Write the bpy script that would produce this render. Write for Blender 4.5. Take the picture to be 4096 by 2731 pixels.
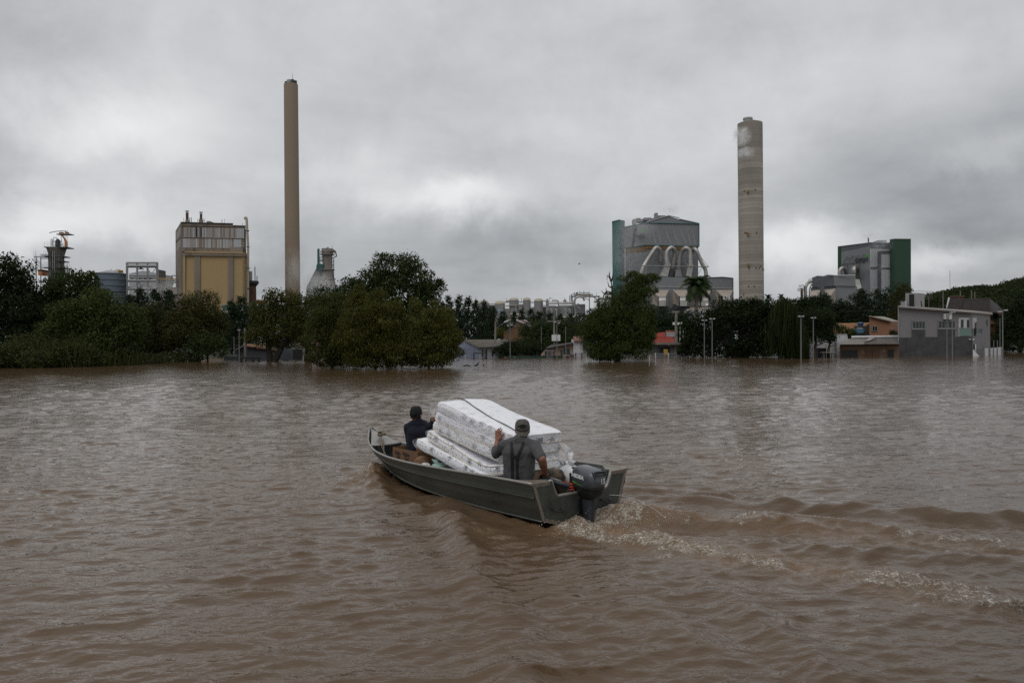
import bpy, bmesh, math, random
import numpy as np
from mathutils import Vector, Matrix
for o in list(bpy.data.objects):
 bpy.data.objects.remove(o, do_unlink=True)
S = bpy.context.scene
COL = S.collection
random.seed(7)
RNG = np.random.default_rng(7)
# ------------------------------------------------------------------ camera
PW, PH = 4096.0, 2731.0                 # size of the photograph
CX, CY, FPX = 2048.0, 1365.5, 3100.0
ROLL, HCAM = 0.0087, 2.13
cr, sr = math.cos(ROLL), math.sin(ROLL)
cd = bpy.data.cameras.new('camera')
cam = bpy.data.objects.new('camera', cd)
COL.objects.link(cam)
cd.sensor_width = 36.0
cd.lens = FPX / PW * 36.0
cd.clip_start = 0.1
cd.clip_end = 6000.0
cam.matrix_world = Matrix(((cr, sr, 0, 0), (0, 0, -1, 0), (-sr, cr, 0, HCAM), (0, 0, 0, 1)))
S.camera = cam
# ------------------------------------------------------------------ sky, sun, exposure
SUN_EL, SUN_AZ = math.radians(52), math.radians(205)   # azimuth clockwise from +Y
wd = bpy.data.worlds.new('World')
S.world = wd
wd.use_nodes = True
wn, wl = wd.node_tree.nodes, wd.node_tree.links
wn.clear()
def WN(t, **kw):
 n = wn.new(t)
 for k, v in kw.items():
  setattr(n, k, v)
 return n
def wmath(op, a, b=None, clamp=False):
 n = WN('ShaderNodeMath', operation=op)
 n.use_clamp = clamp
 for i, x in enumerate((a, b)):
  if x is None:
   continue
  if isinstance(x, (int, float)):
   n.inputs[i].default_value = x
  else:
   wl.new(x, n.inputs[i])
 return n.outputs[0]
def wvec(op, a, b=None):
 n = WN('ShaderNodeVectorMath', operation=op)
 for i, x in enumerate((a, b)):
  if x is None:
   continue
  if isinstance(x, (tuple, list)):
   n.inputs[i].default_value = x
  else:
   wl.new(x, n.inputs[i])
 return n
tc = WN('ShaderNodeTexCoord')
DIR = tc.outputs['Generated']
sx = WN('ShaderNodeSeparateXYZ'); wl.new(DIR, sx.inputs[0])
zz = wmath('MAXIMUM', sx.outputs[2], 0.0)
den = wmath('ADD', zz, 0.16)
cmb = WN('ShaderNodeCombineXYZ')
wl.new(wmath('DIVIDE', sx.outputs[0], den), cmb.inputs[0])
wl.new(wmath('DIVIDE', sx.outputs[1], den), cmb.inputs[1])
def wnoise(vec, scale, detail=5, rough=0.55, dist=0.0):
 n = WN('ShaderNodeTexNoise')
 wl.new(vec, n.inputs['Vector'])
 n.inputs['Scale'].default_value = scale
 n.inputs['Detail'].default_value = detail
 n.inputs['Roughness'].default_value = rough
 n.inputs['Distortion'].default_value = dist
 return n
n1 = wnoise(cmb.outputs[0], 0.55, 6, 0.52, 0.3)
n2 = wnoise(cmb.outputs[0], 1.7, 7, 0.58, 0.2)
n3 = wnoise(DIR, 9.0, 6, 0.6, 0.3)
val = wmath('ADD', wmath('MULTIPLY', wmath('SUBTRACT', n1.outputs[0], 0.5), 0.16),
wmath('MULTIPLY', wmath('SUBTRACT', n2.outputs[0], 0.5), 0.24))
val = wmath('ADD', val, wmath('MULTIPLY', wmath('SUBTRACT', n3.outputs[0], 0.5), 0.20))
wob = wvec('SUBTRACT', n3.outputs['Color'], (0.5, 0.5, 0.5))
wob2 = wvec('SCALE', wob.outputs[0]); wob2.inputs['Scale'].default_value = 0.11
DW = wvec('ADD', DIR, wob2.outputs[0]).outputs[0]
DW = wvec('NORMALIZE', DW).outputs[0]
def skydir(px, py):
 u, v = (px - CX) / FPX, (CY - py) / FPX
 return Vector((u * cr + v * sr, 1.0, -u * sr + v * cr)).normalized()
def bank(px, py, rx, ry, amp):
 """one soft cloud bank: rx, ry its half sizes in degrees of the sky"""
 global val
 d = skydir(px, py)
 right = Vector((d.y, -d.x, 0)).normalized()
 up = right.cross(d)
 a = wvec('DOT_PRODUCT', DW, tuple(right)).outputs['Value']
 b = wvec('DOT_PRODUCT', DW, tuple(up)).outputs['Value']
 a = wmath('DIVIDE', a, math.radians(rx)); b = wmath('DIVIDE', b, math.radians(ry))
 r2 = wmath('ADD', wmath('MULTIPLY', a, a), wmath('MULTIPLY', b, b))
 g = wmath('MULTIPLY', wmath('POWER', 2.718, wmath('MULTIPLY', r2, -1.0)), amp * 1.45)
 ahead = wmath('GREATER_THAN', sx.outputs[1], 0.0)
 val = wmath('ADD', val, wmath('MULTIPLY', g, ahead))
for b_ in [
(520, 480, 7, 4.0, 0.13), (150, 890, 6, 2.2, 0.18), (620, 850, 7, 2.6, 0.10), (1380, 730, 6, 2.2, 0.13), (1880, 800, 4.2, 1.7, 0.20),
(2000, 1010, 14, 3.2, -0.06), (900, 1060, 5, 2.0, -0.08), (3150, 1000, 6, 2.2, 0.24),
(3790, 1040, 3.6, 1.1, 0.16), (3700, 760, 9, 4, -0.10), (4050, 1000, 5, 3, -0.07), (2650, 820, 8, 3, 0.08), (2350, 1130, 4, 1.2, 0.08),
(1200, 250, 18, 5, 0.03), (100, 640, 5, 3, -0.06), (700, 700, 5, 1.4, -0.06),
(2500, 560, 10, 2.2, 0.05), (300, 1010, 5, 1.2, -0.05), (330, 560, 5, 2, .10), (80, 250, 6, 4, -.07), (3300, 420, 10, 4, .05), (3950, 620, 4, 1.2, .08), (2200, 900, 8, 2.5, -.05)]:
 bank(*b_)
grad = wmath('ADD', 0.475, wmath('MULTIPLY', wmath('POWER', zz, 1.4), 0.36))
lum = wmath('MULTIPLY', grad, wmath('ADD', wmath('MULTIPLY', val, 2.0), 1.0))
lum = wmath('MAXIMUM', lum, 0.1)
tint = WN('ShaderNodeMix', data_type='RGBA')
tint.inputs['A'].default_value = (0.93, 0.985, 1.06, 1)
tint.inputs['B'].default_value = (0.985, 1.0, 1.01, 1)
wl.new(wmath('MULTIPLY', lum, 1.4, True), tint.inputs['Factor'])
cl = WN('ShaderNodeVectorMath', operation='SCALE')
wl.new(tint.outputs['Result'], cl.inputs[0]); wl.new(lum, cl.inputs['Scale'])
sky = WN('ShaderNodeTexSky', sky_type='NISHITA')
sky.sun_disc = False
sky.sun_elevation = SUN_EL
sky.sun_rotation = SUN_AZ
sk = WN('ShaderNodeVectorMath', operation='SCALE')
wl.new(sky.outputs[0], sk.inputs[0]); sk.inputs['Scale'].default_value = 0.10
mx = WN('ShaderNodeMix', data_type='RGBA')
mx.inputs['Factor'].default_value = 0.97          # the cloud deck hides nearly all the clear sky
wl.new(sk.outputs[0], mx.inputs['A']); wl.new(cl.outputs[0], mx.inputs['B'])
bg = WN('ShaderNodeBackground'); bg.inputs['Strength'].default_value = 1.0
wl.new(mx.outputs['Result'], bg.inputs['Color'])
wo = WN('ShaderNodeOutputWorld'); wl.new(bg.outputs[0], wo.inputs['Surface'])
sl = bpy.data.lights.new('sun', 'SUN')
sl.energy = 0.6
sl.angle = math.radians(35)
sl.color = (1.0, 0.97, 0.93)
so = bpy.data.objects.new('sun', sl)
COL.objects.link(so)
sd = Vector((math.sin(SUN_AZ) * math.cos(SUN_EL), math.cos(SUN_AZ) * math.cos(SUN_EL), math.sin(SUN_EL)))
so.rotation_euler = (-sd).to_track_quat('-Z', 'Y').to_euler()
so.location = (0, -20, 60)
S.view_settings.view_transform = 'Standard'
S.view_settings.look = 'None'
S.view_settings.gamma = 1.0
S.view_settings.use_curve_mapping = False
S.view_settings.exposure = 0.0
S.render.engine = 'CYCLES'
S.cycles.use_denoising = False
S.cycles.max_bounces = 6
S.cycles.volume_bounces = 2
S.cycles.transparent_max_bounces = 12
# ------------------------------------------------------------------ helpers
def zoom(ox, oy, sc):
 """reads off positions measured in an enlarged crop of the photograph"""
 return lambda x, y: (ox + x / sc, oy + y / sc)
def at(px, py, Y):
 u, v = (px - CX) / FPX, (CY - py) / FPX
 return Vector((Y * (u * cr + v * sr), Y, HCAM + Y * (-u * sr + v * cr)))
def hor(px):
 return CY - (px - CX) * math.tan(ROLL)
def depth(px, py):
 return FPX * HCAM / max(py - hor(px), 1.0)
def wat(px, py):
 return at(px, py, depth(px, py))
def tag(o, label=None, cat=None, group=None, kind=None):
 if label: o['label'] = label
 if cat: o['category'] = cat
 if group: o['group'] = group
 if kind: o['kind'] = kind
 return o
def empty(name, loc=(0, 0, 0), rz=0.0, label=None, cat=None, group=None, parent=None):
 o = bpy.data.objects.new(name, None)
 o.empty_display_size = 0.3
 o.location = loc
 o.rotation_euler = (0, 0, rz)
 COL.objects.link(o)
 tag(o, label, cat, group)
 if parent: o.parent = parent
 return o
def link(name, me, mat=None, parent=None, loc=None):
 o = bpy.data.objects.new(name, me)
 COL.objects.link(o)
 if mat is not None:
  for m in (mat if isinstance(mat, (list, tuple)) else [mat]):
   me.materials.append(m)
 if parent is not None: o.parent = parent
 if loc is not None: o.location = loc
 return o
def copy_tree(o, parent=None):
 c = o.copy(); COL.objects.link(c)
 if parent is not None: c.parent = parent
 for ch in list(o.children):
  copy_tree(ch, c)
 return c
KW = 1.0      # width scale for bars and tubes, set per building
class MB:
 """collects shapes and links them as ONE mesh object"""
 def __init__(self, off=(0, 0, 0)):
  self.v, self.f, self.mi, self.off, self.m = [], [], [], Vector(off), 0
 def add(self, vs, fs):
  n = len(self.v)
  self.v += [tuple(Vector(p) - self.off) for p in vs]
  self.f += [tuple(i + n for i in f) for f in fs]
  self.mi += [self.m] * len(fs)
  return self
 def box(self, a, b):
  x0, y0, z0 = a; x1, y1, z1 = b
  vs = [(x0, y0, z0), (x1, y0, z0), (x1, y1, z0), (x0, y1, z0), (x0, y0, z1), (x1, y0, z1), (x1, y1, z1), (x0, y1, z1)]
  return self.add(vs, [(3, 2, 1, 0), (4, 5, 6, 7), (0, 1, 5, 4), (1, 2, 6, 5), (2, 3, 7, 6), (3, 0, 4, 7)])
 def hexa(self, p):       # 4 bottom, 4 top corners
  return self.add(p, [(3, 2, 1, 0), (4, 5, 6, 7), (0, 1, 5, 4), (1, 2, 6, 5), (2, 3, 7, 6), (3, 0, 4, 7)])
 def prism(self, foot, z0, z1):   # footprint [(x,y)], z1 a number or one per corner
  n = len(foot)
  zt = z1 if isinstance(z1, (list, tuple)) else [z1] * n
  vs = [(x, y, z0) for x, y in foot] + [(x, y, z) for (x, y), z in zip(foot, zt)]
  fs = [tuple(range(n - 1, -1, -1)), tuple(range(n, 2 * n))] + [(i, (i + 1) % n, n + (i + 1) % n, n + i) for i in range(n)]
  return self.add(vs, fs)
 def slab(self, poly, d):  # planar polygon pushed along d
  n = len(poly); d = Vector(d)
  vs = [Vector(p) for p in poly] + [Vector(p) + d for p in poly]
  fs = [tuple(range(n)), tuple(range(2 * n - 1, n - 1, -1))] + [(i, n + i, n + (i + 1) % n, (i + 1) % n) for i in range(n)]
  return self.add(vs, fs)
 def rings(self, rs, caps=True, closed=True):
  n = len(rs[0]); vs = [p for r in rs for p in r]; fs = []
  for k in range(len(rs) - 1):
   for i in range(n if closed else n - 1):
    j = (i + 1) % n
    fs.append((k * n + i, k * n + j, (k + 1) * n + j, (k + 1) * n + i))
  if caps:
   fs.append(tuple(range(n - 1, -1, -1)))
   fs.append(tuple((len(rs) - 1) * n + i for i in range(n)))
  return self.add(vs, fs)
 def tube(self, pts, r, n=8, caps=True):
  pts = [Vector(p) for p in pts]
  rr = [x * KW for x in (r if isinstance(r, (list, tuple)) else [r] * len(pts))]
  rs = []; prev = None
  for i, p in enumerate(pts):
   t = (pts[min(i + 1, len(pts) - 1)] - pts[max(i - 1, 0)])
   if t.length < 1e-9: t = Vector((0, 0, 1))
   t.normalize()
   if prev is None:
    a = Vector((0, 0, 1)) if abs(t.z) < 0.9 else Vector((1, 0, 0))
    u = t.cross(a).normalized()
   else:
    u = (prev - t * prev.dot(t))
    u = u.normalized() if u.length > 1e-6 else t.orthogonal().normalized()
   prev = u; w = t.cross(u)
   rs.append([p + (u * math.cos(2 * math.pi * k / n) + w * math.sin(2 * math.pi * k / n)) * rr[i] for k in range(n)])
  return self.rings(rs, caps)
 def bar(self, a, b, w, h=None):      # square bar
  return self.tube([a, b], (w / 2) * 1.414, 4)
 def lathe(self, prof, c=(0, 0, 0), n=24, caps=True):
  c = Vector(c)
  return self.rings([[c + Vector((r * math.cos(2 * math.pi * k / n), r * math.sin(2 * math.pi * k / n), z)) for k in range(n)] for r, z in prof], caps)
 def build(self, name, mat=None, parent=None, smooth=False, loc=None):
  me = bpy.data.meshes.new(name)
  me.from_pydata(self.v, [], self.f)
  o = link(name, me, mat, parent, loc)
  if self.m: me.polygons.foreach_set('material_index', self.mi)
  if smooth: shade(me, smooth)
  me.update()
  return o
def shade(me, ang=True):
 if ang is True:
  me.polygons.foreach_set('use_smooth', [True] * len(me.polygons))
 else:
  bm = bmesh.new(); bm.from_mesh(me)
  bmesh.ops.recalc_face_normals(bm, faces=bm.faces)
  for f in bm.faces: f.smooth = True
  for e in bm.edges:
   if len(e.link_faces) == 2: e.smooth = e.calc_face_angle(0) < math.radians(ang)
  bm.to_mesh(me); bm.free()
def bevelled(o, w, seg=2):
 md = o.modifiers.new('bevel', 'BEVEL'); md.width = w; md.segments = seg; md.limit_method = 'ANGLE'; md.angle_limit = math.radians(35)
 return o
def np_mesh(name, V, F, mat=None, parent=None, smooth=False, nv=4):
 """V (n,3), F (m,nv) arrays"""
 me = bpy.data.meshes.new(name)
 me.vertices.add(len(V)); me.vertices.foreach_set('co', np.asarray(V, np.float32).ravel())
 me.loops.add(F.size); me.loops.foreach_set('vertex_index', np.asarray(F, np.int32).ravel())
 me.polygons.add(len(F)); me.polygons.foreach_set('loop_start', np.arange(0, F.size, nv, dtype=np.int32))
 if smooth: me.polygons.foreach_set('use_smooth', np.ones(len(F), bool))
 me.update(calc_edges=True)
 return link(name, me, mat, parent)
# ------------------------------------------------------------------ materials
def mat(name, col, rough=0.6, metal=0.0, var=0.0, vscale=3.0, bump=0.0, bscale=30.0, spec=0.5, col2=None, stretch=(1, 1, 1), dirt=None, dscale=1.0, dcut=(0.5, 0.7), trans=0.0, coat=0.0, wave=None):
 m = bpy.data.materials.new(name); m.use_nodes = True
 nt = m.node_tree; N, L = nt.nodes, nt.links
 b = N['Principled BSDF']
 b.inputs['Base Color'].default_value = (*col, 1)
 b.inputs['Roughness'].default_value = rough
 b.inputs['Metallic'].default_value = metal
 b.inputs['Specular IOR Level'].default_value = spec
 b.inputs['Coat Weight'].default_value = coat
 if trans: b.inputs['Transmission Weight'].default_value = trans
 tcn = N.new('ShaderNodeTexCoord')
 mp = N.new('ShaderNodeMapping'); mp.inputs['Scale'].default_value = stretch
 L.new(tcn.outputs['Object'], mp.inputs[0])
 cur = None
 def noise(sc, det=5):
  n = N.new('ShaderNodeTexNoise'); n.inputs['Scale'].default_value = sc; n.inputs['Detail'].default_value = det
  n.inputs['Roughness'].default_value = 0.6
  L.new(mp.outputs[0], n.inputs['Vector']); return n
 if var or col2:
  n = noise(vscale)
  r = N.new('ShaderNodeValToRGB')
  r.color_ramp.elements[0].position = 0.3; r.color_ramp.elements[1].position = 0.7
  c2 = col2 if col2 else tuple(min(1, c * (1 + var)) for c in col)
  c1 = col if col2 else tuple(c * (1 - var) for c in col)
  r.color_ramp.elements[0].color = (*c1, 1); r.color_ramp.elements[1].color = (*c2, 1)
  L.new(n.outputs[0], r.inputs[0]); cur = r.outputs[0]
 if dirt:
  n = noise(dscale, 8)
  r = N.new('ShaderNodeValToRGB')
  r.color_ramp.elements[0].position, r.color_ramp.elements[1].position = dcut
  L.new(n.outputs[0], r.inputs[0])
  mxn = N.new('ShaderNodeMix'); mxn.data_type = 'RGBA'
  L.new(r.outputs[0], mxn.inputs['Factor'])
  if cur: L.new(cur, mxn.inputs['A'])
  else: mxn.inputs['A'].default_value = (*col, 1)
  mxn.inputs['B'].default_value = (*dirt, 1)
  cur = mxn.outputs['Result']
 if cur: L.new(cur, b.inputs['Base Color'])
 if bump or wave:
  bp = N.new('ShaderNodeBump')
  if wave:     # corrugation: ('X', ribs per metre, depth)
   w = N.new('ShaderNodeTexWave'); w.bands_direction = wave[0]
   w.inputs['Scale'].default_value = wave[1] * 0.314
   L.new(tcn.outputs['Object'], w.inputs['Vector'])
   L.new(w.outputs['Fac'], bp.inputs['Height'])
   bp.inputs['Distance'].default_value = wave[2]; bp.inputs['Strength'].default_value = 1.0
  else:
   n = noise(bscale)
   L.new(n.outputs[0], bp.inputs['Height'])
   bp.inputs['Strength'].default_value = 1.0
   bp.inputs['Distance'].default_value = bump
  L.new(bp.outputs[0], b.inputs['Normal'])
 return m
_F = {}
def foliage(col, var=0.35, hue=None):
 key = (tuple(col), var)
 if key in _F: return _F[key]
 m = bpy.data.materials.new('foliage'); m.use_nodes = True
 nt = m.node_tree; N, L = nt.nodes, nt.links
 b = N['Principled BSDF']
 geo = N.new('ShaderNodeNewGeometry')
 r = N.new('ShaderNodeValToRGB')
 c = np.array(col)
 c = c * np.array([1.45, 1.6, 1.35])
 cs = [c * (1 - var), c, c * (1 + var) * np.array([1.15, 1.05, 0.9])]
 r.color_ramp.elements[0].color = (*cs[0], 1); r.color_ramp.elements[1].color = (*cs[2], 1)
 e = r.color_ramp.elements.new(0.55); e.color = (*cs[1], 1)
 L.new(geo.outputs['Random Per Island'], r.inputs[0])
 L.new(r.outputs[0], b.inputs['Base Color'])
 b.inputs['Roughness'].default_value = 0.65
 b.inputs['Specular IOR Level'].default_value = 0.06
 tr = N.new('ShaderNodeBsdfTranslucent'); L.new(r.outputs[0], tr.inputs[0])
 mxs = N.new('ShaderNodeMixShader'); mxs.inputs[0].default_value = 0.18
 L.new(b.outputs[0], mxs.inputs[1]); L.new(tr.outputs[0], mxs.inputs[2])
 L.new(mxs.outputs[0], N['Material Output'].inputs['Surface'])
 _F[key] = m
 return m
def vnoise(x, y, z=0.0, seed=0):
 """smooth value noise for numpy arrays, -1..1"""
 xi, yi = np.floor(x).astype(np.int64), np.floor(y).astype(np.int64)
 xf, yf = x - xi, y - yi
 u, v = xf * xf * xf * (xf * (xf * 6 - 15) + 10), yf * yf * yf * (yf * (yf * 6 - 15) + 10)
 def h(a, b):
  n = (a * 374761393 + b * 668265263 + seed * 974634777) & 0x7fffffff
  n = (n ^ (n >> 13)) * 1274126177 & 0x7fffffff
  return ((n ^ (n >> 16)) & 0xffff) / 32767.5 - 1.0
 return (h(xi, yi) * (1 - u) + h(xi + 1, yi) * u) * (1 - v) + (h(xi, yi + 1) * (1 - u) + h(xi + 1, yi + 1) * u) * v
def fbm(x, y, oct=4, seed=0, gain=0.5):
 t = 0; a = 1.0
 for i in range(oct):
  t = t + a * vnoise(x * 2 ** i + 17.3 * i, y * 2 ** i - 9.1 * i, seed=seed + i); a *= gain
 return t
# ------------------------------------------------------------------ the boat's frame (x ahead, y to port, z up)
TH = 0.698
BO = Vector((0.817, 9.219, 0.0))
BAX, BPT = np.array([-math.sin(TH), math.cos(TH)]), np.array([-math.cos(TH), -math.sin(TH)])
BRZ = math.pi / 2 + TH
BM = Matrix.Translation(BO) @ Matrix.Rotation(BRZ, 4, 'Z')
# ------------------------------------------------------------------ water
def water_mat():
 m = bpy.data.materials.new('muddy_water'); m.use_nodes = True
 nt = m.node_tree; N, L = nt.nodes, nt.links
 b = N['Principled BSDF']
 b.inputs['IOR'].default_value = 1.33
 b.inputs['Roughness'].default_value = 0.02
 tcn = N.new('ShaderNodeTexCoord')
 def mth(op, a, c=None, cl=False):
  n = N.new('ShaderNodeMath'); n.operation = op; n.use_clamp = cl
  for i, x in enumerate((a, c)):
   if x is None: continue
   if isinstance(x, (int, float)): n.inputs[i].default_value = x
   else: L.new(x, n.inputs[i])
  return n.outputs[0]
 def nz(sc, det, st=(1, 1, 1), ro=0.55, di=0.0):
  mp = N.new('ShaderNodeMapping'); mp.inputs['Scale'].default_value = st
  L.new(tcn.outputs['Object'], mp.inputs[0])
  n = N.new('ShaderNodeTexNoise'); n.inputs['Scale'].default_value = sc; n.inputs['Detail'].default_value = det
  n.inputs['Roughness'].default_value = ro; n.inputs['Distortion'].default_value = di
  L.new(mp.outputs[0], n.inputs['Vector']); return n.outputs[0]
 fo = N.new('ShaderNodeAttribute'); fo.attribute_name = 'foam'
 ch = N.new('ShaderNodeAttribute'); ch.attribute_name = 'churn'
 r = N.new('ShaderNodeValToRGB')
 r.color_ramp.elements[0].position = 0.3; r.color_ramp.elements[1].position = 0.75
 r.color_ramp.elements[0].color = (0.094, 0.058, 0.032, 1); r.color_ramp.elements[1].color = (0.118, 0.076, 0.045, 1)
 L.new(nz(0.35, 4, (1, 0.5, 1)), r.inputs[0])
 m1 = N.new('ShaderNodeMix'); m1.data_type = 'RGBA'
 L.new(r.outputs[0], m1.inputs['A']); m1.inputs['B'].default_value = (0.225, 0.140, 0.078, 1)
 L.new(mth('MULTIPLY', ch.outputs['Fac'], mth('ADD', 0.35, nz(5, 5)), True), m1.inputs['Factor'])
 fn = nz(13, 8, (1, 1, 1), 0.68, 0.6)
 fn2 = nz(42, 6, (1, 1, 1), 0.7)
 fm = mth('ADD', mth('MULTIPLY', fn, 0.55), mth('MULTIPLY', fn2, 0.60))
 fm = mth('MULTIPLY', mth('SUBTRACT', fm, mth('SUBTRACT', 0.80, mth('MULTIPLY', fo.outputs['Fac'], 0.31))), 6.0, True)
 fm = mth('MULTIPLY', fm, mth('MULTIPLY', mth('MINIMUM', mth('MULTIPLY', fo.outputs['Fac'], 4.0), 1.0), 0.85))
 m2 = N.new('ShaderNodeMix'); m2.data_type = 'RGBA'
 L.new(m1.outputs['Result'], m2.inputs['A']); m2.inputs['B'].default_value = (0.74, 0.67, 0.58, 1)
 L.new(fm, m2.inputs['Factor'])
 L.new(m2.outputs['Result'], b.inputs['Base Color'])
 L.new(mth('ADD', 0.02, mth('MULTIPLY', fm, 0.5)), b.inputs['Roughness'])
 hgt = mth('ADD', mth('MULTIPLY', nz(5.5, 3, (0.8, 1.25, 1)), 0.022), mth('MULTIPLY', nz(17, 3, (0.75, 1.3, 1)), 0.006))
 hgt = mth('ADD', hgt, mth('MULTIPLY', nz(1.3, 2, (0.7, 1.2, 1)), 0.03))
 hgt = mth('ADD', hgt, mth('MULTIPLY', mth('MULTIPLY', ch.outputs['Fac'], nz(22, 5)), 0.022))
 hgt = mth('ADD', hgt, mth('MULTIPLY', fm, 0.012))
 bp = N.new('ShaderNodeBump'); bp.inputs['Strength'].default_value = 1.0; bp.inputs['Distance'].default_value = 1.0
 L.new(hgt, bp.inputs['Height']); L.new(bp.outputs[0], b.inputs['Normal'])
 return m
MWATER = water_mat()
def poly_dist(X, Y, pts):
 """distance to a polyline, and how far along it (0..1)"""
 D = np.full(X.shape, 1e9); T = np.zeros(X.shape); n = len(pts) - 1
 for i in range(n):
  a, b = pts[i], pts[i + 1]
  dx, dy = b[0] - a[0], b[1] - a[1]
  t = np.clip(((X - a[0]) * dx + (Y - a[1]) * dy) / (dx * dx + dy * dy), 0, 1)
  d = np.hypot(X - a[0] - t * dx, Y - a[1] - t * dy)
  k = d < D
  D = np.where(k, d, D); T = np.where(k, (i + t) / n, T)
 return D, T
def wxy(l): return [tuple(wat(*p)[:2]) for p in l]
WAKE_LOW = wxy([(2300, 2095), (2520, 2150), (2700, 2185), (3000, 2235), (3220, 2275), (3458, 2307), (3713, 2365), (4095, 2420), (4500, 2520)])
WAKE_UP = wxy([(2450, 2060), (2750, 2075), (3100, 2095), (3500, 2135), (4096, 2200), (4600, 2280)])
SKIRT = wxy([(1700, 2010), (1950, 2085), (2180, 2130), (2280, 2140)])
def build_water():
 rows, cols = 900, 640
 t = np.linspace(0, 1, rows)
 Yr = 3.2 * (110 / 3.2) ** (t ** 0.93)
 xs = np.linspace(-1.0, 1.0, cols); xs = xs * (0.62 + 0.38 * np.abs(xs) ** 3) * 1.05
 X = xs[None, :] * (Yr[:, None] + 0.6); Y = np.repeat(Yr[:, None], cols, 1)
 dy = np.gradient(Yr)[:, None]
 rng = np.random.default_rng(11)
 Z = np.zeros_like(X); DX = np.zeros_like(X); DY = np.zeros_like(X)
 gust = 0.75 + 0.45 * fbm(X * 0.14, Y * 0.10, 3, 5)
 gust2 = 0.8 + 0.5 * fbm(X * 0.5 + 9, Y * 0.4, 3, 15)
 n = 120
 for i in range(n):
  lam = 0.10 * (1.25 / 0.10) ** (rng.random() ** 1.2)
  ang = rng.normal(-1.35, 0.42)
  a = 0.0051 * lam ** 0.95 * min(1, (0.40 / lam) ** 0.95) * rng.uniform(0.6, 1.3)
  k = 2 * math.pi / lam
  att = np.clip((lam / dy - 2.5) / 2.5, 0, 1)
  ph = k * (X * math.cos(ang) + Y * math.sin(ang)) + rng.uniform(0, 6.28) + 0.9 * vnoise(X * 0.6, Y * 0.6, seed=i)
  g = gust if lam > 0.5 else gust2
  c = np.sin(ph)
  Z += a * att * g * c
  cs = 1.15 * a * att * g * np.cos(ph); DX += cs * math.cos(ang); DY += cs * math.sin(ang)
 xl = (X - BO.x) * BAX[0] + (Y - BO.y) * BAX[1]
 yl = (X - BO.x) * BPT[0] + (Y - BO.y) * BPT[1]
 wig = 0.22 * fbm(X * 0.9, Y * 0.9, 3, 33)
 for src, A, w0 in ((4.75, 0.085, 0.20), (0.9, 0.075, 0.24)):
  s = src - xl
  for sg in (1, -1):
   tt = yl * sg
   d = tt - s * math.tan(math.radians(19.5 if sg > 0 else 20.5)) - 0.15 + wig
   wdt = w0 + 0.075 * np.maximum(s, 0)
   ph = 2 * math.pi / (1.05 + 0.03 * np.maximum(s, 0)) * (-s * math.sin(math.radians(33)) + tt * math.cos(math.radians(33))) + 1.6 * wig
   on = np.clip(s / 0.8, 0, 1) * np.exp(-np.maximum(s - 3, 0) / 11)
   cc = np.cos(ph)
   Z += A * on * np.exp(-(d / wdt) ** 2) * (cc + 0.35 * np.cos(2 * ph) + 0.2) * (0.8 + 0.5 * fbm(X * 1.1, Y * 1.1, 2, 71)) * ((1.0 if src > 4 else 0.35) if sg > 0 else 1.5)
 for cr_, A, w in ((wxy([(2400, 1968), (2500, 1950), (2700, 1955), (2850, 1976), (3000, 2003), (3160, 2022)]), .065, .09), (wxy([(3230, 2052), (3400, 2040), (3520, 2038), (3700, 2062), (3950, 2088), (4120, 2125), (4300, 2160)]), .060, .09), (wxy([(2900, 2060), (3200, 2075), (3450, 2108), (3750, 2150)]), .045, .09)):
  d, t_ = poly_dist(X, Y + 0.25 * wig, cr_)
  Z += A * np.exp(-(d / w) ** 2) * np.clip(np.minimum(t_, 1 - t_) * 6, 0, 1) * (0.75 + 0.5 * fbm(X * 1.7, Y * 1.7, 2, 83)) - 0.35 * A * np.exp(-((d - 2.2 * w) / w) ** 2)
 for (px, py, r, lam, ang, amp) in ((2010, 2330, 0.95, 0.26, -1.15, 0.010), (1900, 2180, 0.9, 0.30, -1.0, 0.008), (2230, 2420, 0.9, 0.24, -1.35, 0.009), (2150, 2560, 0.8, 0.33, -1.2, 0.012)):
  c = wat(px, py)
  g = np.exp(-(((X - c.x) / r) ** 2 + ((Y - c.y) / (r * 1.3)) ** 2))
  ph = 2 * math.pi / lam * (X * math.cos(ang) + Y * math.sin(ang)) + 2.2 * fbm(X * 1.3, Y * 1.3, 3, int(px))
  Z += amp * g * (np.sin(ph) + 0.3 * np.sin(2 * ph))
 Z += 0.006 * fbm(X * 0.8, Y * 0.75, 3, 91)
 dl, tl = poly_dist(X, Y, WAKE_LOW)
 du, tu = poly_dist(X, Y, WAKE_UP)
 wl_ = 0.24 + 0.20 * tl; wu = 0.26 + 0.30 * tu
 low = np.exp(-(dl / wl_) ** 2) * (1 - 0.28 * tl)
 upp = np.exp(-(du / wu) ** 2) * (1 - 0.4 * tu)
 between = np.clip((0.9 - dl) / 0.9, 0, 1) * np.clip((1.6 - du) / 1.6, 0, 1)
 stern = np.exp(-(((X - wat(2300, 2085).x) / 0.62) ** 2 + ((Y - wat(2300, 2085).y) / 0.5) ** 2))
 turb = np.clip(low + 0.6 * upp + 1.1 * stern + 0.8 * between, 0, 1.5)
 n1 = fbm(X * 2.6, Y * 2.9, 4, 41, 0.55); n2 = fbm(X * 8, Y * 8.5, 3, 51, 0.55)
 Z += turb * (0.022 * n1 + 0.020 * n2) + 0.045 * low * (0.6 + n1 * 0.6) + 0.03 * upp * (0.4 + n1)
 bx, by = 4.45, 0.22
 db = np.hypot(xl - bx, (yl - by) * 1.0)
 bow = np.exp(-(db / 0.33) ** 2)
 bow2 = np.exp(-(np.hypot(xl - 4.1, yl - 0.62) / 0.38) ** 2)
 nb = fbm(X * 5, Y * 5, 4, 61, 0.6)
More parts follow.
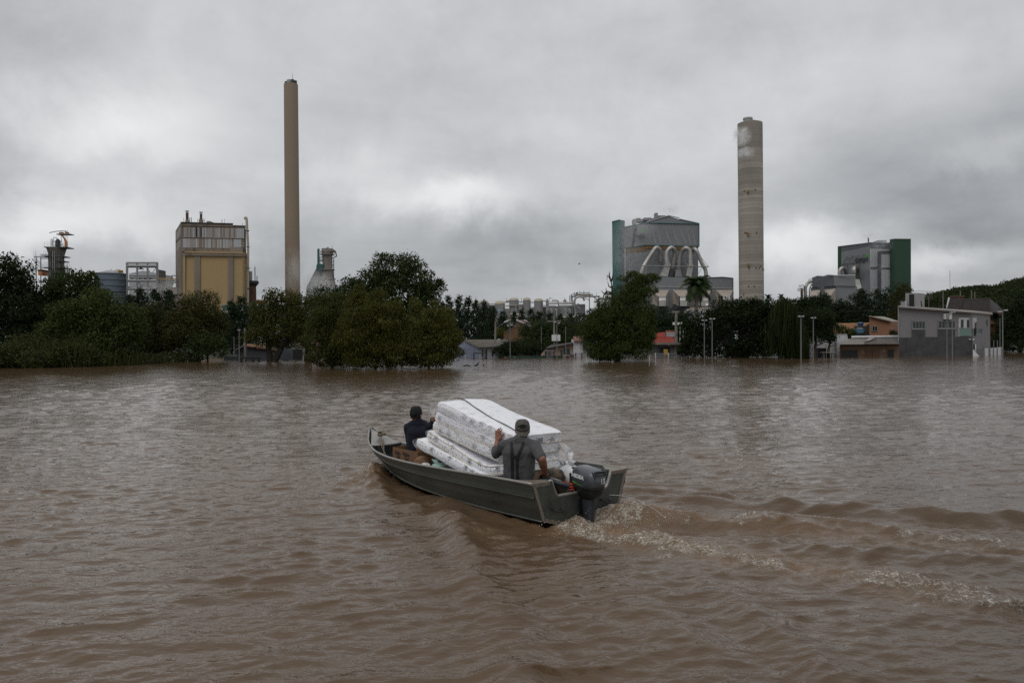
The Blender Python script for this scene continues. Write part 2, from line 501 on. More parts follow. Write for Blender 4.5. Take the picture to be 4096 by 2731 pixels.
 Z += 0.12 * bow * (0.7 + 0.5 * nb) + 0.07 * bow2 * (0.8 + 0.7 * nb) + 0.035 * (bow + bow2) * fbm(X * 11, Y * 11, 3, 63)
 side = np.exp(-((yl - 0.98 - 0.09 * np.clip(3 - xl, 0, 9)) / 0.20) ** 2) * ((xl > -0.6) & (xl < 4.2)) * np.clip((4.2 - xl) / 0.5, 0, 1) * np.clip((xl + 0.6) / 0.8, 0, 1)
 Z += side * (0.035 + 0.03 * n1)
 Z += 0.055 * np.exp(-((np.abs(yl) - np.interp(xl, [0, 1.9, 3, 3.8, 4.4], [.68, .66, .54, .36, .2])) / 0.16) ** 2) * np.clip((xl - .3) / .8, 0, 1) * (xl < 4.6)
 hw = np.interp(xl, [-.02, 0, 1, 1.9, 3, 3.8, 4.4, 4.7], [0, .62, .62, .58, .45, .27, .09, 0]) - 0.03
 ins = np.clip((hw - np.abs(yl)) / 0.06, 0, 1) * (xl > 0) * (xl < 4.7)
 Z = Z * (1 - ins) - 0.09 * ins
 trough = np.exp(-(((xl + 0.15) / 0.35) ** 2 + ((yl - 0.35) / 0.5) ** 2)); Z -= 0.05 * trough
 Z += 0.05 * stern
 foam = 1.25 * stern * (0.8 + 0.5 * n1) + 1.25 * low * (0.9 + 0.5 * n1) + 0.7 * upp * (0.5 + 1.3 * n1) + 0.95 * bow * (0.7 + 0.7 * nb) + 0.62 * bow2 * (0.6 + 1.0 * nb) + 0.42 * side * (0.45 + 1.4 * n1)
 foam += 0.5 * between * np.clip(n1 + 0.3, 0, 1)
 patch = np.zeros_like(X)
 for (px, py, r) in ((2440, 2190, 0.28), (2640, 2235, 0.16), (2740, 2275, 0.12), (2990, 2085, 0.3), (3300, 2260, 0.2), (3600, 2330, 0.25), (3990, 2370, 0.3), (2380, 2150, 0.3), (2900, 2180, .25)):
  c = wat(px, py); patch += np.exp(-(((X - c.x) / r) ** 2 + ((Y - c.y) / r) ** 2))
 foam += 0.7 * patch * (0.6 + 0.9 * n1)
 foam = np.clip(foam, 0, 0.92)
 churn = np.clip(0.75 * low + 0.5 * upp + 0.9 * stern + 0.55 * between + 0.6 * bow + 0.35 * bow2 + 0.2 * side, 0, 1)
 V = np.stack([X + DX, Y + DY, Z], -1).reshape(-1, 3)
 idx = np.arange(rows * cols).reshape(rows, cols)
 F = np.stack([idx[:-1, :-1], idx[:-1, 1:], idx[1:, 1:], idx[1:, :-1]], -1).reshape(-1, 4)
 o = np_mesh('water', V, F, MWATER, smooth=True)
 o['kind'] = 'structure'
 for nm, arr in (('foam', foam), ('churn', churn)):
  at_ = o.data.attributes.new(nm, 'FLOAT', 'POINT')
  at_.data.foreach_set('value', arr.astype(np.float32).ravel())
 return X, Y, Z
WX, WY, WZ = build_water()
far = MB()
far.add([(-900, -60, -0.30), (900, -60, -0.30), (900, 900, -0.30), (-900, 900, -0.30)], [(0, 1, 2, 3)])
o = far.build('flood_water', MWATER); o['kind'] = 'structure'
gm = mat('damp_soil', (0.02, 0.021, 0.013), 0.95, var=0.4, vscale=0.4, bump=0.1, bscale=2)
g = MB(); g.add([(-900, 138, -0.5), (900, 138, -0.5), (900, 160, 0.7), (-900, 160, 0.7), (900, 3200, 0.8), (-900, 3200, 0.8)], [(0, 1, 2, 3), (3, 2, 4, 5)])
o = g.build('ground', gm); o['kind'] = 'structure'
def hill():
 ridge = [(3560, 1300), (3640, 1240), (3700, 1212), (3745, 1194), (3780, 1184), (3850, 1174), (3920, 1171), (3990, 1171), (4040, 1155), (4100, 1138), (4300, 1105), (4700, 1140), (5200, 1300)]
 cols, rows = 130, 26
 px = np.linspace(3560, 5200, cols); py = np.interp(px, [p[0] for p in ridge], [p[1] for p in ridge])
 V = []
 for j in range(rows):
  s = j / (rows - 1)
  for i in range(cols):
   Yd = 330 + 320 * s
   top = at(px[i], py[i], 650)
   hz = top.z * (1 - (1 - min(s, 1)) ** 1.7)
   x = at(px[i], 1300, Yd).x
   hz += (2.2 * float(fbm(np.array([x * 0.05]), np.array([Yd * 0.05]), 3, 3)[0])) * s * (1 if j < rows - 1 else 0.4)
   V.append((x, Yd, max(hz, -1.0)))
 V = np.array(V); idx = np.arange(rows * cols).reshape(rows, cols)
 F = np.stack([idx[:-1, :-1], idx[:-1, 1:], idx[1:, 1:], idx[1:, :-1]], -1).reshape(-1, 4)
 o = np_mesh('hill', V, F, mat('hill_grass', (0.013, 0.017, 0.008), 0.95, var=0.35, vscale=0.05), smooth=True)
 o['kind'] = 'structure'
 return V
HILLV = hill()
# ------------------------------------------------------------------ the pulp mill
M_CONC = mat('weathered_concrete', (0.36, 0.315, 0.26), 0.9, var=0.12, vscale=0.05, bump=0.1, bscale=0.4, dirt=(0.15, 0.125, 0.10), dscale=0.09, dcut=(0.55, 0.8), stretch=(1, 1, 0.25))
M_CONC2 = mat('brown_concrete', (0.265, 0.205, 0.15), 0.9, var=0.10, vscale=0.03, bump=0.1, bscale=0.4, dirt=(0.19, 0.15, 0.12), dscale=0.06, dcut=(0.5, 0.8), stretch=(1, 1, 0.2))
M_CLAD = mat('grey_cladding', (0.20, 0.205, 0.215), 0.55, metal=0.1, var=0.06, vscale=0.06, wave=('X', 1.2, 0.05))
M_CLADL = mat('pale_cladding', (0.42, 0.43, 0.45), 0.5, var=0.05, vscale=0.06, wave=('X', 1.2, 0.05))
M_CLADD = mat('dark_cladding', (0.10, 0.105, 0.115), 0.55, var=0.06, vscale=0.06, wave=('X', 1.2, 0.05))
M_TEAL = mat('teal_cladding', (0.045, 0.13, 0.125), 0.5, var=0.08, vscale=0.08, wave=('X', 1.2, 0.05))
M_GREEN = mat('green_cladding', (0.010, 0.048, 0.024), 0.5, var=0.08, vscale=0.08, wave=('X', 1.2, 0.05))
M_DUCT = mat('dull_steel_duct', (0.42, 0.41, 0.39), 0.42, metal=0.65, var=0.15, vscale=0.4, dirt=(0.22, 0.13, 0.08), dscale=0.25, dcut=(0.6, 0.85))
M_SHINE = mat('bright_steel_duct', (0.33, 0.32, 0.30), 0.35, metal=0.85, var=0.1, vscale=0.5)
M_RUSTB = mat('rusty_band', (0.17, 0.10, 0.04), 0.85, var=0.3, vscale=0.5)
M_STEEL = mat('grey_steel', (0.24, 0.24, 0.245), 0.6, metal=0.3, var=0.1, vscale=0.5)
M_DSTEEL = mat('dark_steel', (0.06, 0.06, 0.065), 0.6, metal=0.4, var=0.2, vscale=0.5)
M_PSTEEL = mat('pale_steel', (0.31, 0.31, 0.31), 0.6, metal=0.2, var=0.1, vscale=0.4)
M_BEIGE = mat('beige_hopper', (0.36, 0.31, 0.26), 0.6, var=0.08, vscale=0.2)
M_YELLOW = mat('yellow_render', (0.385, 0.268, 0.128), 0.85, var=0.10, vscale=0.12, bump=0.02, bscale=1.5, dirt=(0.27, 0.20, 0.12), dscale=0.12, dcut=(0.42, 0.75), stretch=(1, 1, 0.3))
M_OLDG = mat('old_grey_render', (0.20, 0.165, 0.13), 0.9, var=0.15, vscale=0.15, dirt=(0.10, 0.075, 0.055), dscale=0.2, dcut=(0.5, 0.75), stretch=(1, 1, 0.3))
M_PANEL = mat('fibre_panel', (0.30, 0.28, 0.265), 0.85, var=0.12, vscale=0.3, dirt=(0.15, 0.12, 0.10), dscale=0.25, dcut=(0.55, 0.8), stretch=(1, 1, 0.15))
M_PANEL2 = mat('stained_panel', (0.20, 0.165, 0.14), 0.85, var=0.15, vscale=0.3, stretch=(1, 1, 0.15))
M_PANEL3 = mat('pale_panel', (0.38, 0.385, 0.40), 0.8, var=0.08, vscale=0.3, stretch=(1, 1, 0.15))
M_RUST = mat('rusty_iron', (0.10, 0.045, 0.025), 0.85, var=0.3, vscale=0.6)
M_ORANGE = mat('orange_paint', (0.42, 0.16, 0.05), 0.6, var=0.15, vscale=0.4)
M_BLACK = mat('black_opening', (0.012, 0.012, 0.013), 0.8)  # flat black, painted for the unlit depth on openings
M_TANKB = mat('blue_grey_steel', (0.115, 0.145, 0.175), 0.5, metal=0.2, var=0.1, vscale=0.15)
M_YEL = mat('yellow_paint', (0.45, 0.28, 0.06), 0.6, var=0.1)
M_DOME = mat('cream_dome', (0.42, 0.37, 0.30), 0.6, var=0.06, vscale=0.2)
M_TANKG = mat('tank_grey', (0.22, 0.215, 0.21), 0.6, var=0.06, vscale=0.2)
M_LEAF = mat('logo_green', (0.07, 0.30, 0.03), 0.5)
M_INK = mat('logo_dark', (0.03, 0.035, 0.04), 0.6)
def text_mesh(name, body, size, M, m, parent=None, ext=0.0, align='CENTER', bold=0.0, shear=0.0):
 """flat lettering on a face: M maps the text plane into the parent's space"""
 c = bpy.data.curves.new(name, 'FONT'); c.body = body; c.size = size; c.extrude = ext; c.offset = bold; c.shear = shear
 c.align_x = align; c.align_y = 'CENTER'; c.resolution_u = 3
 t = bpy.data.objects.new(name + '_t', c); COL.objects.link(t)
 dg = bpy.context.evaluated_depsgraph_get(); dg.update()
 me = bpy.data.meshes.new_from_object(t.evaluated_get(dg))
 bpy.data.objects.remove(t, do_unlink=True); bpy.data.curves.remove(c)
 me.name = name
 me.transform(M)
 me.materials.clear()
 return link(name, me, m, parent)
def frame(o, ax, ay, az=None):
 ax, ay = Vector(ax).normalized(), Vector(ay).normalized()
 az = ax.cross(ay)
 M = Matrix.Identity(4)
 for i in range(3): M[i][0], M[i][1], M[i][2], M[i][3] = ax[i], ay[i], az[i], o[i]
 return M
# ---- tall brown chimney, left
def chimney(name, label, pxs, Y, topy, m, n=40, bands=()):
 (lt, rt), (lb, rb), by = pxs
 zt = at((lt + rt) / 2, topy, Y).z
 c0 = at((lb + rb) / 2, by, Y); base = Vector((c0.x, Y, 0))
 rtp, rbt = (rt - lt) / 2 / FPX * Y, (rb - lb) / 2 / FPX * Y
 slope = (rbt - rtp) / (zt - c0.z)
 root = empty(name, base, label=label, cat='chimney')
 r0 = rbt + slope * c0.z
 prof = [(r0 - slope * z, z) for z in np.linspace(0, zt, 60)]
 MB().lathe(prof, n=n).build('shaft', m, root, smooth=35)
 return root, zt, rtp, base
ch1, zt, rt, cb = chimney('chimney', 'tall slender brown concrete chimney beside the yellow boiler house', ((1133.6, 1188.5), (1141.6, 1200), 1163), 420, 339, M_CONC2)
for k in range(7):
 a = 2 * math.pi * k / 7
 w = 0.75
 m = MB((0, 0, 0)); m.lathe([(0.9, zt), (0.9, zt + (1.2 if k % 3 else 2.0)), (0.7, zt + (1.2 if k % 3 else 2.0))], c=(math.cos(a) * (rt - 1.3), math.sin(a) * (rt - 1.3), 0), n=10)
 m.build('flue_cap', M_PSTEEL if k % 2 else M_DSTEEL, ch1)
MB().lathe([(2.2, zt), (2.2, zt + 2.2), (1.8, zt + 2.2)], n=16).build('flue', M_PSTEEL, ch1, smooth=40)
MB().tube([(1.5, -2, zt), (1.5, -2, zt + 5.0)], 0.10, 5).build('lightning_rod', M_DSTEEL, ch1)
# ---- thick banded chimney, right
ch2, zt, rt, cb = chimney('chimney', 'thick pale concrete chimney with dark bands and two short flues', ((2951, 3047), (2958.7, 3053), 1196), 400, 495, M_CONC, 48)
rngc = np.random.default_rng(5)
M_HATCH = mat('faded_yellow', (.24, .15, .05), .8, var=.2)
M_BANDS = [mat('pour_band', c, 0.9, var=0.15, vscale=0.08, dirt=(0.18, 0.15, 0.125), dscale=0.15, dcut=(0.6, 0.95), stretch=(1, 1, 0.4)) for c in ((0.285, 0.255, 0.215), (0.32, 0.285, 0.245), (0.37, 0.33, 0.285), (0.235, 0.21, 0.178))]
z = 3.0; k = 0
while z < zt - 3.2:      # each pour of concrete is a ring of its own, a hand proud or recessed
 up = z / zt
 h = 1.2 + 1.0 * rngc.random()
 if up > 0.72: h *= 1.8
 r = rt + (zt - z) * ((3053 - 2958.7 - 96) / 2 / FPX * 400) / (zt) + 0.03
 which = 3 if up > 0.82 and rngc.random() < 0.75 else int(rngc.choice([0, 1, 1, 2, 2]) if up < 0.8 else rngc.choice([0, 1]))
 e = 0.04 + 0.03 * (which == 2)
 MB().lathe([(r, z), (r + e, z + 0.03), (r + e, z + h - 0.06), (r, z + h - 0.03)], n=48, caps=False).build('concrete_ring', M_BANDS[which], ch2, smooth=30)
 z += h; k += 1
q = zoom(2400, 400, 1.96)
for (x0, x1, y0, y1) in ((1126, 1192, 143, 192), (1194, 1222, 155, 186)):
 a, b = at(*q(x0, y1), 400), at(*q(x1, y0), 400)
 r = (b.x - a.x) / 2; c = ((a.x + b.x) / 2 - cb.x, 0 if x0 < 1190 else 1.5, 0)
 MB().lathe([(r, zt - 0.5), (r, b.z - 1), (r + .25, b.z - 0.9), (r + .25, b.z), (r - .4, b.z), (r - .4, b.z - 2)], c=c, n=24).build('flue', M_PSTEEL if x0 < 1190 else M_OLDG, ch2, smooth=40)
for (x, y, w, h) in ((1160, 718, 9, 22), (1163, 1052, 9, 24), (1165, 1293, 10, 22)):
 a, b = at(*q(x - w / 2, y + h / 2), 400 - rt), at(*q(x + w / 2, y - h / 2), 400 - rt)
 MB((cb.x, cb.y, 0)).box((a.x, 400 - rt - 0.5, a.z), (b.x, 400 - rt + 1.2, b.z)).build('hatch', M_HATCH, ch2)
rg = random.Random(3)
for k in range(15):
 x = 1100 + 170 * rg.random(); y = rg.choice([720, 1052, 1050, 1305, 1312, 1318, 1325, 1335, 1470, 1530]) + rg.uniform(-6, 6)
 c = at(*q(x, y), 400); dx = (c.x - cb.x);
 if abs(dx) > rt - 0.5: continue
 yy = -math.sqrt(rt * rt - dx * dx) - 0.05
 MB().box((dx - 0.22, yy - 0.25, c.z - 0.3), (dx + 0.22, yy + 0.5, c.z + 0.35)).build('bracket', M_RUST, ch2)
# ---- generic helper: walls from plan points (zoom x, depth) and heights read at each of them
def wallpoly(mb, q, pts, thick=0.5):
 """pts: (zoom x, zoom y, depth) corners of one wall"""
 P = [at(*q(x, y), Y) for x, y, Y in pts]
 mb.slab(P, (0, thick, 0)); return mb
def BK(o, d):
 return Vector((o.x / o.y * d, d, 0))
def obox(mb, q, x0, y0, x1, y1, Y, d):
 a, b = at(*q(x0, y1), Y), at(*q(x1, y0), Y)
 mb.box((a.x, Y, a.z), (b.x, Y + d, b.z)); return mb
KW = 0.42
# ---- big grey boiler house with the duct loops
q = zoom(2430, 820, 3.563)
YB = 430
ob = at(*q(545, 1000), YB); ob.z = 0
B1 = empty('boiler_house', ob, label='big grey boiler house with four looping steel ducts on its front', cat='boiler house')
def mb1(): return MB(ob)
def P(x, y, Y=YB): return at(*q(x, y), Y)
Yl = YB + 16      # left face runs back to here
m = mb1()
m.slab([P(545, 572), P(1305, 590), P(1305, 268), P(1025, 205), P(870, 158), P(620, 190), P(545, 255)], BK(ob, 34))
m.build('upper_storey', M_CLAD, B1)
m = mb1(); m.add([P(545, 572), P(545, 255), P(230, 318, Yl), P(230, 615, Yl), P(545, 572, YB + 34), P(545, 255, YB + 34)], [(0, 1, 2, 3), (1, 5, 2), (0, 3, 4)])
m.build('side_wall', M_CLAD, B1)
m = mb1()
m.slab([P(550, 1990), P(1293, 1990), P(1293, 592, YB + .3), P(550, 575, YB + .3)], BK(ob, 30)); m.build('lower_storey', M_CLAD, B1)
m = mb1(); m.add([P(549, 1990), P(549, 575), P(252, 612, Yl), P(252, 1990, Yl)], [(0, 1, 2, 3)]); m.build('lower_side_wall', M_CLAD, B1)
for (a, b) in (((545, 255, YB - .3), (1305, 272, YB - .3)), ((545, 572, YB - .3), (1305, 590, YB - .3)), ((545, 256, YB - .2), (232, 318, Yl - .2)), ((545, 573, YB - .2), (232, 614, Yl - .2))):
 m = mb1(); m.bar(P(*a), P(*b), 1.0); m.build('green_trim', M_TEAL, B1)
m = mb1(); m.bar(P(1305, 268, YB - .3), P(1305, 590, YB - .3), 0.9); m.build('green_trim', M_TEAL, B1)
m = mb1(); m.add([P(550, 575, YB - .15), P(550, 660, YB - .15), P(252, 690, Yl - .3), P(252, 613, Yl - .3)], [(0, 1, 2, 3)]); m.build('rusty_band', M_RUSTB, B1)
m = mb1(); m.slab([P(551, 576, YB - .2), P(551, 625, YB - .2), P(1290, 640, YB - .2), P(1290, 593, YB - .2)], (0, .15, 0)); m.build('rusty_band', M_RUSTB, B1)
m = mb1(); m.bar(P(545, 250, YB - .3), P(870, 152, YB - .3), .9); m.bar(P(870, 152, YB - .3), P(1025, 186, YB - .3), .9); m.bar(P(1025, 200, YB - .3), P(1306, 262, YB - .3), .9); m.build('roof_edge', M_PSTEEL, B1)
m = mb1(); m.add([P(416, 285, YB + 6.2), P(398, 287, YB + 7.2), P(345, 598, YB + 9.8), P(366, 595, YB + 8.8)], [(0, 1, 2, 3)])
for i in range(4): m.v[i] = (m.v[i][0] - 0.25, m.v[i][1] - 0.45, m.v[i][2])
m.build('dark_stripe', M_INK, B1)
for (x0, y0, x1, y1, Y, d, mm) in ((370, 200, 412, 275, YB + 14, 6, M_PSTEEL), (414, 186, 472, 240, YB + 14, 6, M_STEEL), (474, 200, 545, 235, YB + 14, 8, M_PSTEEL), (520, 180, 625, 215, YB + 10, 10, M_STEEL), (725, 148, 828, 185, YB + 8, 10, M_STEEL)):
 obox(mb1(), q, x0, y0, x1, y1, Y, d).build('roof_vent', mm, B1)
obox(mb1(), q, 680, 112, 718, 182, YB + 6, 4).build('stack', M_STEEL, B1)
for (xa, ya, xb, yb) in ((630, 335, 690, 555), (708, 335, 765, 550), (812, 330, 902, 545), (922, 333, 1012, 548), (1030, 335, 1122, 548), (1134, 352, 1185, 555), (1208, 358, 1252, 560)):
 m = mb1(); m.tube([P(xa, ya, YB - .4), P(xb, yb, YB - 7)], 0.22, 5); m.build('tie_rod', M_PSTEEL, B1)
def duct(pts, r, name='duct', mm=M_DUCT, n=10):
 m = mb1();
 W = [P(*p) for p in pts]
 out = []
 for i in range(len(W) - 1):        # rounded course
  p0, p1, p2, p3 = W[max(i - 1, 0)], W[i], W[i + 1], W[min(i + 2, len(W) - 1)]
  for s in (0, .33, .66):
   t = s
   out.append(0.5 * ((2 * p1) + (p2 - p0) * t + (2 * p0 - 5 * p1 + 4 * p2 - p3) * t * t + (3 * p1 - p0 - 3 * p2 + p3) * t ** 3))
 out.append(W[-1])
 m.tube(out, r, n); m.build(name, mm, B1, smooth=40)
D = YB - 5
duct([(485, 1000, D - 2), (505, 900, D - 2), (560, 800, D), (640, 680, D), (690, 610, D), (735, 625, D + 1), (755, 690, D + 2), (765, 800, D + 3)], 2.9)
duct([(850, 870, D - 2), (842, 760, D - 2), (850, 670, D - 2), (905, 608, D - 2), (955, 650, D), (952, 740, D + 1), (925, 900, D + 2)], 2.9)
duct([(1010, 900, D + 2), (1030, 760, D + 1), (1062, 665, D), (1118, 612, D - 2), (1168, 655, D - 2), (1180, 740, D - 2), (1180, 870, D - 2)], 2.9)
duct([(1205, 690, D + 2), (1225, 630, D), (1262, 640, D - 2), (1300, 720, D - 2), (1345, 830, D - 2), (1395, 920, D - 2), (1408, 1020, D - 2)], 2.6)
for (pts, mm) in (([(835, 830), (870, 800), (895, 845), (895, 870), (820, 870)], M_BEIGE), ([(1150, 860), (1180, 795), (1222, 850), (1222, 870), (1150, 870)], M_BEIGE),
([(815, 870), (895, 870), (860, 1022), (750, 1012)], M_DUCT), ([(1150, 870), (1222, 870), (1195, 1025), (1112, 1022)], M_DUCT),
([(895, 910), (945, 910), (930, 1022), (870, 1022)], M_DSTEEL), ([(975, 912), (1040, 912), (1060, 1022), (960, 1022)], M_STEEL)):
 m = mb1(); m.slab([P(x, y, D - 3) for x, y in pts], (0, 5, 0)); m.build('chute', mm, B1)
m = mb1()
m.bar(P(455, 868, D - 4), P(1440, 880, D - 4), 0.9); m.build('platform_beam', M_STEEL, B1)
for (xa, ya, xb, yb) in ((1330, 740, 1440, 880), (1295, 985, 1345, 885), (780, 930, 905, 850), (980, 770, 1025, 860), (1085, 760, 1125, 850), (880, 785, 905, 850)):
 m = mb1(); m.bar(P(xa, ya, D - 4.2), P(xb, yb, D - 4.2), 0.4); m.build('brace', M_PSTEEL, B1)
YL = YB - 9
m = mb1(); m.slab([P(480, 1990, YL), P(1790, 1990, YL), P(1790, 1042, YL), P(1640, 1026, YL), P(1490, 1036, YL), P(480, 1020, YL)], BK(ob, 30)); m.build('filter_building', M_CLAD, B1)
m = mb1(); m.bar(P(1450, 1036, YL - .2), P(1640, 1027, YL - .2), .8); m.bar(P(1640, 1027, YL - .2), P(1788, 1042, YL - .2), .8); m.bar(P(1789, 1042, YL - .2), P(1795, 1990, YL - .2), .8); m.build('roof_trim', M_CLADD, B1)
m = mb1(); m.slab([P(590, 1165, YL - .3), P(1785, 1195, YL - .3), P(1785, 1180, YL - .3), P(590, 1150, YL - .3)], (0, .25, 0)); m.build('cornice', M_PSTEEL, B1)
for cx_ in (790, 1092, 1395, 1705):
 y0, y1, y2 = 1210, 1300, 1440
 m = mb1(); yo = YL - 7
 m.add([P(cx_ - 165, y0, YL - .4), P(cx_ + 85, y0, YL - .4), P(cx_ + 40, y1, yo), P(cx_ - 72, y1, yo), P(cx_ + 85, y0 + 240, YL - .4), P(cx_ - 165, y0 + 200, YL - .4), P(cx_ + 45, y2, YL - 4), P(cx_ - 72, y2, YL - 4)],
[(0, 1, 2, 3), (1, 4, 6, 2), (0, 3, 7, 5)])
 m.build('hopper', M_BEIGE, B1)
 m = mb1(); prof = [(y1, yo), (y1 + 25, yo - 2.6), (y1 + 60, yo - 3.6), (y2 - 22, yo - 3.6), (y2 - 22, yo - 4.2), (y2, yo - 4.2)]
 m.rings([[P(cx_ - 60, y, Y), P(cx_ + 42, y, Y), P(cx_ + 42, y + 6, Y + 4), P(cx_ - 60, y + 6, Y + 4)] for y, Y in prof]); m.build('elbow_chute', M_DUCT, B1)
 m = mb1(); m.add([P(cx_ - 80, 1372, YL - 3), P(cx_ - 80, 1480, YL - 3), P(cx_ - 195, 1480, YL - 1)], [(0, 1, 2)]); m.slab([P(cx_ - 70, y2, YL - 6), P(cx_ + 42, y2, YL - 6), P(cx_ + 42, 1990, YL - 6), P(cx_ - 70, 1990, YL - 6)], (0, 4, 0)); m.build('dark_skirt', M_DSTEEL, B1)
 m = mb1(); m.bar(P(cx_ + 84, 1190, YL - 1), P(cx_ + 87, 1990, YL - 1), .6); m.build('post', M_PSTEEL, B1)
text_mesh('lettering', 'cmpc', 3.3, frame(P(455, 436, YB + 3.6) - ob + Vector((-.6, -1.0, 0)), (P(545, 255) - P(230, 318, Yl)).normalized() * 1.0, (0.0, 0, 1)), M_INK, B1, ext=0.05, bold=.1)
m = mb1(); c = P(508, 372, YB + 1.2)
m.slab([c + Vector((-.5 * math.cos(t) + .3 * math.sin(t), -.9, 1.15 * math.sin(t))) for t in np.linspace(0, 2 * math.pi, 14)[:-1]], (0, .2, 0)); m.build('leaf_emblem', M_LEAF, B1)
m = MB(); Yt = YB + 14; ot = at(*q(120, 1000), Yt); ot.z = 0; m.off = ot
TT = empty('stair_tower', ot, label='teal clad stair tower at the left side of the big boiler house', cat='tower')
m.slab([P(80, 1990, Yt), P(188, 1990, Yt), P(178, 212, Yt), P(65, 240, Yt)], BK(ot, 10)); m.build('front_wall', M_TEAL, TT)
m = MB(ot); m.add([P(188, 1990, Yt), P(253, 1990, Yt + 10), P(246, 222, Yt + 10), P(178, 212, Yt)], [(0, 1, 2, 3)]); m.build('side_wall', M_TEAL, TT)
m = MB(ot); m.slab([P(65, 240, Yt - .3), P(178, 212, Yt - .3), P(178, 205, Yt - .3), P(63, 233, Yt - .3)], BK(ot, 10)); m.build('roof', M_CLADD, TT)
for y in (674, 918):
 m = MB(ot); m.bar(P(186, y, Yt - .2), P(252, y, Yt + 9.8), .5); m.build('trim', M_STEEL, TT)
# ---- second boiler house, far right
q = zoom(3180, 920, 4.612)
YC = 440
oc = at(*q(1390, 1000), YC); oc.z = 0
B2 = empty('boiler_house', oc, label='grey boiler house with a white front and a round green leaf logo', cat='boiler house')
def mb2(): return MB(oc)
def P(x, y, Y=YC): return at(*q(x, y), Y)
Yc = YC + 22
m = mb2(); m.add([P(1395, 2080, YC), P(1390, 235, YC), P(790, 312, Yc), P(790, 2080, Yc)], [(0, 1, 2, 3)]); m.build('side_wall', M_CLAD, B2)
m = mb2(); m.add([P(1390, 237, YC - .2), P(1391, 290, YC - .2), P(846, 405, Yc - 2.2), P(846, 318, Yc - 2.2)], [(0, 1, 2, 3)]); m.build('dark_band', M_CLADD, B2)
m = mb2(); m.add([P(846, 318, Yc - 2.4), P(846, 2080, Yc - 2.4), P(788, 2080, Yc - .4), P(788, 315, Yc - .4)], [(0, 1, 2, 3)]); m.build('green_strip', M_GREEN, B2)
m = mb2(); m.slab([P(1393, 2080), P(1780, 2080), P(1755, 245), P(1392, 240)], BK(oc, 20)); m.build('front_wall', M_CLADL, B2)
m = mb2(); m.slab([P(1393, 335, YC - .25), P(1757, 345, YC - .25), P(1755, 245, YC - .25), P(1392, 238, YC - .25)], (0, .2, 0)); m.build('dark_band', M_CLADD, B2)
m = mb2(); m.slab([P(1394, 718, YC - .25), P(1520, 718, YC - .25), P(1520, 678, YC - .25), P(1394, 678, YC - .25)], (0, .2, 0)); m.build('dark_band', M_CLADD, B2)
m = mb2(); m.slab([P(1596, 2080, YC - 8), P(1776, 2080, YC - 8), P(1770, 385, YC - 8), P(1593, 385, YC - 8)], BK(oc, 8)); m.build('projecting_bay', M_CLADL, B2)
m = mb2(); m.add([P(1595, 2080, YC - 8.1), P(1592, 383, YC - 8.1), P(1525, 400, YC - .3), P(1525, 2080, YC - .3)], [(0, 1, 2, 3)]); m.build('bay_side', M_CLADD, B2)
for (a, b) in ((718, 690), (435, 385)):
 m = mb2(); m.slab([P(1596, a, YC - 8.3), P(1771, a, YC - 8.3), P(1771, b, YC - 8.3), P(1596, b, YC - 8.3)], (0, .25, 0)); m.build('dark_band', M_CLADD, B2)
m = mb2(); m.slab([P(1758, 2080, YC - 10), P(1845, 2080, YC - 16), P(1845, 168, YC - 16), P(1752, 180, YC - 10)], BK(oc, 12)); m.build('green_tower_side', mat('shaded_green_cladding', (0.010, 0.050, 0.026), .6, var=.08), B2)
m = mb2(); m.slab([P(1845, 2080, YC - 16.2), P(2142, 2080, YC - 16.2), P(2138, 170, YC - 16.2), P(1843, 168, YC - 16.2)], BK(oc, 16)); m.build('green_tower', M_GREEN, B2)
m = mb2(); m.bar(P(1845, 164, YC - 16.4), P(2140, 166, YC - 16.4), .7); m.bar(P(1752, 176, YC - 10.4), P(1845, 164, YC - 16.4), .7); m.build('roof_trim', M_PSTEEL, B2)
m = mb2(); m.bar(P(790, 308, Yc - .4), P(1390, 232, YC - .4), .9); m.bar(P(1390, 232, YC - .4), P(1752, 240, YC - .4), .9); m.build('roof_trim', M_PSTEEL, B2)
obox(mb2(), q, 1535, 190, 1612, 244, YC + 3, 6).build('roof_vent', M_PSTEEL, B2)
obox(mb2(), q, 1612, 186, 1690, 244, YC + 3, 6).build('roof_vent', M_CLADL, B2)
m = mb2(); m.tube([P(1353, 245, YC + 3), P(1353, 142, YC + 3)], .9, 8); m.build('stack', M_DSTEEL, B2)
m = mb2(); c = P(1333, 476, YC + 2) + Vector((0, -.8, 0))
m.slab([c + Vector((1.0 * math.cos(t), -.2 * math.cos(t), 1.15 * math.sin(t))) for t in np.linspace(0, 2 * math.pi, 18)[:-1]], (0, .2, 0)); m.build('leaf_emblem', M_LEAF, B2)
text_mesh('lettering', 'cmpc', 4.2, frame(P(1225, 545, YC + 6.0) - oc + Vector((-.4, -1.0, 0)), P(1390, 235, YC) - P(790, 312, Yc) - Vector((0, 0, (P(1390, 235, YC) - P(790, 312, Yc)).z)), (0, 0, 1)), M_INK, B2, ext=.05, bold=.12)
yb = lambda x: YC + 22 * (1390 - x) / 600 - 1.2
for (xa, ya, xb, yb_) in ((890, 610, 965, 490), (965, 490, 995, 530), (1000, 590, 1065, 475), (1065, 475, 1090, 500), (1085, 590, 1170, 465), (1170, 465, 1185, 490), (1195, 560, 1275, 455), (1275, 455, 1300, 480), (868, 630, 1195, 600), (970, 610, 975, 840), (1072, 605, 1075, 700), (1195, 600, 1200, 960), (870, 630, 872, 665), (890, 630, 890, 655), (908, 630, 908, 655)):
 m = mb2(); m.bar(P(xa, ya, yb(xa)), P(xb, yb_, yb(xb)), .55); m.build('pipe_brace', M_DSTEEL, B2)
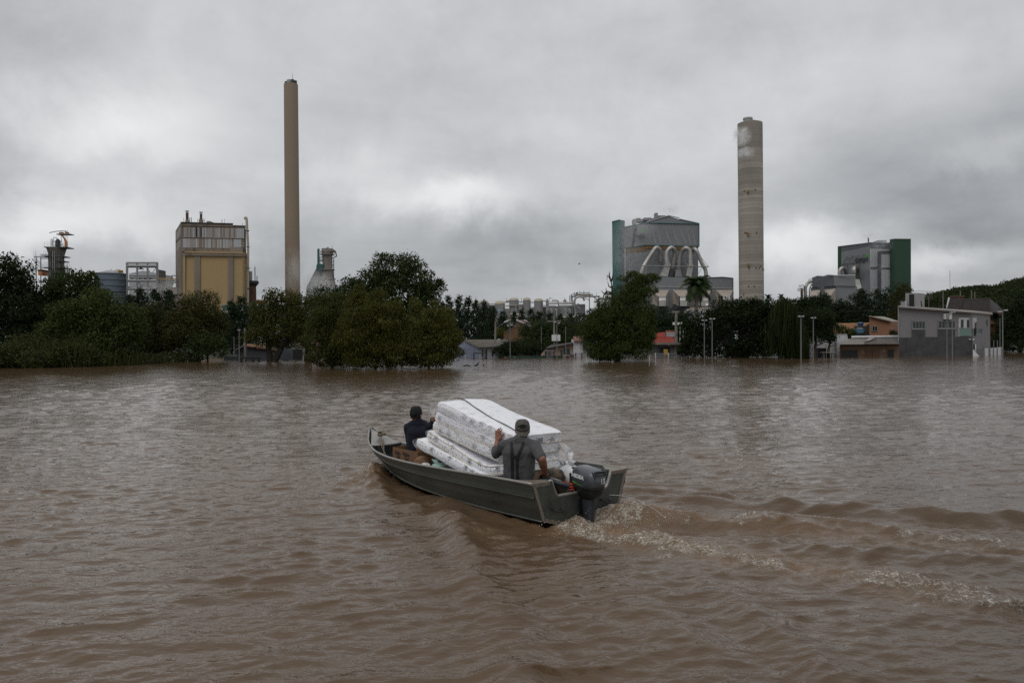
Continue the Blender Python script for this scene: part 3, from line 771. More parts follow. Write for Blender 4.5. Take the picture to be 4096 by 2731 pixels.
def duct2(pts, r, mm, n=10):
 global B1, ob
 sv, so_ = B1, ob; B1, ob = B2, oc
 duct(pts, r, 'duct', mm, n); B1, ob = sv, so_
duct2([(825, 850, YC + 8), (822, 770, YC + 8), (850, 715, YC + 8), (895, 705, YC + 9), (928, 745, YC + 11), (945, 830, YC + 13)], 2.5, M_DUCT)
duct2([(1092, 810, YC - 2), (1092, 720, YC - 2), (1112, 690, YC), (1140, 700, YC + 3), (1150, 780, YC + 5), (1160, 900, YC + 6)], 3.2, M_SHINE)
m = mb2(); m.rings([[P(1115, 905, YC - 6), P(1190, 912, YC - 6), P(1190, 912, YC), P(1115, 905, YC)], [P(1118, 1020, YC - 7), P(1212, 1000, YC - 7), P(1212, 1000, YC), P(1118, 1020, YC)], [P(1160, 1098, YC - 8), P(1226, 1066, YC - 8), P(1226, 1066, YC), P(1160, 1098, YC)]]); m.build('bright_chute', M_SHINE, B2)
m = mb2(); m.rings([[P(1158, 1098, YC - 8.2), P(1228, 1066, YC - 8.2), P(1228, 1066, YC), P(1158, 1098, YC)], [P(1170, 1118, YC - 8.2), P(1240, 1090, YC - 8.2), P(1240, 1090, YC), P(1170, 1118, YC)]]); m.build('chute_collar', M_DSTEEL, B2)
YF = 405
of = at(*q(700, 1200), YF); of.z = 0
FB = empty('filter_building', of, label='low grey building with beige hoppers and wavy roof before the leaf logo boiler house', cat='industrial building')
def mbf(): return MB(of)
m = mbf(); m.slab([P(315, 1060, YF), P(720, 1030, YF - 5), P(716, 845, YF - 5), P(610, 832, YF - 3.5), P(520, 858, YF - 2.5), P(410, 852, YF - 1.5), P(315, 885, YF)], BK(of, 25)); m.build('upper_wall', M_CLADD, FB)
m = mbf(); m.slab([P(720, 1030, YF - 5.2), P(1120, 1035, YF - 3), P(1112, 842, YF - 3), P(716, 845, YF - 5.2)], BK(of, 25)); m.build('upper_front', M_CLAD, FB)
m = mbf(); m.slab([P(285, 2080, YF + 1), P(765, 2080, YF - 4), P(755, 1034, YF - 4), P(290, 1062, YF + 1)], BK(of, 20)); m.build('lower_wall', M_CLAD, FB)
m = mbf(); m.slab([P(765, 2080, YF - 4.4), P(1160, 2080, YF - 2), P(1148, 1036, YF - 2), P(755, 1034, YF - 4.4)], BK(of, 20)); m.build('lower_front', M_CLAD, FB)
m = mbf()
for a, b in zip([(315, 882), (410, 848), (520, 854), (610, 828), (780, 842)], [(410, 848), (520, 854), (610, 828), (780, 842), (1113, 838)]):
 m.bar(P(a[0], a[1], YF - 5), P(b[0], b[1], YF - 5), 1.0)
m.build('roof_edge', M_CLADL, FB)
for (x0, x1, x2, x3, ya, yb2) in ((285, 482, 395, 285, 1125, 1240), (545, 752, 650, 560, 1105, 1240)):
 m = mbf(); m.add([P(x0, ya, YF - 4), P(x1, ya - 25, YF - 6), P(x2, yb2 - 20, YF - 11), P(x3, yb2, YF - 9), P(x2 + 5, 2080, YF - 8), P(x1, 2080, YF - 5), P(x3, 2080, YF - 8)], [(0, 1, 2, 3), (1, 5, 4, 2)]); m.build('hopper', M_BEIGE, FB)
 m = mbf(); m.add([P(x3, yb2, YF - 9), P(x2, yb2 - 20, YF - 11), P(x2 + 5, 2080, YF - 8), P(x3, 2080, YF - 8)], [(0, 1, 2, 3)]); m.build('hopper_wall', M_CLADD, FB)
m = mbf(); m.slab([P(488, 1250, YF - 8), P(545, 1250, YF - 8), P(540, 1042, YF - 8), P(488, 1042, YF - 8)], (0, 5, 0)); m.build('shaft', M_CLADD, FB)
m = mbf(); m.slab([P(235, 1310, YF - 9), P(310, 1310, YF - 9), P(322, 1248, YF - 6), P(255, 1250, YF - 6)], (0, 3, 0)); m.build('small_hopper', M_BEIGE, FB)
sv, so_ = B1, ob; B1, ob = FB, of
duct([(300, 950, YF - 2), (240, 975, YF - 3), (195, 1050, YF - 4), (190, 1130, YF - 4), (195, 2080, YF - 4)], 1.9, 'duct', M_SHINE)
duct([(310, 1000, YF - 1), (275, 1080, YF - 1), (268, 1200, YF - 1), (270, 2080, YF - 1)], .8, 'duct', M_DUCT)
duct([(125, 1075, YF - 4), (126, 2080, YF - 4)], 1.5, 'exhaust_stack', M_RUST)
B1, ob = sv, so_
m = mbf()
for (xa, ya, xb, yb3) in ((50, 1085, 165, 1105), (50, 1120, 165, 1130), (75, 1020, 75, 1120), (160, 1015, 160, 1120), (75, 1022, 160, 1015), (50, 1085, 52, 1120), (100, 1020, 100, 1085), (130, 1018, 130, 1085), (205, 1130, 205, 1380), (165, 1150, 245, 1150), (165, 1220, 245, 1220), (255, 905, 315, 905), (295, 905, 295, 1050), (255, 905, 255, 960)):
 m.bar(P(xa, ya, YF - 6), P(xb, yb3, YF - 6), .45)
m.build('service_platform', M_STEEL, FB)
KW = 1.0
# ---- old yellow boiler house, left of the slender chimney
q = zoom(680, 830, 3.734)
YO = 390
oo = at(*q(600, 1500), YO); oo.z = 0
B3 = empty('boiler_house', oo, label='old yellow boiler house with stained grey panels on its upper storeys', cat='boiler house')
KW = 0.33
def mo(): return MB(oo)
def P(x, y, Y=YO): return at(*q(x, y), Y)
ZB = 2040
m = mo(); m.slab([P(165, ZB), P(1110, ZB), P(1110, 285), P(940, 285), P(940, 243), P(160, 222)], BK(oo, 40)); m.build('wall', M_OLDG, B3)
YS = YO + 22
m = mo(); m.add([P(164, ZB), P(160, 222), P(82, 350, YS), P(88, ZB, YS)], [(0, 1, 2, 3)]); m.build('side_wall', M_OLDG, B3)
m = mo(); m.slab([P(1110, 600, YO + 1), P(1110, 285, YO + 1), P(1128, 285, YO + 1), P(1128, 600, YO + 1)], BK(oo, 30)); m.build('side_wall', M_PANEL2, B3)
rp = random.Random(12)
def panels(x0, x1, yt0, yt1, yb0, yb1, n, dark=(), mats=None, side=None):
 for i in range(n):
  a, b = x0 + (x1 - x0) * i / n, x0 + (x1 - x0) * (i + 1) / n - 1.2
  f = lambda x, p0, p1: p0 + (p1 - p0) * (x - x0) / (x1 - x0)
  pop = 0.12 + 0.22 * rp.random()
  if i in dark:
   m = mo(); m.slab([P(a, f(a, yb0, yb1), YO - .05), P(b, f(b, yb0, yb1), YO - .05), P(b, f(b, yt0, yt1), YO - .05), P(a, f(a, yt0, yt1), YO - .05)], (0, .04, 0)); m.build('opening', M_BLACK, B3); continue
  m = mo(); m.slab([P(a, f(a, yb0, yb1), YO - pop), P(b, f(b, yb0, yb1), YO - pop), P(b, f(b, yt0, yt1), YO - pop), P(a, f(a, yt0, yt1), YO - pop)], (0, pop - .01, 0))
  k = rp.random()
  mm = M_PANEL3 if i > n * .86 else (M_PANEL if k < .62 else (M_PANEL2 if k < .86 else M_PANEL3))
  m.build('wall_panel', mm, B3)
panels(185, 1108, 295, 312, 440, 462, 41, dark=(9, 12))
panels(182, 1065, 460, 474, 598, 612, 39)
for (y0, y1) in ((446, 464), (270, 285)):
 m = mo(); m.bar(P(165, y0, YO - .3), P(1110, y1, YO - .3), 1.1); m.build('ledge', M_OLDG, B3)
m = mo(); m.bar(P(160, 445, YO - .3), P(84, 520, YS - .3), .9); m.build('ledge', M_OLDG, B3)
for (xa, xb, ya, yb_) in ((100, 158, 340, 300), (100, 158, 530, 470)):
 for i in range(2):
  a = xa + (xb - xa) * i / 2; b = a + (xb - xa) / 2 - 1
  Y = lambda x: YO + 22 * (160 - x) / 78 - .35
  t = lambda x: 222 + 128 * (160 - x) / 78 + (60 if ya < 400 else 235)
  m = mo(); m.add([P(a, t(a) + 105, Y(a)), P(b, t(b) + 105, Y(b)), P(b, t(b), Y(b)), P(a, t(a), Y(a))], [(0, 1, 2, 3)]); m.build('wall_panel', M_PANEL, B3)
m = mo(); m.bar(P(158, 222, YO - .4), P(942, 243, YO - .4), 1.2); m.bar(P(942, 272, YO - .4), P(1130, 278, YO - .4), 1.2); m.build('roof_edge', M_DSTEEL, B3)
m = mo(); m.bar(P(170, 222, YO - .5), P(176, 610, YO - .5), 1.0); m.build('corner_post', M_OLDG, B3)
YY = YO - 7
for (x0, x1, mm) in ((225, 366, M_YELLOW), (366, 450, M_OLDG), (450, 868, M_YELLOW), (868, 945, M_OLDG), (945, 1084, M_YELLOW)):
 d = 0 if mm is M_YELLOW else .5
 k = lambda x: (x - 225) / 860
 m = mo(); m.slab([P(x0 + 3, ZB, YY - d), P(x1 + 3, ZB, YY - d), P(x1, 715 + 10 * k(x1), YY - d), P(x0, 715 + 10 * k(x0), YY - d)], (0, 7.2 + d, 0)); m.build('yellow_wall' if mm is M_YELLOW else 'grey_pilaster', mm, B3)
m = mo(); m.slab([P(222, 716, YY - 1), P(1085, 728, YY - 1), P(1085, 700, YY - 1), P(222, 690, YY - 1)], (0, 8, 0)); m.build('cornice', M_OLDG, B3)
m = mo(); m.slab([P(225, 690, YY - .4), P(1085, 702, YY - .4), P(1085, 662, YY - .4), P(225, 652, YY - .4)], (0, 7.3, 0)); m.build('yellow_band', M_YELLOW, B3)
m = mo(); m.slab([P(225, 680, YY - .8), P(1085, 692, YY - .8), P(1085, 684, YY - .8), P(225, 672, YY - .8)], (0, 1, 0)); m.build('ledge', M_OLDG, B3)
m = mo(); m.add([P(228, ZB, YY), P(225, 690, YY - 1), P(140, 775, YY + 20), P(150, ZB, YY + 20)], [(0, 1, 2, 3)]); m.build('yellow_side', M_YELLOW, B3)
m = mo(); m.add([P(222, 655, YY - 1), P(222, 716, YY - 1), P(138, 772, YY + 20), P(138, 715, YY + 20)], [(0, 1, 2, 3)]); m.build('side_cornice', M_OLDG, B3)
m = mo(); m.slab([P(155, 655, YO - 3), P(345, 655, YO - 3), P(345, 600, YO - 3), P(155, 595, YO - 3)], (0, 3, 0)); m.build('parapet', M_OLDG, B3); m = mo(); m.slab([P(898, 670, YO - 3), P(1085, 670, YO - 3), P(1085, 590, YO - 3), P(898, 590, YO - 3)], (0, 3, 0)); m.build('parapet', M_OLDG, B3)
for i in range(22):
 x = 352 + i * 24.5
 m = mo(); m.bar(P(x, 648, YO - 4), P(x, 622, YO - 4), .45); m.build('railing_post', M_PANEL if i % 3 else M_OLDG, B3)
m = mo(); m.bar(P(345, 622, YO - 4), P(895, 632, YO - 4), .4); m.build('rail', M_OLDG, B3)
for r_ in range(4):
 for c_ in range(3):
  x = 152 + c_ * 24; y = 800 + r_ * 95 + (2 - c_) * 26
  Y = lambda x: YY + 20 * (228 - x) / 80 - .5
  m = mo(); m.add([P(x, y + 70, Y(x)), P(x + 15, y + 60, Y(x + 15)), P(x + 15, y - 10, Y(x + 15)), P(x, y, Y(x))], [(0, 1, 2, 3)]); m.build('louvre_panel', M_PANEL2, B3)
for (x, yt, yb_, r, cap) in ((256, 52, 215, 2.1, 1), (463, 70, 210, 1.9, 1), (293, 150, 205, .45, 0), (317, 148, 208, .5, 0), (776, 180, 232, .4, 0), (815, 165, 236, .2, 0), (205, 155, 218, .25, 0), (1084, 230, 280, .25, 0)):
 c = P(x, yt, YO + 8); zb_ = P(x, yb_ + 15, YO + 8).z
 m = mo(); m.tube([(c.x, c.y, zb_), (c.x, c.y, c.z - (.8 if cap else 0))], r, 12); m.build('stack', M_RUST if cap else M_DSTEEL, B3, smooth=40)
 if cap:
  r *= KW; m = mo(); m.lathe([(r + .1, 0), (r + .3, .2), (r + .3, .4), (r * .3, .7)], c=(c.x, c.y, c.z - .4), n=12); m.build('stack_cap', M_PSTEEL, B3)
  m = mo(); m.lathe([(r + .5, 0), (r + .1, 1.6)], c=(c.x, c.y, zb_), n=12); m.build('stack_base', M_OLDG, B3)
m = mo()
for (xa, ya, xb, yb_) in ((415, 175, 518, 175), (415, 175, 415, 225), (518, 175, 518, 230), (438, 178, 438, 225), (495, 178, 495, 228), (415, 200, 518, 200)):
 m.bar(P(xa, ya, YO + 5), P(xb, yb_, YO + 5), .4)
m.build('roof_platform', M_DSTEEL, B3)
obox(mo(), q, 545, 204, 598, 245, YO + 4, 5).build('roof_vent', M_OLDG, B3)
m = mo(); m.tube([P(1160, ZB, YO - 3), P(1166, 600, YO - 3), P(1145, 190, YO - 3), P(1143, 160, YO - 3), P(1132, 148, YO - 3), P(1120, 156, YO - 3), P(1119, 178, YO - 3)], 1.85, 12); m.build('riser_pipe', M_CONC, B3, smooth=50)
for y in (350, 590, 905, 1210):
 m = mo(); m.lathe([(.7, -.2), (.85, 0), (.7, .2)], c=P(1155 + y / 60, y, YO - 3), n=12); m.build('pipe_flange', M_DSTEEL, B3)
m = mo(); m.bar(P(1128, ZB, YO - 1), P(1124, 480, YO - 1), 1.5); m.bar(P(1090, ZB, YO - 1.5), P(1090, 600, YO - 1.5), .8); m.bar(P(1143, ZB, YO - 1.6), P(1128, 330, YO - 1.6), .8); m.build('service_pipes', M_DSTEEL, B3)
for i in range(6):
 y = 640 + i * 162
 obox(mo(), q, 1089, y, 1113, y + 140, YO - .8, 2).build('duct_section', M_PANEL, B3)
 m = mo(); m.bar(P(1078, y - 10, YO - 2), P(1140, y - 5, YO - 2), .7); m.build('bracket', M_DSTEEL, B3)
ot = P(1205, 1400, YO + 20); ot.z = 0
T4 = empty('process_tower', ot, label='small rusty round tower peeping out behind the yellow boiler house', cat='tower')
cx0 = P(1205, 1100, YO + 20).x
zt4 = P(1205, 1110, YO + 20).z
MB().lathe([(3.2, 0), (3.0, zt4 * .55), (2.8, zt4 - 1)], n=16).build('shell', M_RUST, T4, smooth=40)
MB().lathe([(2.8, zt4 - 2.5), (4.2, zt4 - .8), (4.2, zt4 + .4), (1, zt4 + .4)], n=16).build('platform', M_DSTEEL, T4)
m = MB(); m.box((-2.2, -2, zt4 + .4), (.6, 1, zt4 + 5.5)); m.build('top_housing', M_PANEL, T4)
KW = 1.0
m = MB(); m.bar((2.4, 0, zt4), (2.4, 0, zt4 + 8), .3); m.bar((3.6, -.5, zt4), (3.6, -.5, zt4 + 3), .3); m.build('mast', M_DSTEEL, T4)
os_ = P(1250, 1500, YO - 15); os_.z = 0
SH = empty('mill_shed', os_, label='low mill shed with green roof edge and a rusty red end under the slender chimney', cat='industrial building')
ms = lambda: MB(os_)
m = ms(); m.slab([P(780, ZB, YO - 15), P(1700, ZB, YO - 15), P(1700, 1500, YO - 15), P(780, 1500, YO - 15)], (0, 5, 0)); m.build('wall', M_CLADL, SH)
m = ms(); m.slab([P(775, 1505, YO - 15.5), P(1700, 1505, YO - 15.5), P(1700, 1458, YO - 15.5), P(775, 1458, YO - 15.5)], (0, 6, 0)); m.build('roof_edge', mat('sea_green_sheet', (.05, .13, .11), .6, var=.15, vscale=.3), SH)
m = ms(); m.slab([P(1285, 1440, YO - 10), P(1420, 1440, YO - 10), P(1420, 1378, YO - 10), P(1235, 1378, YO - 10), P(1235, 1384, YO - 10), P(1285, 1384, YO - 10)], (0, 4, 0)); m.build('red_end', mat('red_rust', (.17, .05, .03), .8, var=.3, vscale=.4), SH)
m = ms()
for x in (1240, 1252, 1272): m.bar(P(x, 1380, YO - 11), P(x, 1450, YO - 11), .35)
m.build('post', M_DSTEEL, SH)
KW = 0.4
# ---- process tower with the crane, far left
q = zoom(100, 900, 6.273)
YT = 430
ot = at(*q(800, 1500), YT); ot.z = 0
T1 = empty('process_tower', ot, label='dark pipe-clad process tower topped by an orange crane jib', cat='tower')
def mt(): return MB(ot)
def P(x, y, Y=YT): return at(*q(x, y), Y)
def px2m(n, Y): return n / 6.273 / FPX * Y
R = px2m(170, YT); zc = lambda y, x=800: P(x, y).z
MB().lathe([(R, 0), (R, zc(780)), (R * 1.12, zc(700)), (R * 1.35, zc(575)), (R * 1.35, zc(570))], n=24).build('shell', mat('sooty_steel', (.10, .085, .07), .8, var=.4, vscale=.3, stretch=(1, 1, .2)), T1, smooth=40)
rt_ = random.Random(4)
for x in (640, 662, 688, 712, 735, 756, 778, 808, 848, 926, 950):
 dx = (P(x, 800).x - ot.x); yy = -math.sqrt(max(R * R - dx * dx, .2)) - .5
 top = rt_.choice([590, 600, 640, 790])
 m = MB(); m.tube([(dx, yy, 0), (dx, yy, zc(top))], .42 if x in (808, 848, 926) else .3, 6); m.build('pipe', M_PSTEEL if x in (808, 848, 662, 926, 735) else M_DSTEEL, T1)
for (x0, x1, y) in ((612, 1135, 572), (600, 1040, 795), (610, 1045, 1085), (905, 1020, 915)):
 a, b = P(x0, y).x - ot.x, P(x1, y).x - ot.x
 m = MB(); m.prism([(a, -R - 1.2), (b, -R * .6 - 1.2), (b, R), (a, R)], zc(y) - .4, zc(y) + .1); m.build('platform', M_DSTEEL, T1)
 m = MB()
 for t in np.linspace(0, 1, 7): m.bar((a + (b - a) * t, -R - 1.0 + .4 * R * t, zc(y)), (a + (b - a) * t, -R - 1.0 + .4 * R * t, zc(y) + 2.6), .16)
 m.bar((a, -R - 1, zc(y) + 2.6), (b, -R * .6 - 1, zc(y) + 2.6), .16); m.bar((a, -R - 1, zc(y) + 1.4), (b, -R * .6 - 1, zc(y) + 1.4), .14); m.build('railing', M_STEEL, T1)
m = mt()
MB().lathe([(px2m(62, YT), zc(560)), (px2m(62, YT), zc(420)), (px2m(50, YT), zc(385)), (px2m(20, YT), zc(350)), (.1, zc(345))], c=(P(825, 500).x - ot.x, 0, 0), n=16).build('top_vessel', M_DSTEEL, T1, smooth=50)
for (xa, ya, xb, yb_) in ((685, 560, 685, 400), (720, 560, 720, 312), (720, 312, 800, 316), (800, 316, 800, 400), (685, 410, 930, 405), (910, 260, 912, 560), (690, 510, 940, 505), (940, 470, 975, 560), (650, 560, 650, 360), (650, 360, 690, 360), (690, 360, 690, 480)):
 m = mt(); m.bar(P(xa, ya, YT - 2), P(xb, yb_, YT - 2), .5); m.build('frame_member', M_DSTEEL, T1)
m = mt()
for y in range(365, 500, 22): m.bar(P(648, y, YT - 2), P(692, y, YT - 2), .3)
m.build('ladder', M_STEEL, T1)
arm = [(1030, 560, 44), (1030, 480, 40), (1028, 420, 36), (1000, 350, 30), (960, 300, 24), (925, 250, 18)]
m = mt(); m.rings([[P(x - w, y, YT - 2), P(x + w, y, YT - 2), P(x + w, y, YT + 1), P(x - w, y, YT + 1)] for x, y, w in arm]); m.build('crane_arm', M_ORANGE, T1)
m = mt(); m.slab([P(785, 240, YT - 3), P(1105, 232, YT - 3), P(1105, 212, YT - 3), P(785, 218, YT - 3)], (0, 5, 0)); m.build('crane_platform', M_STEEL, T1)
m = mt(); m.slab([P(850, 225, YT - 2), P(910, 220, YT - 2), P(910, 175, YT - 2), P(850, 180, YT - 2)], (0, 3, 0)); m.slab([P(1000, 220, YT - 2), P(1030, 220, YT - 2), P(1030, 165, YT - 2), P(1000, 165, YT - 2)], (0, 3, 0)); m.build('crane_mount', M_ORANGE, T1)
m = mt(); m.rings([[P(x, y, YT - 2), P(x, y + 22, YT - 2), P(x, y + 22, YT + 1), P(x, y, YT + 1)] for x, y in ((608, 188), (700, 165), (800, 148), (900, 142), (1035, 142))]); m.build('crane_jib', M_PSTEEL, T1)
m = mt()
for (xa, ya, xb, yb_) in ((1005, 230, 1005, 330), (1035, 140, 1040, 340), (1065, 120, 1072, 560), (1105, 180, 1105, 230), (1030, 182, 1105, 182)): m.bar(P(xa, ya, YT - 3), P(xb, yb_, YT - 3), .28)
m.build('crane_ladder', M_STEEL, T1)
KW = 0.25
oz = at(*q(340, 1500), YT); oz.z = 0
SC = empty('stair_scaffold', oz, label='thin steel stair scaffold linked by walkways to the crane tower', cat='scaffold')
def msf(): return MB(oz)
for x in (280, 397):
 m = msf(); m.bar(P(x, 800), P(x, 2900), 1.6); m.build('column', M_DSTEEL, SC)
for (xa, ya, xb, yb_, w) in ((225, 800, 630, 815, 1.3), (410, 845, 630, 850, .6), (405, 740, 575, 745, 1.0), (405, 775, 575, 778, .6), (405, 740, 405, 850, .7), (575, 740, 575, 850, .7), (440, 745, 440, 845, .5), (475, 745, 475, 845, .5), (510, 745, 510, 845, .5), (545, 745, 545, 845, .5), (415, 1080, 620, 1085, 1.3), (415, 1045, 615, 1048, .4),
(290, 860, 395, 975, .8), (290, 905, 395, 1020, .5), (290, 975, 395, 1075, .8), (235, 915, 280, 915, .8), (235, 800, 240, 915, .5), (222, 680, 222, 800, .35), (265, 640, 265, 800, .35), (285, 720, 285, 800, .35), (380, 720, 380, 800, .35), (225, 765, 400, 765, .3), (450, 960, 450, 1015, .4), (410, 1015, 455, 1015, .7), (525, 940, 525, 1080, .3), (520, 680, 520, 740, .3), (225, 1050, 232, 1180, .4), (232, 1170, 280, 1175, .7), (455, 1440, 600, 1440, 1.0), (455, 1400, 600, 1405, .4)):
 m = msf(); m.bar(P(xa, ya), P(xb, yb_), w); m.build('stair_rail' if w < .5 else 'beam', M_DSTEEL, SC)
obox(msf(), q, 330, 1160, 425, 1260, YT - 2, 6).build('orange_cabin', M_ORANGE, SC)
obox(msf(), q, 315, 1115, 420, 1160, YT - 2, 6).build('cabin_top', M_BLACK, SC)
# ---- blue-grey ribbed tank
q = zoom(370, 1000, 6.271)
YK = 400
def P(x, y, Y=YK): return at(*q(x, y), Y)
c = P(468, 700); zt_ = P(468, 598).z; Rk = px2m(360, YK) * 6.273 / 6.271
K1 = empty('storage_tank', (c.x, YK, 0), label='wide blue-grey ribbed storage tank with a yellow platform on its cone roof', cat='tank')
prof = []
nz_ = 13
for i in range(nz_):
 z0, z1 = zt_ * i / nz_, zt_ * (i + 1) / nz_
 prof += [(Rk, z0 + .15), (Rk, z1 - .55), (Rk + .38, z1 - .45), (Rk + .38, z1 - .05)]
MB().lathe(prof, n=48).build('shell', M_TANKB, K1, smooth=20)
za = P(470, 522).z
MB().lathe([(Rk + .3, zt_), (1.5, za), (.1, za)], n=32).build('cone_roof', M_PSTEEL, K1)
m = MB()
for a in np.linspace(0, 2 * math.pi, 17)[:-1]: m.bar((Rk * math.cos(a), Rk * math.sin(a), zt_ + .1), (1.4 * math.cos(a), 1.4 * math.sin(a), za + .1), .25)
m.build('roof_rib', M_STEEL, K1)
mk = lambda: MB((c.x, YK, 0))
m = mk(); m.tube([P(462, 535), P(462, 490), P(475, 478), P(490, 488)], .5, 6); m.tube([P(575, 560), P(575, 490)], .4, 6); m.tube([P(765, 590), P(765, 515), P(710, 512)], .6, 6); m.build('vent_pipe', M_STEEL, K1)
m = mk()
for (xa, ya, xb, yb_) in ((585, 490, 700, 490), (585, 510, 700, 510), (600, 490, 600, 540), (690, 490, 690, 545), (640, 485, 640, 550)): m.bar(P(xa, ya, YK - 3), P(xb, yb_, YK - 3), .5)
obox(m, q, 625, 500, 672, 548, YK - 3, 4); m.build('roof_platform', M_YEL, K1)
KW = 0.30
# ---- open grey frame round a gabled shed
of_ = P(1250, 1200); of_.z = 0
OF = empty('steel_frame', of_, label='open grey steel gantry frame standing over machinery beside the ribbed tank', cat='gantry')
mf = lambda: MB(of_)
for x in (865, 1120, 1380, 1620):
 m = mf(); m.bar(P(x, 310), P(x + 12, 2850), 3.2 if x in (865, 1620) else 2.6); m.build('column', M_PSTEEL, OF)
for (y, w) in ((322, 2.6), (405, 4.0), (770, 3.2), (975, 3.0)):
 m = mf(); m.bar(P(860, y), P(1625, y), w); m.build('beam', M_PSTEEL, OF)
for x in (865, 1120, 1380, 1620):
 m = mf(); m.bar(P(x + 8, 405, YK + 14), P(x + 12, 2850, YK + 14), 1.6); m.build('rear_column', M_STEEL, OF)
m = mf(); m.bar(P(860, 330, YK + 14), P(1630, 330, YK + 14), 2); m.build('rear_beam', M_STEEL, OF)
for (xa, ya, xb, yb_) in ((1400, 490, 1440, 550), (1510, 560, 1590, 450), (1150, 810, 1240, 890), (1240, 890, 1310, 860)):
 m = mf(); m.bar(P(xa, ya, YK + 1), P(xb, yb_, YK + 1), .8); m.build('brace', M_STEEL, OF)
m = mf(); obox(m, q, 1140, 462, 1250, 478, YK + 6, 2); obox(m, q, 1180, 435, 1200, 470, YK + 6, 2); m.build('hoist', M_RUST, OF)
m = mf(); m.slab([P(1640, 2850, YK + 2), P(1665, 2850, YK + 2), P(1665, 490, YK + 2), P(1640, 490, YK + 2)], (0, 8, 0)); m.build('side_panel', M_PSTEEL, OF)
rm = random.Random(9)
for k in range(26):
 x = rm.uniform(890, 1590); y = rm.choice([760, 760, 760, 965]); h = rm.uniform(20, 90); w = rm.uniform(8, 40)
 if rm.random() < .5: m = mf(); m.tube([P(x, y), P(x, y - h)], px2m(w / 4, YK) / KW, 7)
 else: m = obox(mf(), q, x, y - h * .7, x + w, y, YK + rm.uniform(1, 8), 3)
 m.build('machine_unit', rm.choice([M_STEEL, M_PSTEEL, M_DSTEEL, M_DSTEEL, M_RUST, M_YEL if rm.random() < .4 else M_STEEL]), OF)
gs = P(1260, 700, YK + 25); gs.z = 0
GS = empty('mill_shed', gs, label='gabled pale mill shed seen through the open steel gantry frame', cat='industrial building')
m = MB(gs); m.slab([P(915, 2850, YK + 25), P(1610, 2850, YK + 25), P(1610, 580, YK + 25), P(1270, 518, YK + 25), P(915, 588, YK + 25)], (0, 20, 0)); m.build('gable_wall', M_CLADL, GS)
for y in (640, 690, 740):
 m = MB(gs); m.bar(P(915, y, YK + 24.8), P(1610, y, YK + 24.8), .7); m.build('rib', M_STEEL, GS)
ob_ = P(1900, 900); ob_.z = 0
PB = empty('pipe_bridge', ob_, label='pipe bridge between the steel gantry frame and the yellow boiler house', cat='pipe rack')
mpb = lambda: MB(ob_)
m = mpb(); m.bar(P(1650, 722), P(2110, 724), 1.3); m.build('yellow_walkway', M_YEL, PB)
for (xa, ya, xb, yb_, w) in ((1760, 825, 2110, 815, 1.6), (1700, 760, 2110, 755, .8), (1715, 730, 1715, 2800, 1.2), (1880, 740, 1880, 820, .9), (2020, 740, 2020, 820, .9), (1710, 620, 1710, 720, .3), (1840, 625, 1840, 720, .3), (1940, 625, 1940, 720, .3), (1780, 690, 1780, 720, .3), (1860, 825, 1870, 890, 1.2), (2015, 825, 2015, 890, 1.4), (1665, 860, 1750, 940, 1)):
 m = mpb(); m.bar(P(xa, ya, YK - 1), P(xb, yb_, YK - 1), w); m.build('pipe_support', M_STEEL, PB)
m = mpb(); m.tube([P(1975, 720), P(1978, 655), P(2000, 638), P(2060, 640), P(2090, 660)], .9, 8); m.tube([P(2010, 720), P(2012, 660)], .7, 8); m.tube([P(1900, 775), P(2110, 775)], 1.0, 8); m.build('pipe', M_PSTEEL, PB)
obox(mpb(), q, 1735, 930, 2120, 2850, YK + 6, 20).build('grey_block', M_CONC, PB)
obox(mpb(), q, 1665, 880, 1725, 2850, YK + 5, 10).build('pale_silo', M_PANEL3, PB)
KW = 0.45
# ---- conical tower right of the slender chimney
q = zoom(1180, 960, 6.533)
YV = 440
def P(x, y, Y=YV): return at(*q(x, y), Y)
cv = P(850, 800); cv.z = 0
mv = lambda: MB(cv)
V1 = empty('process_tower', cv, label='pale round tower with a ringed platform and a dark green pipe at its side', cat='tower')
zv = lambda y: P(850, y).z
rv = lambda n: n / 6.533 / FPX * YV
MB().lathe([(rv(330), 0), (rv(250), zv(1320)), (rv(175), zv(1020)), (rv(150), zv(1000)), (rv(140), zv(790)), (rv(128), zv(780)), (rv(128), zv(390)), (rv(150), zv(380)), (rv(150), zv(290)), (rv(100), zv(285)), (.1, zv(285))], n=28).build('shell', mat('lime_stained_concrete', (.25, .225, .195), .9, var=.15, vscale=.2, dirt=(.16, .135, .11), dscale=.3, dcut=(.5, .8)), V1, smooth=30)
for (y, r, mm) in ((385, 185, M_PANEL), (780, 190, M_PANEL), (1020, 215, M_PANEL)):
 MB().lathe([(rv(r - 40), zv(y + 12)), (rv(r), zv(y + 6)), (rv(r), zv(y - 8)), (rv(r - 40), zv(y - 8))], n=24).build('ring_walkway', mm, V1)
for t in np.linspace(0, 2 * math.pi, 15)[:-1]:
 m = MB(); m.bar((rv(182) * math.cos(t), rv(182) * math.sin(t), zv(385)), (rv(182) * math.cos(t), rv(182) * math.sin(t), zv(300)), .35); m.build('railing_post', M_STEEL, V1)
MB().lathe([(rv(182), zv(300)), (rv(186), zv(306)), (rv(182), zv(312))], n=24, caps=False).build('handrail', M_STEEL, V1)
MB().lathe([(rv(150), zv(330)), (rv(150), zv(228)), (.1, zv(228))], n=20).build('top_drum', M_PSTEEL, V1, smooth=40)
obox(mv(), q, 905, 240, 995, 300, YV - 8, 6).build('top_box', M_PANEL2, V1)
m = mv()
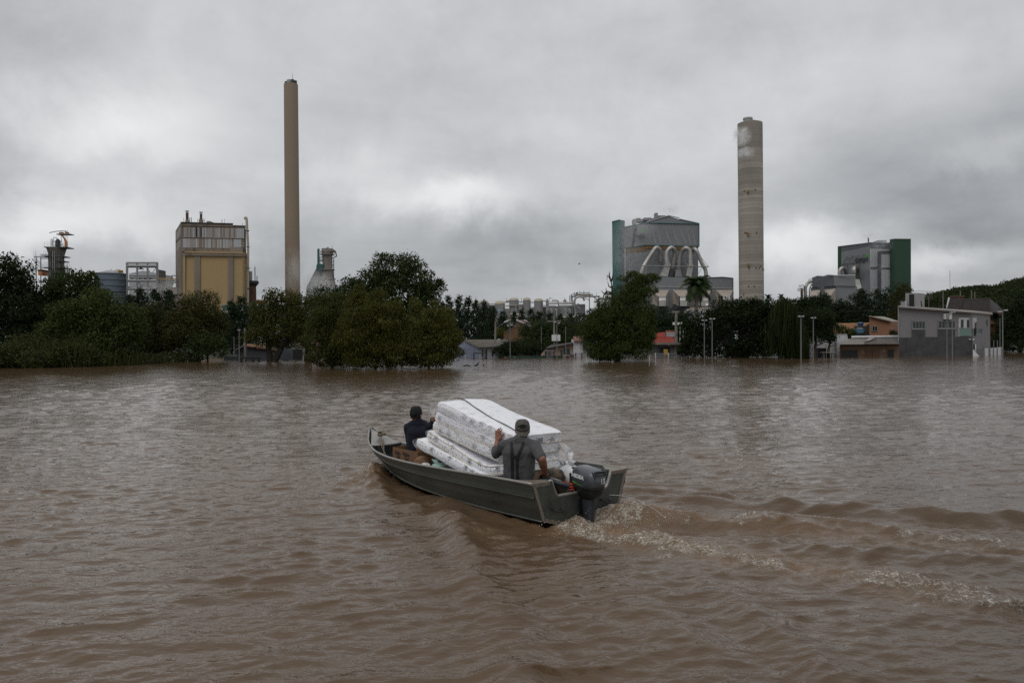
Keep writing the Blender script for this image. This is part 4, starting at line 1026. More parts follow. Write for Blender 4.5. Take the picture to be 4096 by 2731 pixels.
for (xa, ya, xb, yb_, w) in ((832, 225, 832, 195, .5), (862, 225, 862, 178, .8), (970, 235, 970, 150, .25), (970, 460, 970, 760, .6), (1012, 480, 1012, 1000, .7), (990, 800, 990, 1000, .5), (970, 560, 1012, 560, .4), (970, 660, 1012, 660, .9), (970, 720, 1012, 720, .5), (1060, 300, 1085, 430, 1.0), (1085, 430, 980, 470, .8)): m.bar(P(xa, ya, YV - 4), P(xb, yb_, YV - 4), w)
m.build('service_ladder', M_DSTEEL, V1)
m = mv(); m.tube([P(613, 230, YV - 2), P(613, 620, YV - 2)], rv(30) / KW, 10); m.build('green_pipe', M_TEAL, V1, smooth=50)
m = mv(); m.slab([P(583, 610, YV - 3), P(555, 680, YV - 3), P(560, 810, YV - 3), P(700, 810, YV - 3), P(750, 640, YV - 3), P(645, 610, YV - 3)], (0, 6, 0)); m.build('green_hood', M_TEAL, V1)
for y in (440, 500, 545):
 m = mv(); m.bar(P(640, y + 25, YV - 2), P(720, y, YV - 2), .9); m.build('strut', M_DSTEEL, V1)
m = mv(); m.slab([P(545, 755, YV + 2), P(300, 1230, YV + 2), P(150, 2950, YV + 2), P(860, 2950, YV + 2), P(850, 760, YV + 2)], (0, 8, 0)); m.build('conveyor_cowl', M_PSTEEL, V1)  # cowl kept pale: the veil of steam is put into its colour
KW = 0.35
# ---- row of storage tanks in the middle
q = zoom(1880, 1150, 4.523)
YR = 380
def P(x, y, Y=YR): return at(*q(x, y), Y)
rk = lambda n, Y=YR: n / 4.523 / FPX * Y
tank_l = ['cream domed grey tank half hidden by pines, first in the tank row', 'short domed grey tank with a pale blue patch and a lamp mast before it', 'broad domed grey tank with a white walkway round its waist', 'narrow tall domed grey tank in the middle of the row', 'domed grey tank beside the silver pipework, last in the row']
for i, (x, yt, ye, hw) in enumerate(((238, 230, 285, 104), (540, 235, 290, 92), (795, 178, 225, 86), (1028, 175, 222, 69), (1240, 190, 238, 80))):
 c = P(x, ye); r = rk(hw); ze = c.z; zt_ = P(x, yt).z
 t = empty('domed_tank', (c.x, YR, 0), label=tank_l[i], cat='tank', group='domed tanks in a row at the mill')
 MB().lathe([(r, 0), (r, ze)], n=32).build('shell', M_TANKG, t, smooth=40)
 MB().lathe([(r + .12, ze - .25)] + [(max(r * math.cos(a), .05), ze + (zt_ - ze) * math.sin(a)) for a in np.linspace(0, math.pi / 2, 8)], n=32).build('dome', M_DOME, t, smooth=50)
 if i == 2:
  MB().lathe([(r + .1, P(x, 335).z), (r + .9, P(x, 333).z), (r + .9, P(x, 322).z), (r + .1, P(x, 322).z)], n=28, caps=False).build('walkway', M_DOME, t)
  m = MB((c.x, YR, 0)); m.tube([P(828, 330, YR - r - 1), P(832, 480, YR - r - 1), P(860, 500, YR - r - 1)], .7, 8); m.build('drain_pipe', M_PSTEEL, t)
 if i == 1:
  m = obox(MB((c.x, YR, 0)), q, 495, 395, 582, 470, YR - r - .4, .3); m.build('blue_patch', mat('pale_blue', (.25, .31, .38), .6), t)
lm = P(580, 500, YR - 20); lm.z = 0
t = empty('lamp_mast', lm, label='thin white lamp mast in front of the short domed tank', cat='lamp post')
m = MB(lm); m.bar(P(588, 1100, YR - 20), P(586, 345, YR - 20), .9); m.build('mast', M_PSTEEL, t)
m = obox(MB(lm), q, 558, 325, 600, 345, YR - 20, 1.5); m.build('lamp_head', M_PSTEEL, t)
pr = P(1500, 400); pr.z = 0
PRK = empty('pipe_rack', pr, label='tangle of silver pipes and low vessels between the domed tanks and tall bushy tree', cat='pipework')
mr = lambda: MB(pr)
def pipe(pts, w, mm=M_SHINE, Y=YR - 3, nm='pipe'):
 m = mr(); m.tube([P(x, y, Y) for x, y in pts], rk(w, Y) / KW, 8); m.build(nm, mm, PRK, smooth=50)
pipe([(620, 262), (720, 262)], 9, M_STEEL, YR + 4); pipe([(880, 262), (960, 262)], 9, M_STEEL, YR + 4); pipe([(1095, 268), (1165, 268)], 9, M_STEEL, YR + 4)
pipe([(640, 335), (710, 330)], 7, M_STEEL, YR + 4); pipe([(885, 322), (960, 322)], 7, M_STEEL, YR + 4); pipe([(340, 300), (450, 300)], 8, M_STEEL, YR + 4); pipe([(340, 325), (450, 325)], 8, M_STEEL, YR + 4)
pipe([(655, 255), (690, 240), (720, 232)], 10, M_STEEL, YR + 3); pipe([(1320, 325), (1375, 325)], 9, M_STEEL); pipe([(1322, 240), (1400, 240)], 12, M_DUCT)
pipe([(1480, 232), (1560, 228), (1590, 240), (1600, 275)], 14, M_DUCT); pipe([(1400, 292), (1690, 290)], 12, M_DUCT); pipe([(1690, 290), (1880, 287)], 12, M_SHINE); pipe([(1420, 265), (1880, 268)], 8, M_DUCT)
pipe([(1605, 280), (1605, 498), (1880, 498)], 9, M_SHINE, YR - 5); pipe([(1640, 538), (1860, 540), (1905, 520), (1908, 460), (1895, 330), (1890, 240), (1905, 195), (1950, 168), (2010, 165), (2055, 190), (2072, 240)], 19, M_SHINE, YR - 7)
pipe([(1960, 290), (1940, 330), (1950, 370), (1990, 385)], 16, M_SHINE, YR - 8); pipe([(1715, 650), (1900, 650)], 8, M_SHINE, YR - 8); pipe([(1810, 560), (1810, 650)], 8, M_DUCT); pipe([(1875, 290), (1875, 490)], 6, M_TEAL); pipe([(1945, 490), (1945, 650)], 6, M_DUCT)
for x in (1470, 1555, 1725, 1800):
 pipe([(x - 12, 400), (x, 392), (x + 10, 405), (x + 12, 540)], 11, M_DUCT, YR - 4)
m = mr(); m.lathe([(rk(26), 0), (rk(26), P(1395, 235).z), (rk(12), P(1395, 208).z), (.05, P(1395, 205).z)], c=(P(1395, 300).x, YR - 2, 0), n=16); m.build('column_vessel', M_TANKG, PRK, smooth=40)
for (x, hw, yt) in ((1500, 80, 325), (1740, 120, 320), (905, 45, 300), (1120, 40, 360)):
 m = mr(); m.lathe([(rk(hw), 0), (rk(hw), P(x, yt).z), (rk(hw * .8), P(x, yt - 14).z), (.1, P(x, yt - 18).z)], c=(P(x, 400).x, YR + 8, 0), n=18); m.build('low_vessel', M_STEEL, PRK, smooth=40)
m = mr(); m.lathe([(rk(30), P(1715, 262).z), (rk(30), P(1715, 235).z), (rk(10), P(1715, 212).z), (.05, P(1715, 208).z)], c=(P(1715, 300).x, YR - 1, 0), n=14); m.bar(P(1712, 215), P(1712, 178), .3); m.build('small_dome', M_STEEL, PRK)
for (x, hw) in ((760, 40), (820, 75), (880, 30)):
 m = mr(); m.lathe([(rk(hw), 0), (rk(hw), P(x, 490, YR - 12).z)] + [(rk(hw) * math.cos(a) + .02, P(x, 490, YR - 12).z + rk(28) * math.sin(a)) for a in (.4, .8, 1.2, 1.57)], c=(P(x, 400).x, YR - 12, 0), n=16); m.build('low_tank', M_DOME, PRK, smooth=50)
for (xa, ya, xb, yb_) in ((1440, 175, 1440, 230), (1440, 185, 1500, 200), (660, 195, 660, 250), (930, 188, 930, 250), (1380, 235, 1450, 235)):
 m = mr(); m.bar(P(xa, ya), P(xb, yb_), .35); m.build('mast', M_DSTEEL, PRK)
for (x0, y0, x1, mm) in ((885, 302, 962, M_DSTEEL), (1098, 352, 1165, M_STEEL), (1322, 345, 1385, M_DSTEEL), (1415, 335, 1600, M_STEEL), (1600, 318, 1890, M_DSTEEL), (1890, 300, 2085, M_STEEL), (630, 380, 710, M_STEEL), (345, 330, 450, M_DSTEEL)):
 obox(mr(), q, x0, y0, x1, 1000, YR + 15, 6).build('equipment_block', mm, PRK)
pz = P(2050, 200, YR + 4); pz.z = 0
PR2 = empty('service_rack', pz, label='high steel service rack with railings above the arched silver pipe', cat='pipe rack')
for (xa, ya, xb, yb_, w) in ((1805, 145, 1805, 250, .7), (1830, 120, 1830, 250, .9), (1835, 125, 2220, 120, .8), (1825, 160, 2350, 160, 1.6), (1830, 250, 1890, 250, .6), (1985, 70, 1985, 150, .6), (2155, 70, 2155, 150, .6), (1985, 95, 2155, 95, .8), (2060, 60, 2060, 120, .5), (2160, 120, 2165, 2000, 1.0), (2218, 115, 2218, 160, .6), (2330, 160, 2330, 2000, 1.0), (2290, 90, 2290, 160, .3), (2080, 180, 2150, 230, .6), (2240, 170, 2330, 250, 1.2), (2320, 200, 2250, 270, .6), (1850, 160, 1850, 2000, 1.0), (1886, 90, 1886, 130, 1.2), (1925, 85, 1925, 130, 1.4), (1950, 85, 1950, 130, 1.2)):
 m = MB(pz); m.bar(P(xa, ya, YR + 4), P(xb, yb_, YR + 4), w); m.build('rack_member', M_STEEL if w > .7 else M_DSTEEL, PR2)
m = obox(MB(pz), q, 1900, 130, 2200, 158, YR + 6, 6); m.build('rusty_trough', M_RUSTB, PR2)
m = MB(pz); m.lathe([(rk(60), 0), (rk(60), P(2240, 240).z), (rk(30), P(2240, 215).z), (.1, P(2240, 212).z)], c=(P(2240, 300).x - pz.x, 4, 0), n=14); m.build('vessel', M_TEAL, PR2, smooth=50)
KW = 1.0
# ------------------------------------------------------------------ trees and other plants
def leaf_cards(P0, Nrm, size, rng, aspect=1.6, droop=0.0, flat=0.5):
 """one small bent leaf-spray per point: two triangles folded along the middle"""
 n = len(P0)
 d = rng.normal(size=(n, 3)); d /= np.linalg.norm(d, axis=1)[:, None]
 d = d * (1 - flat) + Nrm * flat * 0.7 + np.array([0, 0, -droop])
 d /= np.linalg.norm(d, axis=1)[:, None] + 1e-9
 r = rng.normal(size=(n, 3)); s = np.cross(d, r); s /= np.linalg.norm(s, axis=1)[:, None] + 1e-9
 up = np.cross(s, d)
 L = (size * rng.uniform(0.6, 1.35, n))[:, None]; W = L / aspect
 a = P0 - d * L * 0.5; b = P0 + d * L * 0.5
 c1 = P0 + s * W * 0.5 + up * W * 0.18; c2 = P0 - s * W * 0.5 + up * W * 0.18
 V = np.stack([a, c1, b, c2], 1).reshape(-1, 3)
 F = np.arange(4 * n).reshape(n, 4)
 return V, F
def lobe_points(c, r, n, rng, shell=0.55):
 """points through an egg-shaped lobe, thicker towards its outside and broken into clumps"""
 d = rng.normal(size=(n, 3)); d /= np.linalg.norm(d, axis=1)[:, None]
 rad = (shell + (1 - shell) * rng.random(n)) ** 0.6
 k = np.where(rng.random(n) < 0.25, rng.random(n) ** 0.5, rad)
 a = np.arctan2(d[:, 1], d[:, 0]); b = d[:, 2]
 sd = int(rng.integers(1, 9999))
 sw = 1.0 + 0.17 * vnoise(a * 1.9 + 9, b * 3.1 + 5, seed=sd) + 0.13 * vnoise(a * 4.7, b * 7.0, seed=sd + 3)
 p = np.array(c) + d * (k * sw)[:, None] * np.array(r)
 nn = d / np.array(r); nn /= np.linalg.norm(nn, axis=1)[:, None]
 return p, nn
def clumped(p, nn, rng, sub, spread):
 """each seed point grows a clump of sub leaf sprays"""
 q = np.repeat(p, sub, 0) + rng.normal(size=(len(p) * sub, 3)) * spread
 return q, np.repeat(nn, sub, 0)
M_BARK = mat('bark', (0.055, 0.042, 0.030), 0.95, var=0.3, vscale=3, bump=0.03, bscale=8, stretch=(1, 1, .3))
M_BARKD = mat('wet_dark_bark', (0.022, 0.017, 0.013), 0.95, var=0.3, vscale=3)
M_BARKP = mat('pale_bark', (0.16, 0.14, 0.115), 0.9, var=0.25, vscale=2, stretch=(1, 1, .3))
def limbs(mb, base, top, r, rng, n=6, spread=1.5, sub=2):
 base, top = Vector(base), Vector(top)
 ax = top - base
 mid = base + ax * 0.45 + Vector((rng.normal() * .15, rng.normal() * .15, 0)) * ax.length * .3
 mb.tube([base - Vector((0, 0, 1.2)), base, base.lerp(mid, .5) + Vector((rng.normal() * .1, rng.normal() * .1, 0)), mid, top], [r * 1.25, r * 1.1, r * .85, r * .65, r * .12], 7)
 for i in range(n):
  t = rng.uniform(.3, .9)
  s = base.lerp(mid, t / .45) if t < .45 else mid.lerp(top, (t - .45) / .55)
  a = rng.uniform(0, 6.28); L = spread * rng.uniform(.6, 1.1) * (1.15 - t * .5)
  e = s + Vector((math.cos(a) * L, math.sin(a) * L, L * rng.uniform(.25, .9)))
  m1 = s.lerp(e, .5) + Vector((0, 0, -L * .08))
  rr = r * .42 * (1.1 - t * .6)
  mb.tube([s, m1, e], [rr, rr * .7, rr * .15], 5, caps=False)
  for k in range(sub):
   u = s.lerp(e, rng.uniform(.4, .9)); a2 = a + rng.uniform(-1.3, 1.3)
   f = u + Vector((math.cos(a2), math.sin(a2), rng.uniform(.1, .9))) * L * .5
   mb.tube([u, f], [rr * .4, rr * .1], 4, caps=False)
TREES = []
def tree(name, label, px, Y, lobes, base=None, col=(0.030, 0.040, 0.016), size=0.32, dens=1.0, seed=1, cat='tree', group=None, trunk_r=0.22, bark=None, droop=0.0, kind='broad', var=0.27, shell=0.5, cards=None, trunks=None, flat=.45, fillcol=None):
 """lobes: (px, py, half width px, half height px[, depth offset m]) read off the photograph, all at the tree's own distance"""
 rng = np.random.default_rng(seed)
 X0 = at(px, hor(px), Y).x
 root = empty(name, (X0, Y, 0), label=label, cat=cat, group=group)
 VV, FF, n0 = [], [], 0
 m2 = Y / FPX
 size = size * .86
 for lb in lobes:
  x, y, hw, hh = lb[:4]; dz = lb[4] if len(lb) > 4 else 0
  c = at(x, y, Y); c = (c.x - X0, dz, c.z)
  rx, rz = hw * m2, hh * m2; ry = max(min(rx, rz * 1.3), rx * .6)
  subs = [(c, (rx, ry, rz), 1.0)]
  for _ in range(int(5 + 5 * min(1, rx * rz / 9))):
   d = rng.normal(size=3); d /= np.linalg.norm(d); d[1] = -abs(d[1]) if rng.random() < .7 else d[1]; d[2] = d[2] if d[2] > -.5 else -d[2]
   f = rng.uniform(.24, .50)
   subs.append((tuple(np.array(c) + d * np.array([rx, ry, rz]) * rng.uniform(.72, 1.04)), (rx * f, ry * f, rz * f * rng.uniform(.8, 1.1)), 1.0))
  for (sc, sr_, w) in subs:
   ax_, ay_, az_ = sr_
   area = 4 * math.pi * (((ax_ * ay_) ** 1.6 + (ax_ * az_) ** 1.6 + (ay_ * az_) ** 1.6) / 3) ** (1 / 1.6)
   if kind == 'willow':
    L = size * 1.45
    n = max(int(area * 1.5 * dens / (L * L / 4.0)), 30)
    p, nn = lobe_points(sc, sr_, n, rng, .6)
    V, F = leaf_cards(p, nn, L, rng, aspect=4.6, droop=.5, flat=.45)
   else:
    n = max(int(area * 1.35 * dens / (size * size)), 40)
    p, nn = lobe_points(sc, sr_, max(n // 4, 10), rng, max(shell, .62))
    p, nn = clumped(p, nn, rng, 4, size * .65)
    V, F = leaf_cards(p, nn, size, rng, droop=droop, flat=flat)
   VV.append(V); FF.append(F + n0); n0 += len(V)
  n = int((rx * ry * rz) ** (2 / 3) * 14 * min(dens, 1)) + 10
  p = rng.normal(size=(n, 3)); p /= np.linalg.norm(p, axis=1)[:, None]; nn = p.copy()
  p = np.array(c) + p * (rng.random(n) ** .5 * .8)[:, None] * np.array([rx, ry, rz])
  V, F = leaf_cards(p, nn, min(.62, rx * .5), rng, flat=.2)
  VV.append(V); FF.append(F + n0); n0 += len(V)
 V, F = np.concatenate(VV), np.concatenate(FF)
 k = (V.reshape(-1, 4, 3)[:, :, 2].min(1) > -0.05)
 np_mesh('crown', V, F[k], foliage(col, var), root)
 mb = MB()
 tops = trunks
 if tops is None:
  lb = max(lobes, key=lambda l: l[2] * l[3]); t = at(lb[0], lb[1] - lb[3] * .55, Y)
  tops = [((0, 0), (t.x - X0, 0, t.z))]
 sp = max(l[2] for l in lobes) * m2 * .55
 for (bx, by), tp in tops: limbs(mb, (bx, by, 0), tp, trunk_r, rng, 7, sp)
 mb.build('trunk', bark or M_BARKD, root)
 return root
G1, G2, G3 = (0.026, 0.036, 0.015), (0.036, 0.044, 0.016), (0.050, 0.048, 0.016)
GD = (0.016, 0.023, 0.012); GW = (0.062, 0.060, 0.018); GB = (0.034, 0.048, 0.024); GP = (0.017, 0.026, 0.016)
# --- left bank, from the frame edge inwards
tree('tree', 'tall dark tree cut by the left edge of the picture', 30, 86, [(20, 1130, 105, 90), (-60, 1205, 130, 130), (90, 1215, 95, 110), (10, 1340, 130, 110)], col=GD, size=.34, seed=2, group='trees on the left bank')
tree('tree', 'dark broad tree in front of the crane tower', 290, 90, [(290, 1170, 100, 85), (345, 1135, 55, 52), (215, 1215, 90, 70), (300, 1270, 130, 90), (395, 1190, 38, 40)], col=G1, size=.30, seed=3, group='trees on the left bank')
tree('tree', 'wide bushy green tree below the ribbed tank', 430, 82, [(400, 1225, 90, 70), (310, 1270, 100, 70), (470, 1290, 100, 80), (400, 1370, 140, 90), (530, 1330, 60, 75), (250, 1340, 90, 80)], col=G2, size=.26, seed=4, group='trees on the left bank')
tree('tree', 'gloomy tree filling the gap below the crane scaffold', 165, 92, [(160, 1260, 75, 90), (130, 1350, 100, 90), (230, 1330, 80, 90)], col=GD, size=.30, seed=5, group='trees on the left bank')
pt_l = ['leftmost of the four pointed trees below the gantry frame', 'tallest pointed tree below the gantry frame', 'pointed tree right of the gantry frame', 'pointed tree against the corner of the yellow boiler house']
for i, (x, yt, w) in enumerate(((526, 1176, 34), (562, 1156, 34), (624, 1158, 34), (674, 1160, 36))):
 tree('pointed_tree', pt_l[i], x, 165, [(x, yt + 22, w * .45, 24), (x, yt + 60, w * .85, 45), (x + 3, yt + 120, w, 60), (x - 3, yt + 180, w * 1.05, 60)], col=GP, size=.42, seed=20 + i, group='pointed trees before the mill', trunk_r=.25)
tree('tree', 'brownish round-headed tree with bare twigs before the yellow boiler house', 790, 96, [(795, 1235, 75, 65), (730, 1255, 50, 60), (850, 1280, 55, 75), (790, 1330, 95, 85), (700, 1340, 60, 70)], col=(.040, .038, .016), size=.24, seed=30, group='trees on the left bank', dens=.9)
tree('tree', 'dull low tree between the pointed trees and the bank', 625, 98, [(620, 1280, 60, 55), (600, 1350, 85, 70), (680, 1340, 55, 70), (640, 1400, 90, 50)], col=(.032, .032, .015), size=.26, seed=31, group='trees on the left bank')
for i, (x, yt, w, lb) in enumerate(((925, 1203, 30, 'short pointed tree right of the yellow boiler house'), (966, 1184, 36, 'taller pointed tree between the yellow boiler house and slender chimney'))):
 tree('pointed_tree', lb, x, 150, [(x, yt + 20, w * .4, 22), (x, yt + 60, w * .9, 48), (x, yt + 120, w, 60), (x, yt + 175, w, 50)], col=GP, size=.38, seed=40 + i, group='pointed trees before the mill', trunk_r=.22)
tree('tree', 'dark green shrub-like tree standing in the water left of the two lamp poles', 830, 93, [(830, 1370, 65, 38), (790, 1400, 65, 38), (875, 1395, 38, 40)], col=G1, size=.24, seed=44, group='trees on the left bank', trunk_r=.12)
tree('tree', 'yellowish tree on two thick dark leaning trunks in the flood', 1090, 92, [(1130, 1205, 75, 48), (1200, 1240, 55, 60), (1060, 1255, 65, 55), (1120, 1300, 110, 65), (1040, 1335, 60, 55), (1210, 1330, 60, 70), (1100, 1375, 40, 25)], col=(.044, .044, .015), size=.25, seed=45, group='trees on the left bank', trunk_r=.42,
trunks=[((-.25, 0), (-.6, 0, 4.5)), ((.2, 0), (3.0, .3, 4.8)), ((3.6, 2), (3.3, 2, 4.2))])
tree('tree', 'thin-leaved tree behind the yellowish twin-trunk tree', 1320, 108, [(1310, 1205, 65, 60), (1365, 1190, 45, 45), (1260, 1250, 60, 60), (1340, 1290, 80, 70)], col=GP, size=.28, seed=46, dens=.75, group='trees in the middle of the bank')
tree('tree', 'tallest dark tree in the middle with a high rounded crown', 1560, 92, [(1590, 1085, 95, 58), (1500, 1130, 85, 55), (1660, 1120, 85, 60), (1420, 1175, 70, 55), (1715, 1160, 55, 42), (1600, 1190, 140, 70), (1460, 1230, 110, 70), (1690, 1225, 75, 60), (1755, 1135, 18, 14), (1560, 1300, 150, 90)], col=G1, size=.28, seed=47, trunk_r=.4, group='trees in the middle of the bank', dens=.95)
tree('willow_bush', 'olive flooded willow bush, left lobe beside the twin-trunk tree', 1330, 66, [(1330, 1260, 85, 70), (1290, 1222, 26, 36), (1360, 1205, 24, 34), (1290, 1340, 70, 75), (1380, 1350, 95, 90), (1310, 1425, 75, 48), (1400, 1430, 80, 45)], col=(.040, .042, .015), size=.20, seed=48, kind='willow', cat='bush', group='flooded willow bushes', trunk_r=.10)
tree('willow_bush', 'biggest olive flooded willow bush in front of the tallest dark tree', 1500, 63.5, [(1470, 1250, 95, 75), (1440, 1180, 30, 42), (1520, 1192, 28, 44), (1590, 1232, 28, 40), (1540, 1300, 105, 90), (1450, 1360, 100, 90), (1580, 1395, 90, 75), (1490, 1430, 110, 48)], col=(.048, .046, .014), size=.20, seed=49, kind='willow', cat='bush', group='flooded willow bushes', trunk_r=.12)
tree('willow_bush', 'yellow-green flooded willow bush next to the blue house', 1715, 63.8, [(1690, 1285, 75, 60), (1660, 1226, 24, 38), (1742, 1240, 26, 36), (1795, 1270, 22, 30), (1760, 1310, 70, 65), (1660, 1370, 85, 85), (1770, 1380, 80, 75), (1720, 1435, 105, 38), (1815, 1350, 25, 50)], col=(.052, .051, .016), size=.20, seed=50, kind='willow', cat='bush', group='flooded willow bushes', trunk_r=.10)
# --- the row of pines along the mill fence
ec = [(1762, 1200, 24), (1795, 1190, 28), (1835, 1186, 30), (1872, 1188, 26), (1905, 1206, 24), (1937, 1204, 26), (1972, 1232, 24), (2012, 1247, 26), (2052, 1252, 24), (2088, 1246, 26), (2122, 1240, 24), (2160, 1246, 26), (2198, 1250, 28), (2240, 1258, 26), (2280, 1262, 26)]
ecw = ['next to the tallest dark tree', 'second from the tallest dark tree', 'at the peak of the row', 'just right of the peak of the row', 'left of the first domed tank', 'in front of the first domed tank', 'between the first and second domed tanks', 'below the second domed tank', 'between the second and third domed tanks', 'below the broad tank with the walkway', 'between the broad and the narrow tanks', 'below the narrow tall tank', 'below the last domed tank', 'below the silver pipework', 'at the right end, by the transformer pole']
for i, (x, yt, w) in enumerate(ec):
 tree('pine_tree', 'slim dark pine in the fence row, ' + ecw[i], x, 185 - (i % 3) * 6, [(x, yt + 18, w * .42, 22), (x + 2, yt + 48, w * .8, 34), (x - 2, yt + 95, w * .95, 46), (x, yt + 150, w * 1.05, 45)], col=GP, size=.40, seed=60 + i, group='pines along the mill fence', trunk_r=.2, bark=M_BARKP, dens=.8)
tree('tree', 'round dark garden tree above the pinkish house', 2160, 118, [(2150, 1320, 62, 40), (2215, 1325, 60, 45), (2120, 1365, 55, 45), (2190, 1375, 80, 50), (2270, 1345, 50, 60)], col=G1, size=.26, seed=80, group='garden trees')
tree('bush', 'dark bush at the water between the blue house and garden tree', 2030, 101, [(2030, 1385, 28, 24), (2060, 1395, 38, 34), (2000, 1410, 30, 24), (2040, 1420, 48, 16)], col=GD, size=.22, seed=81, cat='bush', group='garden bushes', trunk_r=.08)
tree('bush', 'dark hedge-like bush left of the pinkish house', 2125, 104, [(2110, 1390, 50, 40), (2160, 1400, 45, 30), (2090, 1415, 40, 22)], col=GD, size=.22, seed=82, cat='bush', group='garden bushes', trunk_r=.08)
tree('bush', 'light green bush beside the pole with the street lamp', 2000, 112, [(2000, 1325, 22, 16), (1995, 1340, 16, 10)], col=GW, size=.22, seed=83, cat='bush', group='garden bushes', trunk_r=.06)
# --- bushy flooded tree in the middle right
tree('flooded_tree', 'tall ragged bushy tree in the flood left of the palm', 2470, 79, [(2510, 1180, 60, 48), (2580, 1160, 50, 35), (2545, 1120, 55, 28), (2605, 1115, 38, 22), (2470, 1235, 85, 55), (2550, 1230, 65, 60), (2390, 1285, 55, 45), (2350, 1325, 48, 45), (2440, 1310, 95, 70), (2540, 1320, 85, 70), (2600, 1275, 30, 40), (2380, 1375, 55, 50), (2450, 1395, 80, 55), (2560, 1390, 55, 55), (2590, 1340, 35, 60), (2420, 1425, 70, 25)], col=(.032, .042, .014), size=.21, seed=90, kind='willow', trunk_r=.3, dens=.8)
mb = MB(); X0 = at(2445, 1200, 80).x
def bare(mb, pts, r, Y): mb.tube([at(x, y, Y) - Vector((X0, Y, 0)) for x, y in pts], [r * (1 - .8 * i / (len(pts) - 1)) for i in range(len(pts))], 5)
q7 = zoom(2300, 1050, 3.485)
t = empty('dead_branch', (X0, 80, 0), label='bare dead branches poking out beside the teal stair tower', cat='branch')
for pts in ([(520, 800), (515, 330), (490, 200), (462, 155)], [(505, 270), (525, 200), (528, 130)], [(490, 220), (450, 180), (445, 250)], [(512, 350), (470, 330), (455, 260)], [(510, 420), (440, 400), (428, 350)], [(510, 440), (400, 430), (365, 390)], [(440, 405), (400, 460), (390, 520)], [(500, 260), (480, 180), (485, 120)]):
 bare(mb, [q7(*p) for p in pts], .10, 80)
mb.build('twigs', M_BARKD, t)
X0 = at(1390, 1200, 112).x
t = empty('leafless_tree', (X0, 112, 0), label='leafless grey tree in front of the pale round tower', cat='tree'); mb = MB()
rb = np.random.default_rng(3)
def grow(p, d, L, r, k):
 e = p + d * L
 mb.tube([p, e], [r, r * .6], 4, caps=False)
 if k == 0: return
 for _ in range(3 if k > 2 else 2):
  dd = (d + Vector(rb.normal(size=3) * .45) + Vector((0, 0, .12))).normalized()
  grow(p.lerp(e, rb.uniform(.6, 1)), dd, L * rb.uniform(.6, .8), r * .55, k - 1)
for dx in (-2.2, -.6, 1.0):
 grow(Vector((dx, 0, -.5)), Vector((dx * .04, 0, 1)), 4.2, .12, 5)
mb.build('trunk', mat('grey_twigs', (.11, .10, .09), .9), t)
X0 = at(820, 1200, 97).x
t = empty('leafless_tree', (X0, 97, 0), label='spindly bare twigs rising above the brownish round-headed tree', cat='tree'); mb = MB()
for dx in (-.5, .6): grow(Vector((dx, 0, 4)), Vector((dx * .1, 0, 1)), 2.0, .06, 4)
mb.build('trunk', M_BARK, t)
# --- palm
def palm(px, pytop, pybase, Y, label, rad_px, n=26, seed=1, trunk_px=13):
 rng = np.random.default_rng(seed)
 c = at(px, pytop, Y); m2 = Y / FPX; R = rad_px * m2
 root = empty('palm_tree', (c.x, Y, 0), label=label, cat='palm tree')
 mb = MB(); mb.tube([(0.1, 0, -.5), (0, 0, c.z * .5), (-.05, 0, c.z - R * .25)], [trunk_px * m2 * .6, trunk_px * m2 * .5, trunk_px * m2 * .42], 10); mb.build('trunk', M_BARKP, root)
 VV, FF, n0 = [], [], 0
 fol = foliage((.024, .036, .018), .35)
 for i in range(n):
  a = 2.399 * i + rng.normal() * .15; el = rng.uniform(-.25, 1.35) if i > 4 else 1.3
  pts = []; p = np.array([0, 0, c.z]); d = np.array([math.cos(a) * math.cos(el), math.sin(a) * math.cos(el), math.sin(el)])
  k = 13; L = R * rng.uniform(1.0, 1.3)
  V, F = [], []
  for s in range(k):
   pts.append(p.copy()); p = p + d * L / k; d = d + np.array([0, 0, -.13 - .02 * s]); d /= np.linalg.norm(d)
  for s in range(1, k):
   t = (pts[s] - pts[s - 1]); t /= np.linalg.norm(t)
   sd = np.cross(t, [0, 0, 1]); sd /= np.linalg.norm(sd) + 1e-9
   w = R * .30 * math.sin(math.pi * (s / k) ** .7 * .95 + .12)
   for sg in (1, -1):
    for h_ in (0, .5):
     b0 = pts[s - 1] + (pts[s] - pts[s - 1]) * h_
     tip = b0 + sd * sg * w + t * w * .5 + np.array([0, 0, -w * (.45 + .3 * rng.random())])
     V += [b0, b0 + t * L / k * .55, tip + t * .03, tip]; F.append([len(V) - 4, len(V) - 3, len(V) - 2, len(V) - 1])
  np_mesh('frond', np.array(V), np.array(F), fol, root)
 return root
palm(2786, 1152, 1250, 135, 'feathery palm in front of the big grey boiler house', 78, 40, 4)
palm(3072, 1192, 1260, 150, 'small distant palm just right of the thick banded chimney', 22, 14, 5, 5)
palm(3125, 1188, 1260, 150, 'small distant palm beside the weeping willow top', 20, 14, 6, 5)
